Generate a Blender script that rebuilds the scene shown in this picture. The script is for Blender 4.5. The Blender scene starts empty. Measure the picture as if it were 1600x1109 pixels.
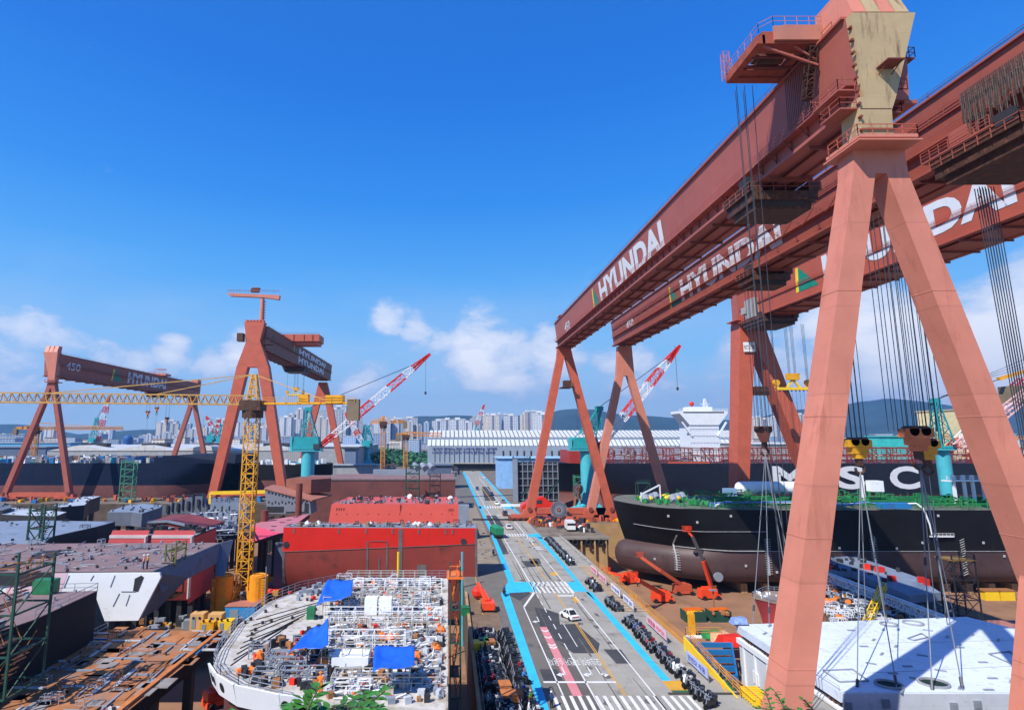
import bpy, math, random
from mathutils import Vector, Matrix
R = math.radians
rnd = random.Random(7)
SC = bpy.context.scene
COL = SC.collection
# ---------------------------------------------------------------- camera
F, CX, CY, HC = 861.0, 700.0, 554.5, 30.0
PITCH = math.atan2(682 - CY, F)
cam = bpy.data.objects.new('camera', bpy.data.cameras.new('camera'))
COL.objects.link(cam)
cam.location = (0, 0, HC)
cam.rotation_euler = (R(90) + PITCH, 0, 0)
cam.data.sensor_width = 36
cam.data.lens = F / 1600 * 36
cam.data.shift_x = 100 / 1600
cam.data.clip_start = 0.5
cam.data.clip_end = 30000
SC.camera = cam
# ---------------------------------------------------------------- sky, sun, exposure
SC.view_settings.view_transform = 'Standard'
SC.view_settings.look = 'None'
SC.view_settings.exposure = 0.3
SC.view_settings.gamma = 1.0
SUN_TO = Vector((-0.67, -0.64, 1.0)).normalized()
EL = math.asin(SUN_TO.z)
sun = bpy.data.objects.new('sun', bpy.data.lights.new('sun', 'SUN'))
COL.objects.link(sun)
sun.rotation_euler = SUN_TO.to_track_quat('Z', 'Y').to_euler()
sun.data.energy = 4.9
sun.data.angle = R(0.5)
sun.data.color = (1.0, 0.95, 0.87)
world = bpy.data.worlds.new('World')
SC.world = world
world.use_nodes = True
CLOUDS = [(640, 500, .05, .7), (700, 535, .07, .8), (750, 550, .085, 1.35), (800, 570, .09, 1.1), (860, 560, .08, 1.1), (610, 500, .05, 1.0), (650, 515, .05, 1.0), (600, 560, .10, .5), (700, 600, .12, .5), (655, 450, .025, .3),
          (815, 462, .02, .2), (1130, 600, .11, .7), (1340, 510, .085, 1.6), (1400, 535, .09, 1.7), (1470, 560, .10, 1.4), (1560, 545, .09, 1.7), (1600, 510, .08, 1.5), (1640, 480, .08, 1.4), (1260, 570, .11, .9), (1160, 580, .09, .8),
          (20, 560, .09, 1.), (70, 575, .08, .8), (175, 565, .05, .7), (220, 570, .05, .8), (270, 552, .045, 1.1), (330, 572, .05, .9), (375, 550, .05, 1.1), (530, 590, .08, .4), (980, 590, .09, .9), (1060, 600, .07, .8), (560, 610, .07, .9), (440, 600, .06, .6), (120, 610, .10, .6),
          (1500, 610, .15, .6), (300, 600, .2, .25), (900, 610, .25, .35), (80, 120, .16, .02), (30, 260, .12, .02)]
def pdir(x, y):
    u = (x - CX) / F; v = (CY - y) / F
    s, c = math.sin(PITCH), math.cos(PITCH)
    return Vector((u, c - v * s, s + v * c))
SKYK = 9.0
def build_world():
    nt = world.node_tree; N = nt.nodes; L = nt.links
    N.clear()
    out = N.new('ShaderNodeOutputWorld'); bg = N.new('ShaderNodeBackground')
    sky = N.new('ShaderNodeTexSky'); sky.sky_type = 'NISHITA'; sky.sun_disc = False
    sky.sun_elevation = EL; sky.sun_rotation = math.atan2(SUN_TO.x, SUN_TO.y)
    sky.air_density = 1.0; sky.dust_density = 0.6; sky.ozone_density = 2.5; sky.altitude = 0
    RAMP = True
    hs = N.new('ShaderNodeHueSaturation'); hs.inputs['Saturation'].default_value = 1.32; hs.inputs['Value'].default_value = 1.0
    hs.inputs['Hue'].default_value = 0.505
    L.new(sky.outputs[0], hs.inputs['Color'])
    tc = N.new('ShaderNodeTexCoord')
    vn = N.new('ShaderNodeVectorMath'); vn.operation = 'NORMALIZE'
    L.new(tc.outputs['Generated'], vn.inputs[0])
    # deep polarised blue aloft, paler towards the horizon (by elevation), laid over the Nishita sky
    spz = N.new('ShaderNodeSeparateXYZ'); L.new(vn.outputs[0], spz.inputs[0])
    rp = N.new('ShaderNodeValToRGB'); e = rp.color_ramp.elements
    e[0].position = 0; e[0].color = (.52, .74, .95, 1); e[1].position = 1; e[1].color = (.02, .12, .50, 1)
    for p_, c_ in ((.06, (.42, .68, .97)), (.15, (.24, .57, .98)), (.27, (.095, .42, .96)), (.40, (.026, .27, .88)), (.55, (.010, .18, .76)), (.75, (.010, .14, .60))):
        q_ = e.new(p_); q_.color = (*c_, 1)
    L.new(spz.outputs['Z'], rp.inputs[0])
    sc_ = N.new('ShaderNodeMix'); sc_.data_type = 'RGBA'; sc_.blend_type = 'MULTIPLY'; sc_.inputs['Factor'].default_value = 1; sc_.inputs['B'].default_value = (SKYK, SKYK, SKYK, 1); sc_.clamp_result = False
    L.new(rp.outputs[0], sc_.inputs['A'])
    skm = N.new('ShaderNodeMix'); skm.data_type = 'RGBA'; skm.inputs['Factor'].default_value = .85
    L.new(hs.outputs[0], skm.inputs['A']); L.new(sc_.outputs['Result'], skm.inputs['B'])
    mp = N.new('ShaderNodeMapping'); mp.inputs['Scale'].default_value = (1, 1, 1.9)
    L.new(vn.outputs[0], mp.inputs[0])
    n1 = N.new('ShaderNodeTexNoise'); n1.inputs['Scale'].default_value = 9; n1.inputs['Detail'].default_value = 12; n1.inputs['Roughness'].default_value = .62
    n1.inputs['Distortion'].default_value = .25
    L.new(mp.outputs[0], n1.inputs['Vector'])
    acc = None
    for (x, y, r, w) in CLOUDS:
        if w <= 0: continue
        d = pdir(x, y).normalized()
        ds = N.new('ShaderNodeVectorMath'); ds.operation = 'DISTANCE'
        L.new(vn.outputs[0], ds.inputs[0]); ds.inputs[1].default_value = d
        mr = N.new('ShaderNodeMapRange'); mr.interpolation_type = 'SMOOTHSTEP'
        mr.inputs['From Min'].default_value = r * 1.7; mr.inputs['From Max'].default_value = 0
        mr.inputs['To Min'].default_value = 0; mr.inputs['To Max'].default_value = w * 1.1 + .3
        L.new(ds.outputs['Value'], mr.inputs['Value'])
        if acc is None: acc = mr.outputs[0]
        else:
            mx = N.new('ShaderNodeMath'); mx.operation = 'MAXIMUM'
            L.new(acc, mx.inputs[0]); L.new(mr.outputs[0], mx.inputs[1]); acc = mx.outputs[0]
    # dens = smooth(noise*1.6 + mask*1.0 - 1.15)
    a = N.new('ShaderNodeMath'); a.operation = 'MULTIPLY_ADD'; a.inputs[1].default_value = 2.6; a.inputs[2].default_value = -1.42
    L.new(n1.outputs[0], a.inputs[0])
    b = N.new('ShaderNodeMath'); b.operation = 'ADD'; L.new(a.outputs[0], b.inputs[0]); L.new(acc, b.inputs[1])
    m = N.new('ShaderNodeMapRange'); m.interpolation_type = 'SMOOTHSTEP'
    m.inputs['From Min'].default_value = .5; m.inputs['From Max'].default_value = 1.15; m.inputs['To Max'].default_value = .95
    L.new(b.outputs[0], m.inputs['Value'])
    # a second, fine wispy veil
    mp2 = N.new('ShaderNodeMapping'); mp2.inputs['Scale'].default_value = (1, 1, 3); mp2.inputs['Location'].default_value = (3, 1, 2)
    L.new(vn.outputs[0], mp2.inputs[0])
    n2 = N.new('ShaderNodeTexNoise'); n2.inputs['Scale'].default_value = 3.2; n2.inputs['Detail'].default_value = 8; n2.inputs['Roughness'].default_value = .5
    L.new(mp2.outputs[0], n2.inputs['Vector'])
    sp = N.new('ShaderNodeSeparateXYZ'); L.new(vn.outputs[0], sp.inputs[0])
    low = N.new('ShaderNodeMapRange'); low.inputs['From Min'].default_value = .30; low.inputs['From Max'].default_value = .05
    L.new(sp.outputs['Z'], low.inputs['Value'])
    v1 = N.new('ShaderNodeMapRange'); v1.interpolation_type = 'SMOOTHSTEP'; v1.inputs['From Min'].default_value = .36; v1.inputs['From Max'].default_value = .66; v1.inputs['To Max'].default_value = .62
    L.new(n2.outputs[0], v1.inputs['Value'])
    v2 = N.new('ShaderNodeMath'); v2.operation = 'MULTIPLY'; L.new(v1.outputs[0], v2.inputs[0]); L.new(low.outputs[0], v2.inputs[1])
    mxx = N.new('ShaderNodeMath'); mxx.operation = 'MAXIMUM'; L.new(m.outputs[0], mxx.inputs[0]); L.new(v2.outputs[0], mxx.inputs[1])
    # cloud colour: bright tops, bluish undersides
    cr = N.new('ShaderNodeMix'); cr.data_type = 'RGBA'
    cr.inputs['A'].default_value = (4.2, 5.6, 8.0, 1); cr.inputs['B'].default_value = (8.6, 8.7, 9.3, 1)
    mm = N.new('ShaderNodeMapRange'); mm.inputs['From Min'].default_value = .85; mm.inputs['From Max'].default_value = 1.7
    L.new(b.outputs[0], mm.inputs['Value']); L.new(mm.outputs[0], cr.inputs['Factor'])
    mix = N.new('ShaderNodeMix'); mix.data_type = 'RGBA'
    L.new(mxx.outputs[0], mix.inputs['Factor']); L.new(skm.outputs['Result'], mix.inputs['A']); L.new(cr.outputs['Result'], mix.inputs['B'])
    L.new(mix.outputs['Result'], bg.inputs['Color']); bg.inputs['Strength'].default_value = .1
    L.new(bg.outputs[0], out.inputs[0])
build_world()
# ---------------------------------------------------------------- rays from the measured camera onto real planes
def PZ(x, y, z=0.0):
    r = pdir(x, y); t = (z - HC) / r.z; return Vector((r.x * t, r.y * t, z))
def PY(x, y, Y):
    r = pdir(x, y); t = Y / r.y; return Vector((r.x * t, Y, HC + r.z * t))
def PX(x, y, X):
    r = pdir(x, y); t = X / r.x; return Vector((X, r.y * t, HC + r.z * t))
def yat(y, z=0.0): return PZ(CX, y, z).y
# ---------------------------------------------------------------- materials
MATS = {}
def mat(name, rgb, rough=.6, metal=0., var=.16, vs=.35, dirt=None, amt=0., ds=.5, plates=None, ax='xz', bump=0., streak=False, spec=.35):
    if name in MATS: return MATS[name]
    m = bpy.data.materials.new(name); MATS[name] = m; m.use_nodes = True
    nt = m.node_tree; N = nt.nodes; L = nt.links
    b = N['Principled BSDF']; b.inputs['Roughness'].default_value = rough; b.inputs['Metallic'].default_value = metal
    b.inputs['Specular IOR Level'].default_value = spec
    tc = N.new('ShaderNodeTexCoord')
    n = N.new('ShaderNodeTexNoise'); n.inputs['Scale'].default_value = vs; n.inputs['Detail'].default_value = 8; n.inputs['Roughness'].default_value = .65
    L.new(tc.outputs['Object'], n.inputs['Vector'])
    mx = N.new('ShaderNodeMix'); mx.data_type = 'RGBA'
    mx.inputs['A'].default_value = (*[c * (1 - var) for c in rgb], 1); mx.inputs['B'].default_value = (*[min(1, c * (1 + var)) for c in rgb], 1)
    mr = N.new('ShaderNodeMapRange'); mr.inputs['From Min'].default_value = .3; mr.inputs['From Max'].default_value = .7
    L.new(n.outputs[0], mr.inputs['Value']); L.new(mr.outputs[0], mx.inputs['Factor'])
    col = mx.outputs['Result']
    if plates:
        w, h, st = plates
        sp = N.new('ShaderNodeSeparateXYZ'); L.new(tc.outputs['Object'], sp.inputs[0])
        cb = N.new('ShaderNodeCombineXYZ')
        L.new(sp.outputs[ax[0].upper()], cb.inputs[0]); L.new(sp.outputs[ax[1].upper()], cb.inputs[1])
        br = N.new('ShaderNodeTexBrick'); br.inputs['Scale'].default_value = 1; br.inputs['Brick Width'].default_value = w; br.inputs['Row Height'].default_value = h
        br.inputs['Mortar Size'].default_value = min(w, h) * .012; br.inputs['Color1'].default_value = (1, 1, 1, 1)
        br.inputs['Color2'].default_value = (1 - st * .5,) * 3 + (1,); br.inputs['Mortar'].default_value = (1 - st,) * 3 + (1,)
        L.new(cb.outputs[0], br.inputs['Vector'])
        ml = N.new('ShaderNodeMix'); ml.data_type = 'RGBA'; ml.blend_type = 'MULTIPLY'; ml.inputs['Factor'].default_value = 1
        L.new(col, ml.inputs['A']); L.new(br.outputs[0], ml.inputs['B']); col = ml.outputs['Result']
    if dirt:
        mp = N.new('ShaderNodeMapping'); mp.inputs['Scale'].default_value = (1, 1, .12) if streak else (1, 1, 1); mp.inputs['Location'].default_value = (5, 9, 3)
        L.new(tc.outputs['Object'], mp.inputs[0])
        n2 = N.new('ShaderNodeTexNoise'); n2.inputs['Scale'].default_value = ds; n2.inputs['Detail'].default_value = 10; n2.inputs['Roughness'].default_value = .7
        L.new(mp.outputs[0], n2.inputs['Vector'])
        m2 = N.new('ShaderNodeMapRange'); m2.inputs['From Min'].default_value = .66 - amt * .4; m2.inputs['From Max'].default_value = .8 - amt * .25
        L.new(n2.outputs[0], m2.inputs['Value'])
        x2 = N.new('ShaderNodeMix'); x2.data_type = 'RGBA'; x2.inputs['B'].default_value = (*dirt, 1)
        L.new(m2.outputs[0], x2.inputs['Factor']); L.new(col, x2.inputs['A']); col = x2.outputs['Result']
    L.new(col, b.inputs['Base Color'])
    if bump:
        bp = N.new('ShaderNodeBump'); bp.inputs['Strength'].default_value = bump; bp.inputs['Distance'].default_value = .1
        L.new(n.outputs[0], bp.inputs['Height']); L.new(bp.outputs[0], b.inputs['Normal'])
    return m
RUST = (.16, .045, .02)
def facade(name, wall, win, w, h, gap=.3):
    """apartment facade: rows of dark windows from a brick pattern in metres (works on both vertical directions)"""
    if name in MATS: return MATS[name]
    m = mat(name, wall, .7)
    nt = m.node_tree; N = nt.nodes; L = nt.links
    b = N['Principled BSDF']; src = b.inputs['Base Color'].links[0].from_socket
    tc = N.new('ShaderNodeTexCoord'); sp = N.new('ShaderNodeSeparateXYZ'); L.new(tc.outputs['Object'], sp.inputs[0])
    ad = N.new('ShaderNodeMath'); L.new(sp.outputs[0], ad.inputs[0]); L.new(sp.outputs[1], ad.inputs[1])
    cb = N.new('ShaderNodeCombineXYZ'); L.new(ad.outputs[0], cb.inputs[0]); L.new(sp.outputs[2], cb.inputs[1])
    br = N.new('ShaderNodeTexBrick'); br.offset = 0; br.inputs['Scale'].default_value = 1; br.inputs['Brick Width'].default_value = w; br.inputs['Row Height'].default_value = h
    br.inputs['Mortar Size'].default_value = gap * min(w, h); br.inputs['Mortar Smooth'].default_value = .1
    L.new(cb.outputs[0], br.inputs['Vector'])
    ge = N.new('ShaderNodeNewGeometry'); s2 = N.new('ShaderNodeSeparateXYZ'); L.new(ge.outputs['Normal'], s2.inputs[0])
    up = N.new('ShaderNodeMath'); up.operation = 'GREATER_THAN'; up.inputs[1].default_value = .5; L.new(s2.outputs[2], up.inputs[0])
    mxf = N.new('ShaderNodeMath'); mxf.operation = 'MAXIMUM'; L.new(br.outputs['Fac'], mxf.inputs[0]); L.new(up.outputs[0], mxf.inputs[1])
    x = N.new('ShaderNodeMix'); x.data_type = 'RGBA'; x.inputs['A'].default_value = (*win, 1)
    L.new(mxf.outputs[0], x.inputs['Factor']); L.new(src, x.inputs['B'])
    L.new(x.outputs['Result'], b.inputs['Base Color'])
    return m
# ---------------------------------------------------------------- mesh builder
class MB:
    def __init__(s): s.v = []; s.f = []; s.mi = []; s.cur = 0
    def face(s, pts):
        n = len(s.v); s.v += [tuple(p) for p in pts]; s.f.append(tuple(range(n, n + len(pts)))); s.mi.append(s.cur)
    def hexa(s, a, b):
        """a, b: two quads (4 points each), joined"""
        n = len(s.v); k = len(a); s.v += [tuple(p) for p in a] + [tuple(p) for p in b]
        s.f.append(tuple(range(n + k - 1, n - 1, -1))); s.f.append(tuple(range(n + k, n + 2 * k)))
        for i in range(k):
            j = (i + 1) % k; s.f.append((n + i, n + j, n + k + j, n + k + i))
        s.mi += [s.cur] * (k + 2)
    def box(s, c, d, rz=0., rx=0.):
        x, y, z = d[0] / 2, d[1] / 2, d[2] / 2
        M = Matrix.Rotation(rz, 3, 'Z') @ Matrix.Rotation(rx, 3, 'X') if (rz or rx) else None
        q = [(-x, -y), (x, -y), (x, y), (-x, y)]
        def T(p):
            p = Vector(p)
            if M: p = M @ p
            return p + Vector(c)
        s.hexa([T((a, b, -z)) for a, b in q], [T((a, b, z)) for a, b in q]); return s
    def bb(s, x0, x1, y0, y1, z0, z1):
        return s.box(((x0 + x1) / 2, (y0 + y1) / 2, (z0 + z1) / 2), (abs(x1 - x0), abs(y1 - y0), abs(z1 - z0)))
    def prism(s, poly, z0, z1):
        s.hexa([(p[0], p[1], z0) for p in poly], [(p[0], p[1], z1) for p in poly]); return s
    def ext(s, poly, vec):
        v = Vector(vec); s.hexa([Vector(p) for p in poly], [Vector(p) + v for p in poly]); return s
    def bar(s, p, q, w, h=None, n=4):
        p = Vector(p); q = Vector(q); d = q - p
        if d.length < 1e-6: return s
        h = h or w; d.normalize()
        up = Vector((0, 0, 1)) if abs(d.z) < .95 else Vector((0, 1, 0))
        a = d.cross(up).normalized(); b = a.cross(d).normalized()
        if n == 4: o = [(-w / 2, -h / 2), (w / 2, -h / 2), (w / 2, h / 2), (-w / 2, h / 2)]
        else: o = [(w / 2 * math.cos(2 * math.pi * i / n), h / 2 * math.sin(2 * math.pi * i / n)) for i in range(n)]
        s.hexa([p + a * i + b * j for i, j in o], [q + a * i + b * j for i, j in o]); return s
    def tube(s, pts, r, n=6):
        for i in range(len(pts) - 1): s.bar(pts[i], pts[i + 1], 2 * r, 2 * r, n)
        return s
    def cyl(s, p, q, r0, r1=None, n=16):
        r1 = r0 if r1 is None else r1; p = Vector(p); q = Vector(q); d = (q - p).normalized()
        up = Vector((0, 0, 1)) if abs(d.z) < .95 else Vector((0, 1, 0))
        a = d.cross(up).normalized(); b = a.cross(d).normalized()
        cs = [(math.cos(2 * math.pi * i / n), math.sin(2 * math.pi * i / n)) for i in range(n)]
        s.hexa([p + (a * i + b * j) * r0 for i, j in cs], [q + (a * i + b * j) * r1 for i, j in cs]); return s
    def grid(s, rows, close=False):
        n = len(s.v); w = len(rows[0])
        for r in rows: s.v += [tuple(p) for p in r]
        for i in range(len(rows) - 1):
            for j in range(w if close else w - 1):
                k = (j + 1) % w
                s.f.append((n + i * w + j, n + i * w + k, n + (i + 1) * w + k, n + (i + 1) * w + j)); s.mi.append(s.cur)
        return s
    def ball(s, c, r, n=8, sz=1.):
        rows = []
        for i in range(n // 2 + 1):
            t = math.pi * i / (n // 2)
            rows.append([(c[0] + r * math.sin(t) * math.cos(2 * math.pi * j / n), c[1] + r * math.sin(t) * math.sin(2 * math.pi * j / n), c[2] + r * sz * math.cos(t)) for j in range(n)])
        return s.grid(rows, True)
    def rail(s, pts, h=1.1, r=.05, step=2., rows=2):
        """hand rail along a path"""
        for i in range(len(pts) - 1):
            p = Vector(pts[i]); q = Vector(pts[i + 1]); L = (q - p).length; n = max(1, int(L / step))
            for k in range(1, rows + 1): s.bar(p + Vector((0, 0, h * k / rows)), q + Vector((0, 0, h * k / rows)), r * 1.4)
            for k in range(n + 1): a = p.lerp(q, k / n); s.bar(a, a + Vector((0, 0, h)), r * 1.4)
        return s
    def lattice(s, p, q, w0, w1=None, n=8, t=.15, side=None, h0=None, h1=None, tri=False):
        """four-chord truss from p to q"""
        p = Vector(p); q = Vector(q); w1 = w0 if w1 is None else w1; h0 = h0 or w0; h1 = h1 or w1; d = (q - p).normalized()
        a = Vector(side).normalized() if side is not None else (d.cross(Vector((0, 0, 1))).normalized() if abs(d.z) < .95 else Vector((1, 0, 0)))
        b = a.cross(d).normalized()
        cor = [(-.5, -.5), (.5, -.5), (.5, .5), (-.5, .5)] if not tri else [(-.5, -.5), (.5, -.5), (0, .5)]
        def P(i, f): return p.lerp(q, f) + a * cor[i][0] * (w0 + (w1 - w0) * f) + b * cor[i][1] * (h0 + (h1 - h0) * f)
        m = len(cor)
        for i in range(m): s.bar(P(i, 0), P(i, 1), t)
        for k in range(n):
            f0, f1 = k / n, (k + 1) / n
            for i in range(m):
                j = (i + 1) % m
                if k % 2: s.bar(P(i, f0), P(j, f1), t * .6)
                else: s.bar(P(j, f0), P(i, f1), t * .6)
                s.bar(P(i, f1), P(j, f1), t * .6)
        return s
    def build(s, name, mats, parent=None, smooth=False):
        off = Vector((0, 0, 0)); o = parent
        while o is not None: off = off + o.location; o = o.parent
        me = bpy.data.meshes.new(name)
        me.from_pydata([(a[0] - off.x, a[1] - off.y, a[2] - off.z) for a in s.v], [], s.f)
        if not isinstance(mats, (list, tuple)): mats = [mats]
        for m in mats: me.materials.append(m)
        me.polygons.foreach_set('material_index', s.mi)
        if smooth: me.polygons.foreach_set('use_smooth', [True] * len(me.polygons))
        me.update()
        ob = bpy.data.objects.new(name, me); COL.objects.link(ob)
        if parent is not None: ob.parent = parent
        return ob
def thing(name, label, cat, loc=(0, 0, 0), group=None, kind=None):
    o = bpy.data.objects.new(name, None); COL.objects.link(o); o.location = loc; o.empty_display_size = .5
    o['label'] = label; o['category'] = cat
    if group: o['group'] = group
    if kind: o['kind'] = kind
    return o
def tag(o, label=None, cat=None, group=None, kind=None):
    if label: o['label'] = label
    if cat: o['category'] = cat
    if group: o['group'] = group
    if kind: o['kind'] = kind
    return o
def kids(o): return [c for c in bpy.data.objects if c.parent is o]
def copier(proto):
    """returns a function that copies proto with its parts (and theirs)"""
    tree = [(c, kids(c)) for c in kids(proto)]
    used = [False]
    def place(loc, rz=0., label=None, group=None, scale=1., swap=None):
        if not used[0]: used[0] = True; r = proto; first = True
        else:
            r = proto.copy(); COL.objects.link(r); first = False
            for c, gs in tree:
                d = c.copy(); COL.objects.link(d); d.parent = r
                for g in gs: e = g.copy(); COL.objects.link(e); e.parent = d
        r.location = loc; r.rotation_euler = (0, 0, rz); r.scale = (scale,) * 3
        if label: r['label'] = label
        if group: r['group'] = group
        return r
    return place
FONT = {}
def text(name, body, mt, parent, origin, xdir, ydir, width=None, height=1., bold=.0, depth=.03, label=None):
    cu = bpy.data.curves.new(name, 'FONT'); cu.body = body; cu.size = 1; cu.offset = bold; cu.extrude = 0; cu.resolution_u = 4
    ob = bpy.data.objects.new(name, cu); COL.objects.link(ob)
    bpy.context.view_layer.update()
    dg = bpy.context.evaluated_depsgraph_get(); me = bpy.data.meshes.new_from_object(ob.evaluated_get(dg))
    bpy.data.objects.remove(ob); bpy.data.curves.remove(cu)
    vs = [v.co.copy() for v in me.vertices]; fs = [tuple(p.vertices) for p in me.polygons]; bpy.data.meshes.remove(me)
    if not vs: return None
    x0 = min(v.x for v in vs); x1 = max(v.x for v in vs); y0 = min(v.y for v in vs); y1 = max(v.y for v in vs)
    sy = height / (y1 - y0); sx = width / (x1 - x0) if width else sy
    X = Vector(xdir).normalized(); Y = Vector(ydir).normalized(); Z = X.cross(Y); O = Vector(origin)
    mb = MB(); mb.v = [tuple(O + X * (v.x - x0) * sx + Y * (v.y - y0) * sy + Z * depth) for v in vs]; mb.f = fs; mb.mi = [0] * len(fs)
    return mb.build(name, mt, parent)
# ---------------------------------------------------------------- palette
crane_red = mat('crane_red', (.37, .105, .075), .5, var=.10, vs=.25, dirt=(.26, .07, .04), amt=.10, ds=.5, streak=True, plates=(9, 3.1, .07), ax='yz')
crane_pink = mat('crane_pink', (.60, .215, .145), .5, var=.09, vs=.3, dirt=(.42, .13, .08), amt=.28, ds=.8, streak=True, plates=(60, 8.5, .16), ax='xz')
crane_dark = mat('crane_dark', (.20, .055, .035), .6, var=.2, dirt=(.08, .03, .02), amt=.3, ds=.6)
crane_bright = mat('crane_bright', (.50, .11, .06), .5, var=.12, dirt=(.25, .05, .03), amt=.15)
cream = mat('cream_plate', (.47, .35, .19), .55, var=.1, dirt=(.14, .06, .04), amt=.3, ds=1.3, plates=(1.6, 2.2, .12), ax='xz', streak=True)
machine = mat('dark_machinery', (.075, .035, .022), .6, var=.5, vs=1.5, dirt=(.25, .09, .04), amt=.3, ds=1.5)
rope_m = mat('steel_rope', (.07, .075, .09), .5, .4, var=.2)
sling_m = mat('grey_sling', (.22, .24, .26), .5, .3, var=.2)
white_p = mat('white_paint', (.78, .80, .82), .45, var=.05, dirt=(.45, .42, .38), amt=.12)
white_letter = mat('white_lettering', (.66, .68, .72), .5, var=.06, dirt=(.42, .40, .40), amt=.15, ds=1.)
steel_grey = mat('steel_grey', (.24, .27, .32), .5, var=.12, dirt=(.12, .10, .09), amt=.15)
dark = mat('dark_steel', (.03, .03, .035), .6, var=.3, dirt=(.10, .06, .04), amt=.2)
black = mat('black_rubber', (.015, .015, .017), .6, var=.2)
glass = mat('dark_glass', (.02, .03, .04), .08, var=.1, spec=.8)
yellow = mat('yellow_paint', (.75, .36, .015), .5, var=.15, vs=1., dirt=(.22, .10, .03), amt=.25, ds=1.2)
yellow_b = mat('bright_yellow', (.85, .55, .02), .5, var=.1, dirt=(.35, .22, .05), amt=.15)
orange_p = mat('orange_paint', (.80, .17, .02), .5, var=.15, dirt=(.3, .1, .04), amt=.15)
orange_f = mat('orange_fabric', (.90, .20, .03), .8, var=.15, vs=2.)
red_p = mat('red_paint', (.70, .03, .015), .4, var=.12, dirt=(.25, .03, .02), amt=.1)
teal = mat('teal_paint', (.02, .30, .33), .45, var=.14, dirt=(.06, .12, .12), amt=.2, streak=True)
teal_l = mat('light_teal_paint', (.07, .42, .50), .45, var=.1, dirt=(.10, .2, .2), amt=.1, streak=True)
green_p = mat('green_paint', (.02, .17, .07), .5, var=.25, vs=1., dirt=(.10, .07, .03), amt=.25)
green_b = mat('bright_green', (.02, .22, .06), .5, var=.4, vs=1., dirt=(.05, .07, .05), amt=.35)
green_d = mat('dark_green_steel', (.018, .07, .05), .6, var=.3, dirt=(.12, .07, .03), amt=.25)
blue_p = mat('blue_paint', (.02, .17, .42), .5, var=.15, dirt=(.12, .07, .04), amt=.2)
tarp = mat('blue_tarpaulin', (.015, .11, .62), .42, var=.16, vs=.8, bump=.3)
concrete = mat('concrete', (.27, .245, .21), .85, var=.18, vs=.12, dirt=(.13, .10, .07), amt=.3, ds=.25, plates=(6, 6, .12), ax='xy')
tan_wall = mat('tan_concrete', (.44, .28, .13), .85, var=.18, vs=.3, dirt=(.18, .11, .06), amt=.3, ds=.3, plates=(6, 4, .25), ax='xz', streak=True)
brown_floor = mat('brown_dock_floor', (.28, .15, .085), .9, var=.22, vs=.1, dirt=(.15, .085, .05), amt=.35, ds=.12, bump=.2)
yard = mat('yard_ground', (.19, .155, .12), .9, var=.35, vs=.15, dirt=(.08, .055, .04), amt=.4, ds=.3)
asphalt = mat('asphalt', (.15, .138, .12), .9, var=.16, vs=.3, dirt=(.16, .14, .12), amt=.25, ds=.15)
asphalt_l = mat('pale_road_concrete', (.33, .315, .275), .9, var=.14, vs=.2, dirt=(.15, .13, .11), amt=.3, ds=.3, plates=(3.5, 6, .15), ax='xy')
asphalt_d = mat('dark_asphalt_patch', (.055, .055, .06), .9, var=.2, vs=.5)
blue_path = mat('blue_walkway_paint', (.035, .46, .74), .75, var=.12, vs=.5, dirt=(.06, .24, .32), amt=.26, ds=1.6)
mark_w = mat('white_road_paint', (.68, .68, .66), .7, var=.08, dirt=(.3, .29, .27), amt=.25, ds=2.)
mark_y = mat('orange_road_paint', (.62, .32, .03), .7, var=.12, dirt=(.3, .2, .1), amt=.25, ds=2.)
mark_p = mat('pink_road_paint', (.62, .22, .24), .8, var=.12, dirt=(.35, .2, .2), amt=.2, ds=1.5)
primer = mat('mauve_primer_deck', (.235, .155, .155), .75, var=.16, vs=.25, dirt=(.13, .10, .10), amt=.3, ds=.3, plates=(8, 3, .15), ax='xy')
grey_blue = mat('grey_blue_plate', (.21, .26, .34), .6, var=.12, vs=.3, dirt=(.12, .11, .11), amt=.2, plates=(4, 2.5, .15), ax='xy')
slate = mat('slate_primer', (.13, .145, .185), .6, var=.12, dirt=(.06, .05, .05), amt=.2)
hull_maroon = mat('maroon_hull', (.25, .045, .033), .5, var=.16, vs=.12, dirt=(.09, .03, .025), amt=.25, ds=.2, plates=(10, 3, .12), ax='xz')
hull_red = mat('bright_red_hull', (.62, .02, .012), .45, var=.08, vs=.2, plates=(10, 3, .06), ax='xz', dirt=(.33, .03, .02), amt=.22, ds=.6, streak=True)
hull_rose = mat('rose_red_hull', (.50, .07, .075), .55, var=.1, vs=.2, plates=(6, 3, .12), ax='xz')
hull_black = mat('black_hull', (.008, .008, .009), .6, var=.3, vs=.2, plates=(12, 3, .2), ax='xz', dirt=(.05, .035, .03), amt=.12, ds=.4, streak=True, spec=.2)
hull_brown = mat('brown_antifouling', (.075, .043, .042), .5, var=.16, vs=.15, plates=(12, 3, .18), ax='xz', dirt=(.035, .02, .02), amt=.3, ds=.2)
hull_navy = mat('navy_hull', (.006, .013, .038), .6, var=.2, vs=.2, plates=(12, 3, .25), ax='xz', dirt=(.03, .03, .05), amt=.2, streak=True, spec=.15)
hull_boot = mat('brick_red_antifouling', (.17, .058, .05), .6, var=.2, vs=.12, plates=(10, 3, .2), ax='xz', dirt=(.07, .04, .04), amt=.3, ds=.2)
rust_deck = mat('rusty_deck_plate', (.38, .15, .055), .8, var=.4, vs=.35, dirt=(.24, .19, .17), amt=.36, ds=.22, plates=(3, 8, .2), ax='xy', bump=.2)
off_white = mat('dirty_white_deck', (.54, .51, .46), .7, var=.14, vs=.5, dirt=(.30, .23, .15), amt=.5, ds=.7)
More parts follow.
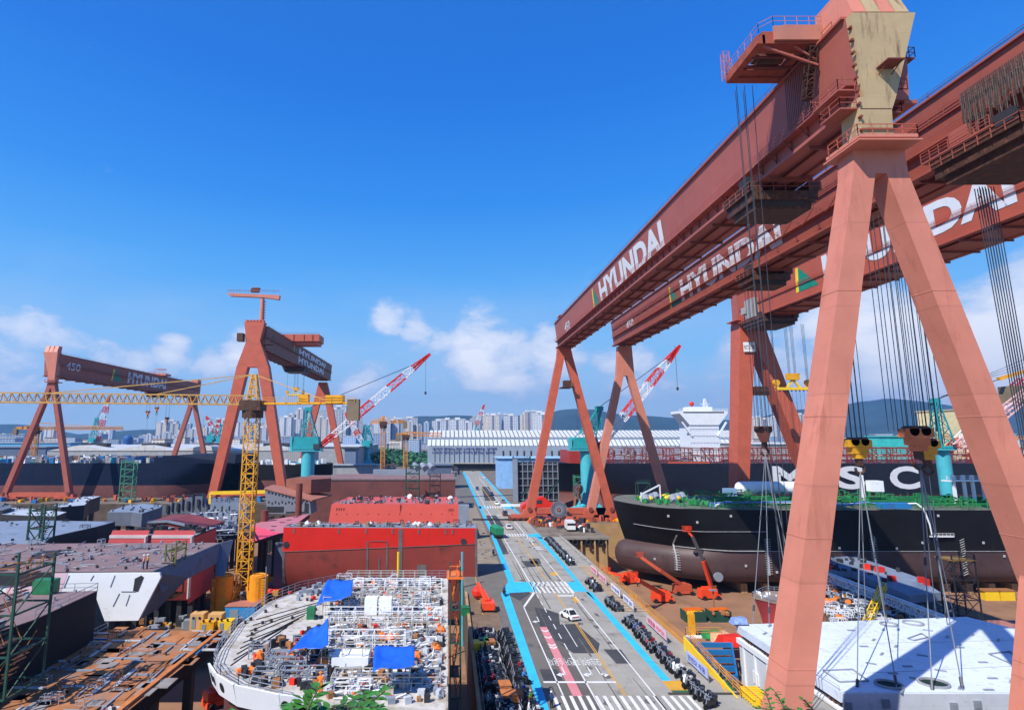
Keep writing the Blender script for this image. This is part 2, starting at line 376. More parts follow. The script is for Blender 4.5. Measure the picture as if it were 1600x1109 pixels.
roof_white = mat('pale_blue_white_roof', (.66, .73, .84), .5, var=.05, vs=.3, plates=(6, 3, .05), ax='xy', dirt=(.42, .42, .42), amt=.3, ds=1.1)
salmon = mat('salmon_plate', (.42, .17, .12), .6, var=.12, dirt=(.25, .09, .06), amt=.2)
hot_pink = mat('hot_pink_net', (.80, .08, .14), .7, var=.12, vs=1.)
dusty_pink = mat('dusty_pink_plate', (.48, .17, .20), .7, var=.12, vs=.4)
pale_pink = mat('pale_pink_primer', (.74, .50, .56), .6, var=.05)
wood = mat('brown_wood', (.33, .14, .05), .8, var=.3, vs=2.)
roof_strip = mat('ribbed_white_roof', (.60, .62, .64), .5, var=.06)
wall_grey = mat('grey_blue_cladding', (.30, .36, .44), .6, var=.06, plates=(2.5, 40, .15), ax='xz')
shed_roof = mat('pale_shed_roof', (.58, .58, .56), .6, var=.1)
skin = mat('skin', (.45, .26, .18), .6); helmet_w = white_p
leaf_m = mat('leaf_green', (.045, .17, .022), .5, var=.45, vs=4.)
bark = mat('bark', (.10, .07, .045), .9, var=.3, vs=3.)
# ---------------------------------------------------------------- ground sheet with its dry docks
PITS = [(-300, 3.2, 28, 256), (35, 43.2, 71.2, 173.5), (43.2, 330, 58, 173.5), (48.5, 330, 173.5, 200), (42, 430, 238, 330), (-460, -4, 282, 350)]
def ground():
    xs = sorted({-9000, -460, -300, -4, 3.2, 35, 42, 43.2, 48.5, 330, 430, 9000}); ys = sorted({-300, 28, 58, 71.2, 173.5, 200, 238, 256, 282, 330, 350, 9000})
    def pit(i, j):
        if not (0 <= i < len(xs) - 1 and 0 <= j < len(ys) - 1): return False
        cx = (xs[i] + xs[i + 1]) / 2; cy = (ys[j] + ys[j + 1]) / 2
        return any(a < cx < b and c < cy < d for a, b, c, d in PITS)
    g = MB(); fl = MB(); wl = MB(); w2 = MB()
    for i in range(len(xs) - 1):
        for j in range(len(ys) - 1):
            a, b, c, d = xs[i], xs[i + 1], ys[j], ys[j + 1]; z = -11 if pit(i, j) else 0
            (fl if z else g).face([(a, c, z), (b, c, z), (b, d, z), (a, d, z)])
            if not z: continue
            w = w2 if b < 4 else wl
            for (p, q, n) in (((a, c), (a, d), (i - 1, j)), ((b, c), (b, d), (i + 1, j)), ((a, c), (b, c), (i, j - 1)), ((a, d), (b, d), (i, j + 1))):
                if not pit(*n): w.face([(*p, -11), (*q, -11), (*q, 0), (*p, 0)])
    tag(g.build('ground', yard), kind='structure'); tag(fl.build('dock_floor', brown_floor), kind='structure')
    tag(wl.build('dock_walls', tan_wall), kind='structure')
    tag(w2.build('old_dock_walls', mat('old_dock_wall', (.10, .075, .055), .9, var=.3, vs=.3, plates=(6, 4, .3), ax='xz')), kind='structure')
ground()
def sheet(name, polys, m, z, kind='structure'):
    mb = MB()
    for p in polys: mb.face([(q[0], q[1], z) for q in p])
    return tag(mb.build(name, m), kind=kind)
def rect(x0, x1, y0, y1): return [(x0, y0), (x1, y0), (x1, y1), (x0, y1)]
Yv = yat
sheet('road', [rect(3.6, 13.4, 20, 620)], asphalt, .004)
sheet('road_centre', [rect(13.4, 17, 20, 112)], mat('warm_asphalt', (.12, .108, .095), .9, var=.18, vs=.3, dirt=(.13, .11, .09), amt=.25), .006)
sheet('road_concrete', [rect(13.4, 17, 112.2, 620), rect(17, 28.4, 20, 620), rect(28.4, 34.8, 30, 173), rect(34.85, 43, 30, 71)], asphalt_l, .005)
sheet('pavement_far', [rect(3.5, 12.2, 136, 250)], mat('tan_pavement', (.27, .22, .16), .9, var=.2, vs=.3, dirt=(.17, .13, .1), amt=.3, plates=(4, 4, .15), ax='xy'), .008)
sheet('pavement', [rect(3.3, 8.6, 56, 110)], mat('brown_pavement', (.20, .135, .085), .9, var=.25, vs=.4, dirt=(.10, .07, .05), amt=.35, plates=(2, 2, .2), ax='xy'), .008)
def px(*pts): return [tuple(PZ(x, y)[:2]) for x, y in pts]
sheet('asphalt_patches', [px((835, 948), (855, 952), (873, 958), (875, 975), (900, 974), (937, 1005), (934, 1020), (896, 1020), (846, 985)),
      px((943, 1014), (970, 1014), (986, 1036), (963, 1036)), px((814, 876), (838, 876), (845, 884), (822, 886)), px((759, 805), (775, 805), (788, 822), (770, 824)),
      px((826, 872), (842, 872), (846, 880), (830, 880)), px((843, 1045), (870, 1045), (880, 1063), (850, 1063)),
      px((752, 760), (764, 760), (775, 782), (758, 782)), px((800, 912), (830, 926), (812, 938), (796, 930)), px((770, 840), (783, 840), (795, 865), (783, 866))], asphalt_d, .010)
def line(x0, x1, w, y0, y1): return [(x0 - w / 2, y0), (x0 + w / 2, y0), (x1 + w / 2, y1), (x1 - w / 2, y1)]
y915 = Yv(915); B = []
B.append(px((722.7, 737.6), (726.5, 737.6), (748.3, 785), (773, 836), (804.2, 908), (793.8, 908), (766.3, 832.3), (744.5, 785)))
B.append(px((793.8, 908), (832.6, 909.5), (839, 923.5), (795, 926), (782.5, 927.5), (788, 919)))
B.append(px((782.5, 927.5), (795, 926), (866, 1130), (850, 1130)))
B.append(px((747.5, 790.6), (762, 790.8), (764, 794), (749.5, 794))); B.append(px((787, 790.8), (800, 790.8), (803, 794), (789, 794)))
B.append(px((749.2, 737.6), (752, 737.6), (815.5, 806), (811.5, 806)))
B.append(px((823, 835), (841, 832.6), (849, 842), (838, 839), (826, 838))); B.append(px((838, 839), (846, 839), (931, 938), (915, 924.5), (898, 907)))
B.append(px((885.6, 909), (899.5, 908), (914, 924), (895, 923.5))); B.append(px((915, 924.5), (925, 924.5), (1060, 1076), (1046, 1076)))
tag(sheet('blue_walkway', B, blue_path, .014), 'bright blue painted walkway lines along both sides of the road', 'walkway', kind='structure')
W = []
W.append(line(17.1, 14.9, .22, Yv(922), 450)); W.append(line(24.4, 24.0, .18, 30, 150)); W.append(line(24.0, 23, .25, 160, 420))
W.append(line(13.5, 13.5, .18, Yv(1086), Yv(947))); W.append([(13.42, Yv(947)), (13.58, Yv(949)), (17.1, Yv(925)), (16.9, Yv(923))])
W.append(line(17.05, 17.05, .2, 30, Yv(1019)))
for k in range(9): y0 = Yv(1014) + k * 4.2; W.append(line(17.05, 17.05, .16, y0, y0 + 2.3))
W.append(rect(11.8, 20.8, Yv(1066.5), Yv(1063.8))); W.append(rect(17.4, 20.6, Yv(912.4), Yv(914.2))); W.append(rect(21, 24.2, Yv(931.2), Yv(929.4)))
for k in range(17): x = 12.2 + k * .98; W.append(rect(x, x + .42, Yv(1109), Yv(1086.5)))
for r in range(2):
    for k in range(9): x = 16.9 + k * .92; a, b = ((926, 916.5), (915.5, 908.5))[r]; W.append([(x, Yv(a)), (x + .4, Yv(a)), (x + .4 - .1, Yv(b)), (x - .1, Yv(b))])
for k in range(10): x = 16.3 + k * .85; W.append(rect(x, x + .42, Yv(837.6), Yv(833.6)))
for k in range(8): x = 15.7 + k * 1.1; W.append(rect(x, x + .6, Yv(793.5), Yv(790.5)))
for x, y in ((821, 842), (824, 845), (832, 855), (836, 858), (776, 806), (780, 810), (775, 804)):
    p = PZ(x, y); W.append(rect(p.x, p.x + 2.2, p.y, p.y + .7)); W.append(rect(p.x + .5, p.x + 1.8, p.y + 1.2, p.y + 1.6))
def arrow(x, y, t):
    q = [rect(x, x + .16, y, y + 2.6)]
    if t: q += [rect(x - .5 * t, x + .08, y, y + .45) if t > 0 else rect(x + .08, x + .6, y, y + .45), [(x - .45 * t, y + .7), (x - .45 * t, y - .6), (x - 1.1 * t, y + .05)]]
    else: q += [[(x - .4, y), (x + .56, y), (x + .08, y - 1.)]]
    return q
W += arrow(14.9, Yv(1054), 1) + arrow(18.3, Yv(1054), 1) + arrow(19.4, Yv(1054), -1) + arrow(14.9, Yv(971), 1)
W.append(line(18.7, 18.7, .12, Yv(1010), Yv(975)))
sheet('road_markings_white', W, mark_w, .018)
Yl = [line(20.68, 20.68, .13, Yv(1086), Yv(925)), line(20.95, 20.95, .13, Yv(1086), Yv(925)), line(20.8, 20.8, .25, Yv(905), Yv(838)), line(20.8, 20, .3, Yv(828), 420),
      line(5.9, 5.9, .14, Yv(960), Yv(895)), px((863, 893), (873, 894), (869, 899), (859, 898)), px((894, 932), (901, 932), (907, 941), (898, 941)),
      px((830, 849), (835, 849), (836, 852), (831, 852)), rect(26.6, 30.6, Yv(1083), Yv(1063)), line(33.0, 34.5, .25, Yv(1082), Yv(1045))]
sheet('road_markings_yellow', Yl, mark_y, .015)
sheet('road_marking_pink', [rect(14.62, 15.75, Yv(1087), Yv(979))], mark_p, .015)
ch = MB()
for yy in (985, 995, 1007, 1011):
    y0 = Yv(yy); ch.face([(14.62, y0, .019), (15.18, y0 - .6, .019), (15.75, y0, .019), (15.75, y0 + .5, .019), (15.18, y0 - .1, .019), (14.62, y0 + .5, .019)])
tag(ch.build('road_marking_chevrons', mark_w), kind='structure')
sheet('road_marking_green', [px((1048, 1078), (1083, 1078), (1085, 1081), (1052, 1082)), px((1131, 1060), (1138, 1056), (1152, 1078), (1140, 1079))], mat('green_road_paint', (.03, .13, .06), .8), .022)
# tyre marks and stains along the lanes
mb = MB(); r6 = random.Random(8)
for k in range(46):
    x = r6.choice((14.3, 15.9, 18.0, 19.6, 21.9, 23.4, 10.6 - 1.6, 25.4)) + r6.uniform(-.25, .25); y0 = r6.uniform(60, 210); L_ = r6.uniform(6, 26); w_ = r6.uniform(.12, .3); dx = r6.uniform(-.3, .3); mb.face([(x, y0, .0125), (x + w_, y0, .0125), (x + w_ * .6 + dx, y0 + L_, .0125), (x + dx, y0 + L_, .0125)])
for k in range(60):
    x = r6.uniform(9, 27); y0 = r6.uniform(60, 170); q = [(x + math.cos(a * .9) * r6.uniform(.15, .8), y0 + math.sin(a * .9) * r6.uniform(.2, 1.2), .0128) for a in range(7)]; mb.face(q)
tag(mb.build('road_stains', mat('tyre_mark', (.115, .105, .095), .9, var=.3, vs=1.)), kind='structure')
t = text('road_lettering', '오토바이 자전거 승용차', mark_w, None, (20.5, Yv(1027.5), .018), (-1, 0, 0), (0, -1, 0), width=6.9, height=2.6, depth=.004)
tag(t, kind='structure')
mb = MB(); mb.bb(26.0, 41, Yv(1085), Yv(1083), .0, .14); tag(mb.build('kerb', mat('dark_kerb', (.06, .055, .05), .9)), kind='structure')
# rails the cranes run on
mb = MB()
for (x0, x1, y) in ((9, 52, 206), (9, 330, 208.5), (-300, -4, 268), (-30, 34.5, 53.6)):
    mb.bb(x0, x1, y - .1, y + .1, .0, .16); mb.bb(x0, x1, y + 1.3, y + 1.5, .0, .16)
tag(mb.build('crane_rails', dark), kind='structure')
# ---------------------------------------------------------------- hills
def hills():
    prof = [(-420, 668), (-60, 664), (0, 663), (25, 662), (60, 676), (110, 683), (160, 677), (230, 671), (330, 668), (420, 672), (520, 676), (585, 661), (620, 656), (660, 650), (700, 650), (760, 652), (810, 648), (845, 646), (880, 641),
            (930, 640), (960, 646), (1000, 651), (1060, 655), (1120, 655), (1180, 652), (1240, 641), (1300, 638), (1345, 630), (1400, 626), (1440, 630), (1480, 640), (1530, 634), (1600, 628), (1700, 632), (2000, 645)]
    Y0 = 5200
    pts = [PY(x, y, Y0) for x, y in prof]
    def h(X):
        if X <= pts[0].x: return pts[0].z
        for a, b in zip(pts, pts[1:]):
            if a.x <= X <= b.x:
                t = (X - a.x) / (b.x - a.x); t = t * t * (3 - 2 * t); return a.z + (b.z - a.z) * t
        return pts[-1].z
    from mathutils import noise
    rows = []
    for j in range(26):
        f = j / 25; Yy = 3500 + 4200 * f
        env = math.exp(-((Yy - Y0) / 900) ** 2)
        row = []
        for i in range(200):
            X = -5200 + 13800 * i / 199; sc = Yy / Y0
            n = noise.fractal((X * .0016, Yy * .0016, 3.), 1., 2.1, 5)
            row.append((X * 1.0, Yy, max(-5, h(X) * env * (1 + .10 * n) + n * 25 * (1 - env) * .5 * (1 if env > .1 else 0) - 5 * (1 - env))))
        rows.append(row)
    mb = MB(); mb.grid(rows)
    tag(mb.build('hills', mat('wooded_hill', (.022, .05, .045), .95, var=.5, vs=.004, dirt=(.04, .065, .05), amt=.35, ds=.012, bump=0), smooth=True), kind='structure')
hills()
# ---------------------------------------------------------------- gantry cranes
def aframe(root, s, X0, Yc, dep, top, zs, ztop, zb, feet, wt, wb, m, yb=None, capneck=None, bog=True, bogm=None):
    """A-shaped leg pair. top=(u0,u1) of the cap, zs=split height, feet=(uL,uR) centres, wt/wb leg widths in X, dep depth in Y"""
    P = lambda u, y, z: (X0 + s * u, y, z)
    def quad(u0, u1, z, d): return [P(u0, Yc - d / 2, z), P(u1, Yc - d / 2, z), P(u1, Yc + d / 2, z), P(u0, Yc + d / 2, z)]
    dt, db = dep
    mb = MB()
    if capneck:
        (n0, n1, zn) = capneck
        mb.hexa(quad(n0, n1, zn, dt), quad(top[0], top[1], ztop, dt)); 
        mb.hexa(quad(zs[1], zs[2], zs[0], dt), quad(n0, n1, zn, dt))
        a0, a1 = zs[1], zs[2]; z1 = zs[0]
    else:
        z1 = zs[0]; a0, a1 = zs[1], zs[2]
        mb.hexa(quad(a0, a1, z1, dt), quad(top[0], top[1], ztop, dt))
    mb.build('leg_cap', m, root)
    for k, (uo, ui, f) in enumerate(((a0, a0 + (wt if a0 < a1 else -wt), feet[0]), (a1, a1 - (wt if a0 < a1 else -wt), feet[1]))):
        q = MB(); q.hexa(quad(f - wb / 2, f + wb / 2, zb, db), quad(min(uo, ui), max(uo, ui), z1, dt))
        lg = q.build('leg', m, root)
        for fr in (.16, .36, .56, .78):
            c = MB(); zz = zb + (z1 - zb) * fr; uu = f + ((uo + ui) / 2 - f) * fr; ww = wb + (abs(ui - uo) - wb) * fr; dd = db + (dt - db) * fr
            c.hexa(quad(uu - ww / 2 - .025, uu + ww / 2 + .025, zz, dd + .05), quad(uu - ww / 2 - .025, uu + ww / 2 + .025, zz + .09, dd + .05)); c.build('weld_band', m, lg)
    if bog:
        bm = bogm or crane_bright
        q = MB(); q.bb(X0 - abs(feet[0]) , X0 + abs(feet[1]), Yc - .9, Yc + .9, zb + .3, zb + 2.3)
        q.build('sill_beam', bm, root)
        for f in feet:
            cx = X0 + s * f
            q = MB(); q.ext([(cx - 2.0, Yc - 1.5, zb + 1.6), (cx + 2.0, Yc - 1.5, zb + 1.6), (cx + 2.6, Yc - 1.5, zb), (cx + 6.4, Yc - 1.5, 2.2), (cx + 6.8, Yc - 1.5, 1.2), (cx - 6.8, Yc - 1.5, 1.2), (cx - 6.4, Yc - 1.5, 2.2), (cx - 2.6, Yc - 1.5, zb)], (0, 3, 0))
            bg = q.build('bogie_frame', bm, root)
            q = MB(); q.cyl((cx, Yc - 1.9, zb + 1.9), (cx, Yc - 1.5, zb + 1.9), .8, n=12); q.build('pin', crane_dark, bg)
            q = MB()
            for k in range(-3, 4): q.cyl((cx + k * 2.2, Yc - 1.3, .75), (cx + k * 2.2, Yc + 1.3, .75), .6, n=10); q.bb(cx + k * 2.2 - .95, cx + k * 2.2 + .95, Yc - 1.45, Yc + 1.45, .7, 1.5)
            q.build('wheel_truck', crane_dark, bg)
def gantry(name, label, X0, s, zt, zb, Yn, Yf, top, bot, m, near, far, walk=(), letters=None, ton=None, hd=None, group='rust red gantry cranes', m2=None):
    root = thing(name, label, 'gantry crane', (X0, Yn, 0), group)
    P = lambda u, y, z: (X0 + s * u, y, z)
    g = MB()
    sec = lambda y, e=0.: [P(top[0] + e, y, zt), P(top[1] - e, y, zt), P(bot[1] - e, y, zb), P(bot[0] + e, y, zb)]
    g.hexa(sec(Yn), sec(Yf))
    gir = g.build('girder', m, root)
    f = MB()                     # top and bottom flanges, stiffening strakes
    f.hexa([P(top[0] + .35, Yn + .1, zt), P(top[1] - .35, Yn + .1, zt), P(top[1] - .35, Yn + .1, zt + .25), P(top[0] + .35, Yn + .1, zt + .25)],
           [P(top[0] + .35, Yf, zt), P(top[1] - .35, Yf, zt), P(top[1] - .35, Yf, zt + .25), P(top[0] + .35, Yf, zt + .25)])
    def strip(u0, u1, z0, z1, ya=Yn + .1, yb=Yf - .2): f.hexa([P(u0, ya, z0), P(u1, ya, z0), P(u1, ya, z1), P(u0, ya, z1)], [P(u0, yb, z0), P(u1, yb, z0), P(u1, yb, z1), P(u0, yb, z1)])
    f.build('top_flange', m, root)
    f = MB(); strip(bot[0] + .9, bot[0] - .4, zb - .35, zb + .05); strip(bot[1] + .4, bot[1] - .9, zb - .35, zb + .05); strip(bot[0] - 1.5, bot[1] + 1.5, zb - .55, zb - .36)
    f.build('bottom_flange', m2 or m, root)
    n = int((Yf - Yn) / 7.5)
    for k in range(1, n):
        f = MB(); y = Yn + k * (Yf - Yn) / n; f.hexa([P(bot[0] + .5, y, zb - 1.), P(bot[1] - .5, y, zb - 1.), P(bot[1] - .5, y, zb - .56), P(bot[0] + .5, y, zb - .56)], [P(bot[0] + .5, y + .25, zb - 1.), P(bot[1] - .5, y + .25, zb - 1.), P(bot[1] - .5, y + .25, zb - .56), P(bot[0] + .5, y + .25, zb - .56)]); f.build('cross_rib', crane_dark, root)
    f = MB()                     # railing along the top edge
    f.rail([P(top[0] - .1, Yn + 2, zt + .25), P(top[0] - .1, Yf - 1, zt + .25)], 1.0, .035, 6., 2)
    f.build('top_railing', crane_dark, root)
    H = zt - zb
    web = lambda z: top[0] + (bot[0] - top[0]) * (zt - z) / H
    for (fr, wd, brk) in walk:   # walkways bolted to the visible web
        z = zb + H * fr; u = web(z); f = MB()
        f.hexa([P(u, Yn + .5, z - .12), P(u + wd, Yn + .5, z - .12), P(u + wd, Yn + .5, z), P(u, Yn + .5, z)], [P(u, Yf - 1, z - .12), P(u + wd, Yf - 1, z - .12), P(u + wd, Yf - 1, z), P(u, Yf - 1, z)])
        w = f.build('walkway', m, root)
        f = MB(); f.rail([P(u + wd, Yn + .6, z), P(u + wd, Yf - 1, z)], 1.1, .04, 2.2, 3); f.build('railing', m, w)
        if brk:
            f = MB(); k = 0
            while Yn + 2 + k * 3.1 < Yf:
                f = MB(); y = Yn + 2 + k * 3.1; f.bar(P(u + .02, y, z - 1.3), P(u + wd - .1, y, z - .15), .12); f.bar(P(u + .06, y, z - 1.5), P(u + .06, y, z - .1), .12); k += 1; f.build('bracket', crane_dark, w)
    if letters:
        y0, y1, z0, z1, (ty0, ty1) = letters      # lettering starts at y0 (left as read) and ends at y1
        xd = (0, -1, 0) if s < 0 else (0, 1, 0)
        for seg in ((z0, z1),):
            zc = z0; u = web(z0); u2 = web(z1)
            yd = Vector((s * (u2 - u), 0, z1 - z0))
            text('lettering', 'HYUNDAI', white_letter, root, P(u, y0, z0), xd, yd, width=abs(y1 - y0), height=z1 - z0, bold=.045, depth=.09)
        e = MB(); d = .08; A_, B_ = (ty1, ty0) if s < 0 else (ty0, ty1); c = A_ + (B_ - A_) * .22; w = (B_ - A_) * .13
        e.face([P(u + d, A_ + w, z0), P(u + d, B_, z0), P(u2 + d, c, z1)])
        e.build('emblem_triangle', mat('emblem_green', (.01, .22, .14), .5), root)
        e = MB(); e.face([P(u + d + .02, A_, z0), P(u + d + .02, A_ + w, z0), P(u2 + d + .02, c, z1), P(u2 + d + .02, c - w, z1)]); e.build('emblem_edge', yellow_b, root)
    if ton:
        tx, yy, z0, hh, ww = ton; xd = (0, -1, 0) if s < 0 else (0, 1, 0)
        text('capacity_number', tx, white_letter, root, P(web(z0), yy, z0), xd, (s * (web(z0 + hh) - web(z0)), 0, hh), width=ww, height=hh, bold=.02, depth=.12)
    for a in (near, far):
        if a: aframe(root, s, X0, **a)
    if hd: hd(root, P)
    return root
# --- crane A: nearest, with the cream end plate
def headA(root, P):
    def q(u0, u1, y, z): return [P(u0, y, z), P(u1, y, z), P(u1, y + 2.6, z), P(u0, y + 2.6, z)]
    h = MB()
    rings = [(2.95, -.25, 50.95, 59.5), (2.95, -.25, 50.75, 62.2), (2.97, -.75, 50.68, 63.5)]
    for a, b in zip(rings, rings[1:]): h.hexa(q(*a), q(*b))
    def q1(u0, u1, y, z): return [P(u0, y, z), P(u1, y, z), P(u1, 51.19, z), P(u0, 51.19, z)]
    h.hexa(q1(2.4, -.75, 50.68, 63.51), q1(2.98, -3.5, 50.3, 72.6))
    hb = h.build('end_plate_housing', cream, root)
    e = MB(); e.bb(43.0, 44.7, 49.0, 50.6, 66.5, 66.62); e.bar((43.2, 50.6, 65.9), (43.2, 49.3, 66.5), .08); e.bar((44.5, 50.6, 65.9), (44.5, 49.3, 66.5), .08); e.build('lamp_bracket', crane_dark, hb)
    e = MB(); 
    for z in (60.2, 62.3): e.bb(P(2.9, 0, 0)[0], P(-.2, 0, 0)[0], 50.7, 50.9, z, z + .03)
    e.build('weld_seam', crane_dark, hb)
    for z, u in ((62.3, -.3), (64.8, -1.2), (68.3, -2.4)):
        e = MB(); x = P(u, 0, 0)[0]; e.bb(x, x + 1.3, 51.2, 53.2, z - .12, z); e.build('side_landing', crane_dark, hb); e = MB(); e.rail([(x + 1.3, 51.2, z), (x + 1.3, 53.2, z)], 1.1, .04, 1.); e.rail([(x + .1, 51.2, z), (x + 1.3, 51.2, z)], 1.1, .04, .6); e.build('landing_rail', crane_dark, hb)
    rs = MB(); rs2 = MB()     # ribbed machine housing on the very top
    for k in range(4):
        u0 = 2.7 - k * 1.45; mbb = rs if k % 2 == 0 else rs2
        mbb.hexa([P(u0, 50.5, 72.86), P(u0 - 1.4, 50.5, 72.86), P(u0 - 1.4, 56, 72.86), P(u0, 56, 72.86)], [P(u0 - .15, 51.9, 76.8), P(u0 - 1.3, 51.9, 76.8), P(u0 - 1.3, 56, 76.8), P(u0 - .15, 56, 76.8)])
    rs.build('pink_housing_rib', crane_pink, root); rs2.build('cream_housing_rib', cream, root)
    c = MB(); c.bb(40.4, 46.2, 50.4, 55.2, 59.1, 59.45); c.bb(40.2, 46.4, 50.2, 55.4, 58.7, 58.85)
    cp = c.build('collar_platform', crane_pink, root)
    c = MB(); c.rail([(40.3, 54.6, 59.45), (40.3, 50.4, 59.45), (46.2, 50.4, 59.45), (46.2, 54.6, 59.45)], 1.0, .045, 1.2, 2); c.build('railing', crane_bright, cp)
    for k_ in range(9): t = MB(); z_ = 60 + k_ * 1.4; t.cyl((41.0, 50.55, z_), (41.0, 50.9, z_), .16, n=8); t.build('lifting_eye', crane_dark, hb)
    for z, y0, y1 in ((64.6, 51, 55), (62.6, 51, 54)):
        c = MB(); c.bb(39.3, 41, y0, y1, z - .15, z); c.build('landing', crane_red, root)
        c = MB(); c.rail([(41, y0, z), (39.3, y0, z), (39.3, y1, z), (41, y1, z)], 1.1, .04, 1.2, 2); c.build('landing_railing', crane_red, root)
    # travelling trolley whose deck overhangs the near web
    t = MB(); t.bb(34.8, 48.2, 55.2, 56.2, 72.95, 74.4); t.bb(34.8, 48.2, 61.2, 62.2, 72.95, 74.4); t.bb(34.2, 35.1, 55.2, 62.2, 72.95, 74.0); t.bb(39.6, 40.5, 56.2, 61.2, 73.1, 74.4)
    t.bb(35.1, 39.6, 56.2, 57.2, 73.2, 73.5); t.bb(35.1, 39.6, 60, 61.2, 73.2, 73.5)
    tr = t.build('trolley_frame', mat('rusty_trolley_red', (.33, .075, .04), .6, var=.25, vs=1., dirt=(.14, .06, .03), amt=.35, ds=1.2), root)
    for y_ in (57.6, 59.4): t = MB(); t.bar((34.9, y_, 73.1), (41, y_, 73.1), .3); t.build('cross_beam', crane_dark, tr)
    t = MB(); t.bar((35, 55.6, 72.9), (40.9, 55.6, 70.6), .22); t.bar((38.5, 55.6, 72.9), (40.9, 55.6, 71.2), .16); t.build('brace', crane_red, tr)
    t = MB()
    for k_ in range(14): t.bar((40.75, 56.8 + k_ * .33, 72.9), (40.7, 56.9 + k_ * .33, 66.0), .05)
    t.build('hanging_cables', dark, tr)
    t = MB(); t.bb(36, 37, 54.9, 55.17, 73.2, 74.9); t.bb(37, 48, 54.9, 55.17, 73.2, 75.0); t.build('trolley_girder_plate', salmon, tr)
    t = MB(); t.rail([(34.3, 62.1, 74.1), (34.3, 55, 74.1), (36, 55, 75), (48, 55, 75.), ], 1.1, .03, 1.3, 2); t.rail([(34.3, 62.1, 74.1), (40.5, 62.1, 74.4)], 1.1, .03, 1.3, 2); t.build('trolley_railing', crane_pink, tr)
    t = MB(); t.bb(36.4, 39, 57.3, 60, 73.3, 74.6); t.bb(40.9, 46, 57, 61, 73.2, 75.5); t.cyl((35.6, 58.6, 73.6), (38.9, 58.6, 73.6), .6); t.build('winch', machine, tr)
    t = MB(); t.lattice((34, 61.6, 73), (34, 61.6, 76.6), .7, n=5, t=.05); t.build('ladder_cage', crane_pink, tr)
    t = MB(); t.lattice((40.4, 55.5, 72.8), (40.2, 56.8, 67.4), .8, n=7, t=.07)
    for k in range(12): f = k / 11; t.bb(39.95, 40.8, 55.2 + 1.4 * f, 56 + 1.4 * f, 72.6 - 5.2 * f, 72.68 - 5.2 * f)
    t.build('hanging_stair', machine, tr)
def leg_extras(root, s, X0, Yf):
    P = lambda f, sd: Vector((X0 + sd * (15.0 + (2.2 - 15.0) * f), Yf, .9 + 55.3 * f))
    m = MB()
    for sd in (-1,):
        for k in range(90): a = P(.05 + k * .0105, sd); m.bar(a + Vector((-.25, -.12, 0)), a + Vector((.25, -.12, 0)), .04)
        for o_ in (-.25, .25): m.bar(P(.05, sd) + Vector((o_, -.12, 0)), P(.99, sd) + Vector((o_, -.12, 0)), .05)
    return m
def low_trolley(root, x0, x1, y0, y1, z):
    t = MB(); t.bb(x0, x1, y0, y1, z - 2.2, z - 1.0); t.bb(x0 + .5, x1 - .5, y0 + .8, y1 - .8, z - 3.2, z - 2.21); t.bb(x0 - .4, x0 + 1., y0, y1, z - .95, z + .3); t.bb(x1 - 1, x1 + .4, y0, y1, z - .95, z + .3)
    tr = t.build('lower_trolley_frame', machine, root)
    t = MB(); t.rail([(x0 - .5, y1, z - 1.), (x0 - .5, y0, z - 1.), (x1 + .5, y0, z - 1.), (x1 + .5, y1, z - 1.)], 1.2, .05, 1.5, 2); t.build('trolley_railing', crane_red, tr)
    t = MB()
    for k in range(4): yy = y0 + 1.2 + k * (y1 - y0 - 2.4) / 3; t.cyl((x0 + 1.4, yy, z - 2.2), (x1 - 1.4, yy, z - 2.2), .75, n=12)
    t.bb(x0 - .5, x0 + .3, y0 + .6, y0 + 2.6, z - .2, z + 1.2)
    t.build('sheave', dark, tr)
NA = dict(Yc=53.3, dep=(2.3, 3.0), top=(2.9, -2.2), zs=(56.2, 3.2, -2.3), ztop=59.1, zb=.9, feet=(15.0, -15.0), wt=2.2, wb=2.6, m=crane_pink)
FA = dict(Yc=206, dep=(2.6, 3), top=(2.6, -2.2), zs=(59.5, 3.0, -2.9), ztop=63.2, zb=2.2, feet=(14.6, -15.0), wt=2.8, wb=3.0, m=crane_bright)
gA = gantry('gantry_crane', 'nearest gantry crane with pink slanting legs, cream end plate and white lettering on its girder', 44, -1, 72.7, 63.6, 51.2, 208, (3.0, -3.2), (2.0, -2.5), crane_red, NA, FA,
            walk=((.22, 1.1, True),), letters=(146.2, 101.5, 65.7, 71.6, (146.6, 153.6)), ton=('450', 192, 66.4, 3.0, 8), hd=headA)
low_trolley(gA, 40.2, 48.6, 68.5, 75.5, 63.0)
q = MB(); q.bb(42.5, 45.5, 204, 207.9, 72.96, 75.2); q.bb(42, 46.5, 203.2, 208.3, 75.2, 75.4); q.build('end_cabin', crane_bright, gA)
q = MB(); q.bb(42.3, 46.2, 202, 210, 48, 48.3); q.rail([(42.3, 202, 48.3), (46.2, 202, 48.3)], 1.2, .08, 1.5); q.bb(43, 45.5, 203, 206, 48.3, 50.6); q.build('leg_landing', machine, gA)
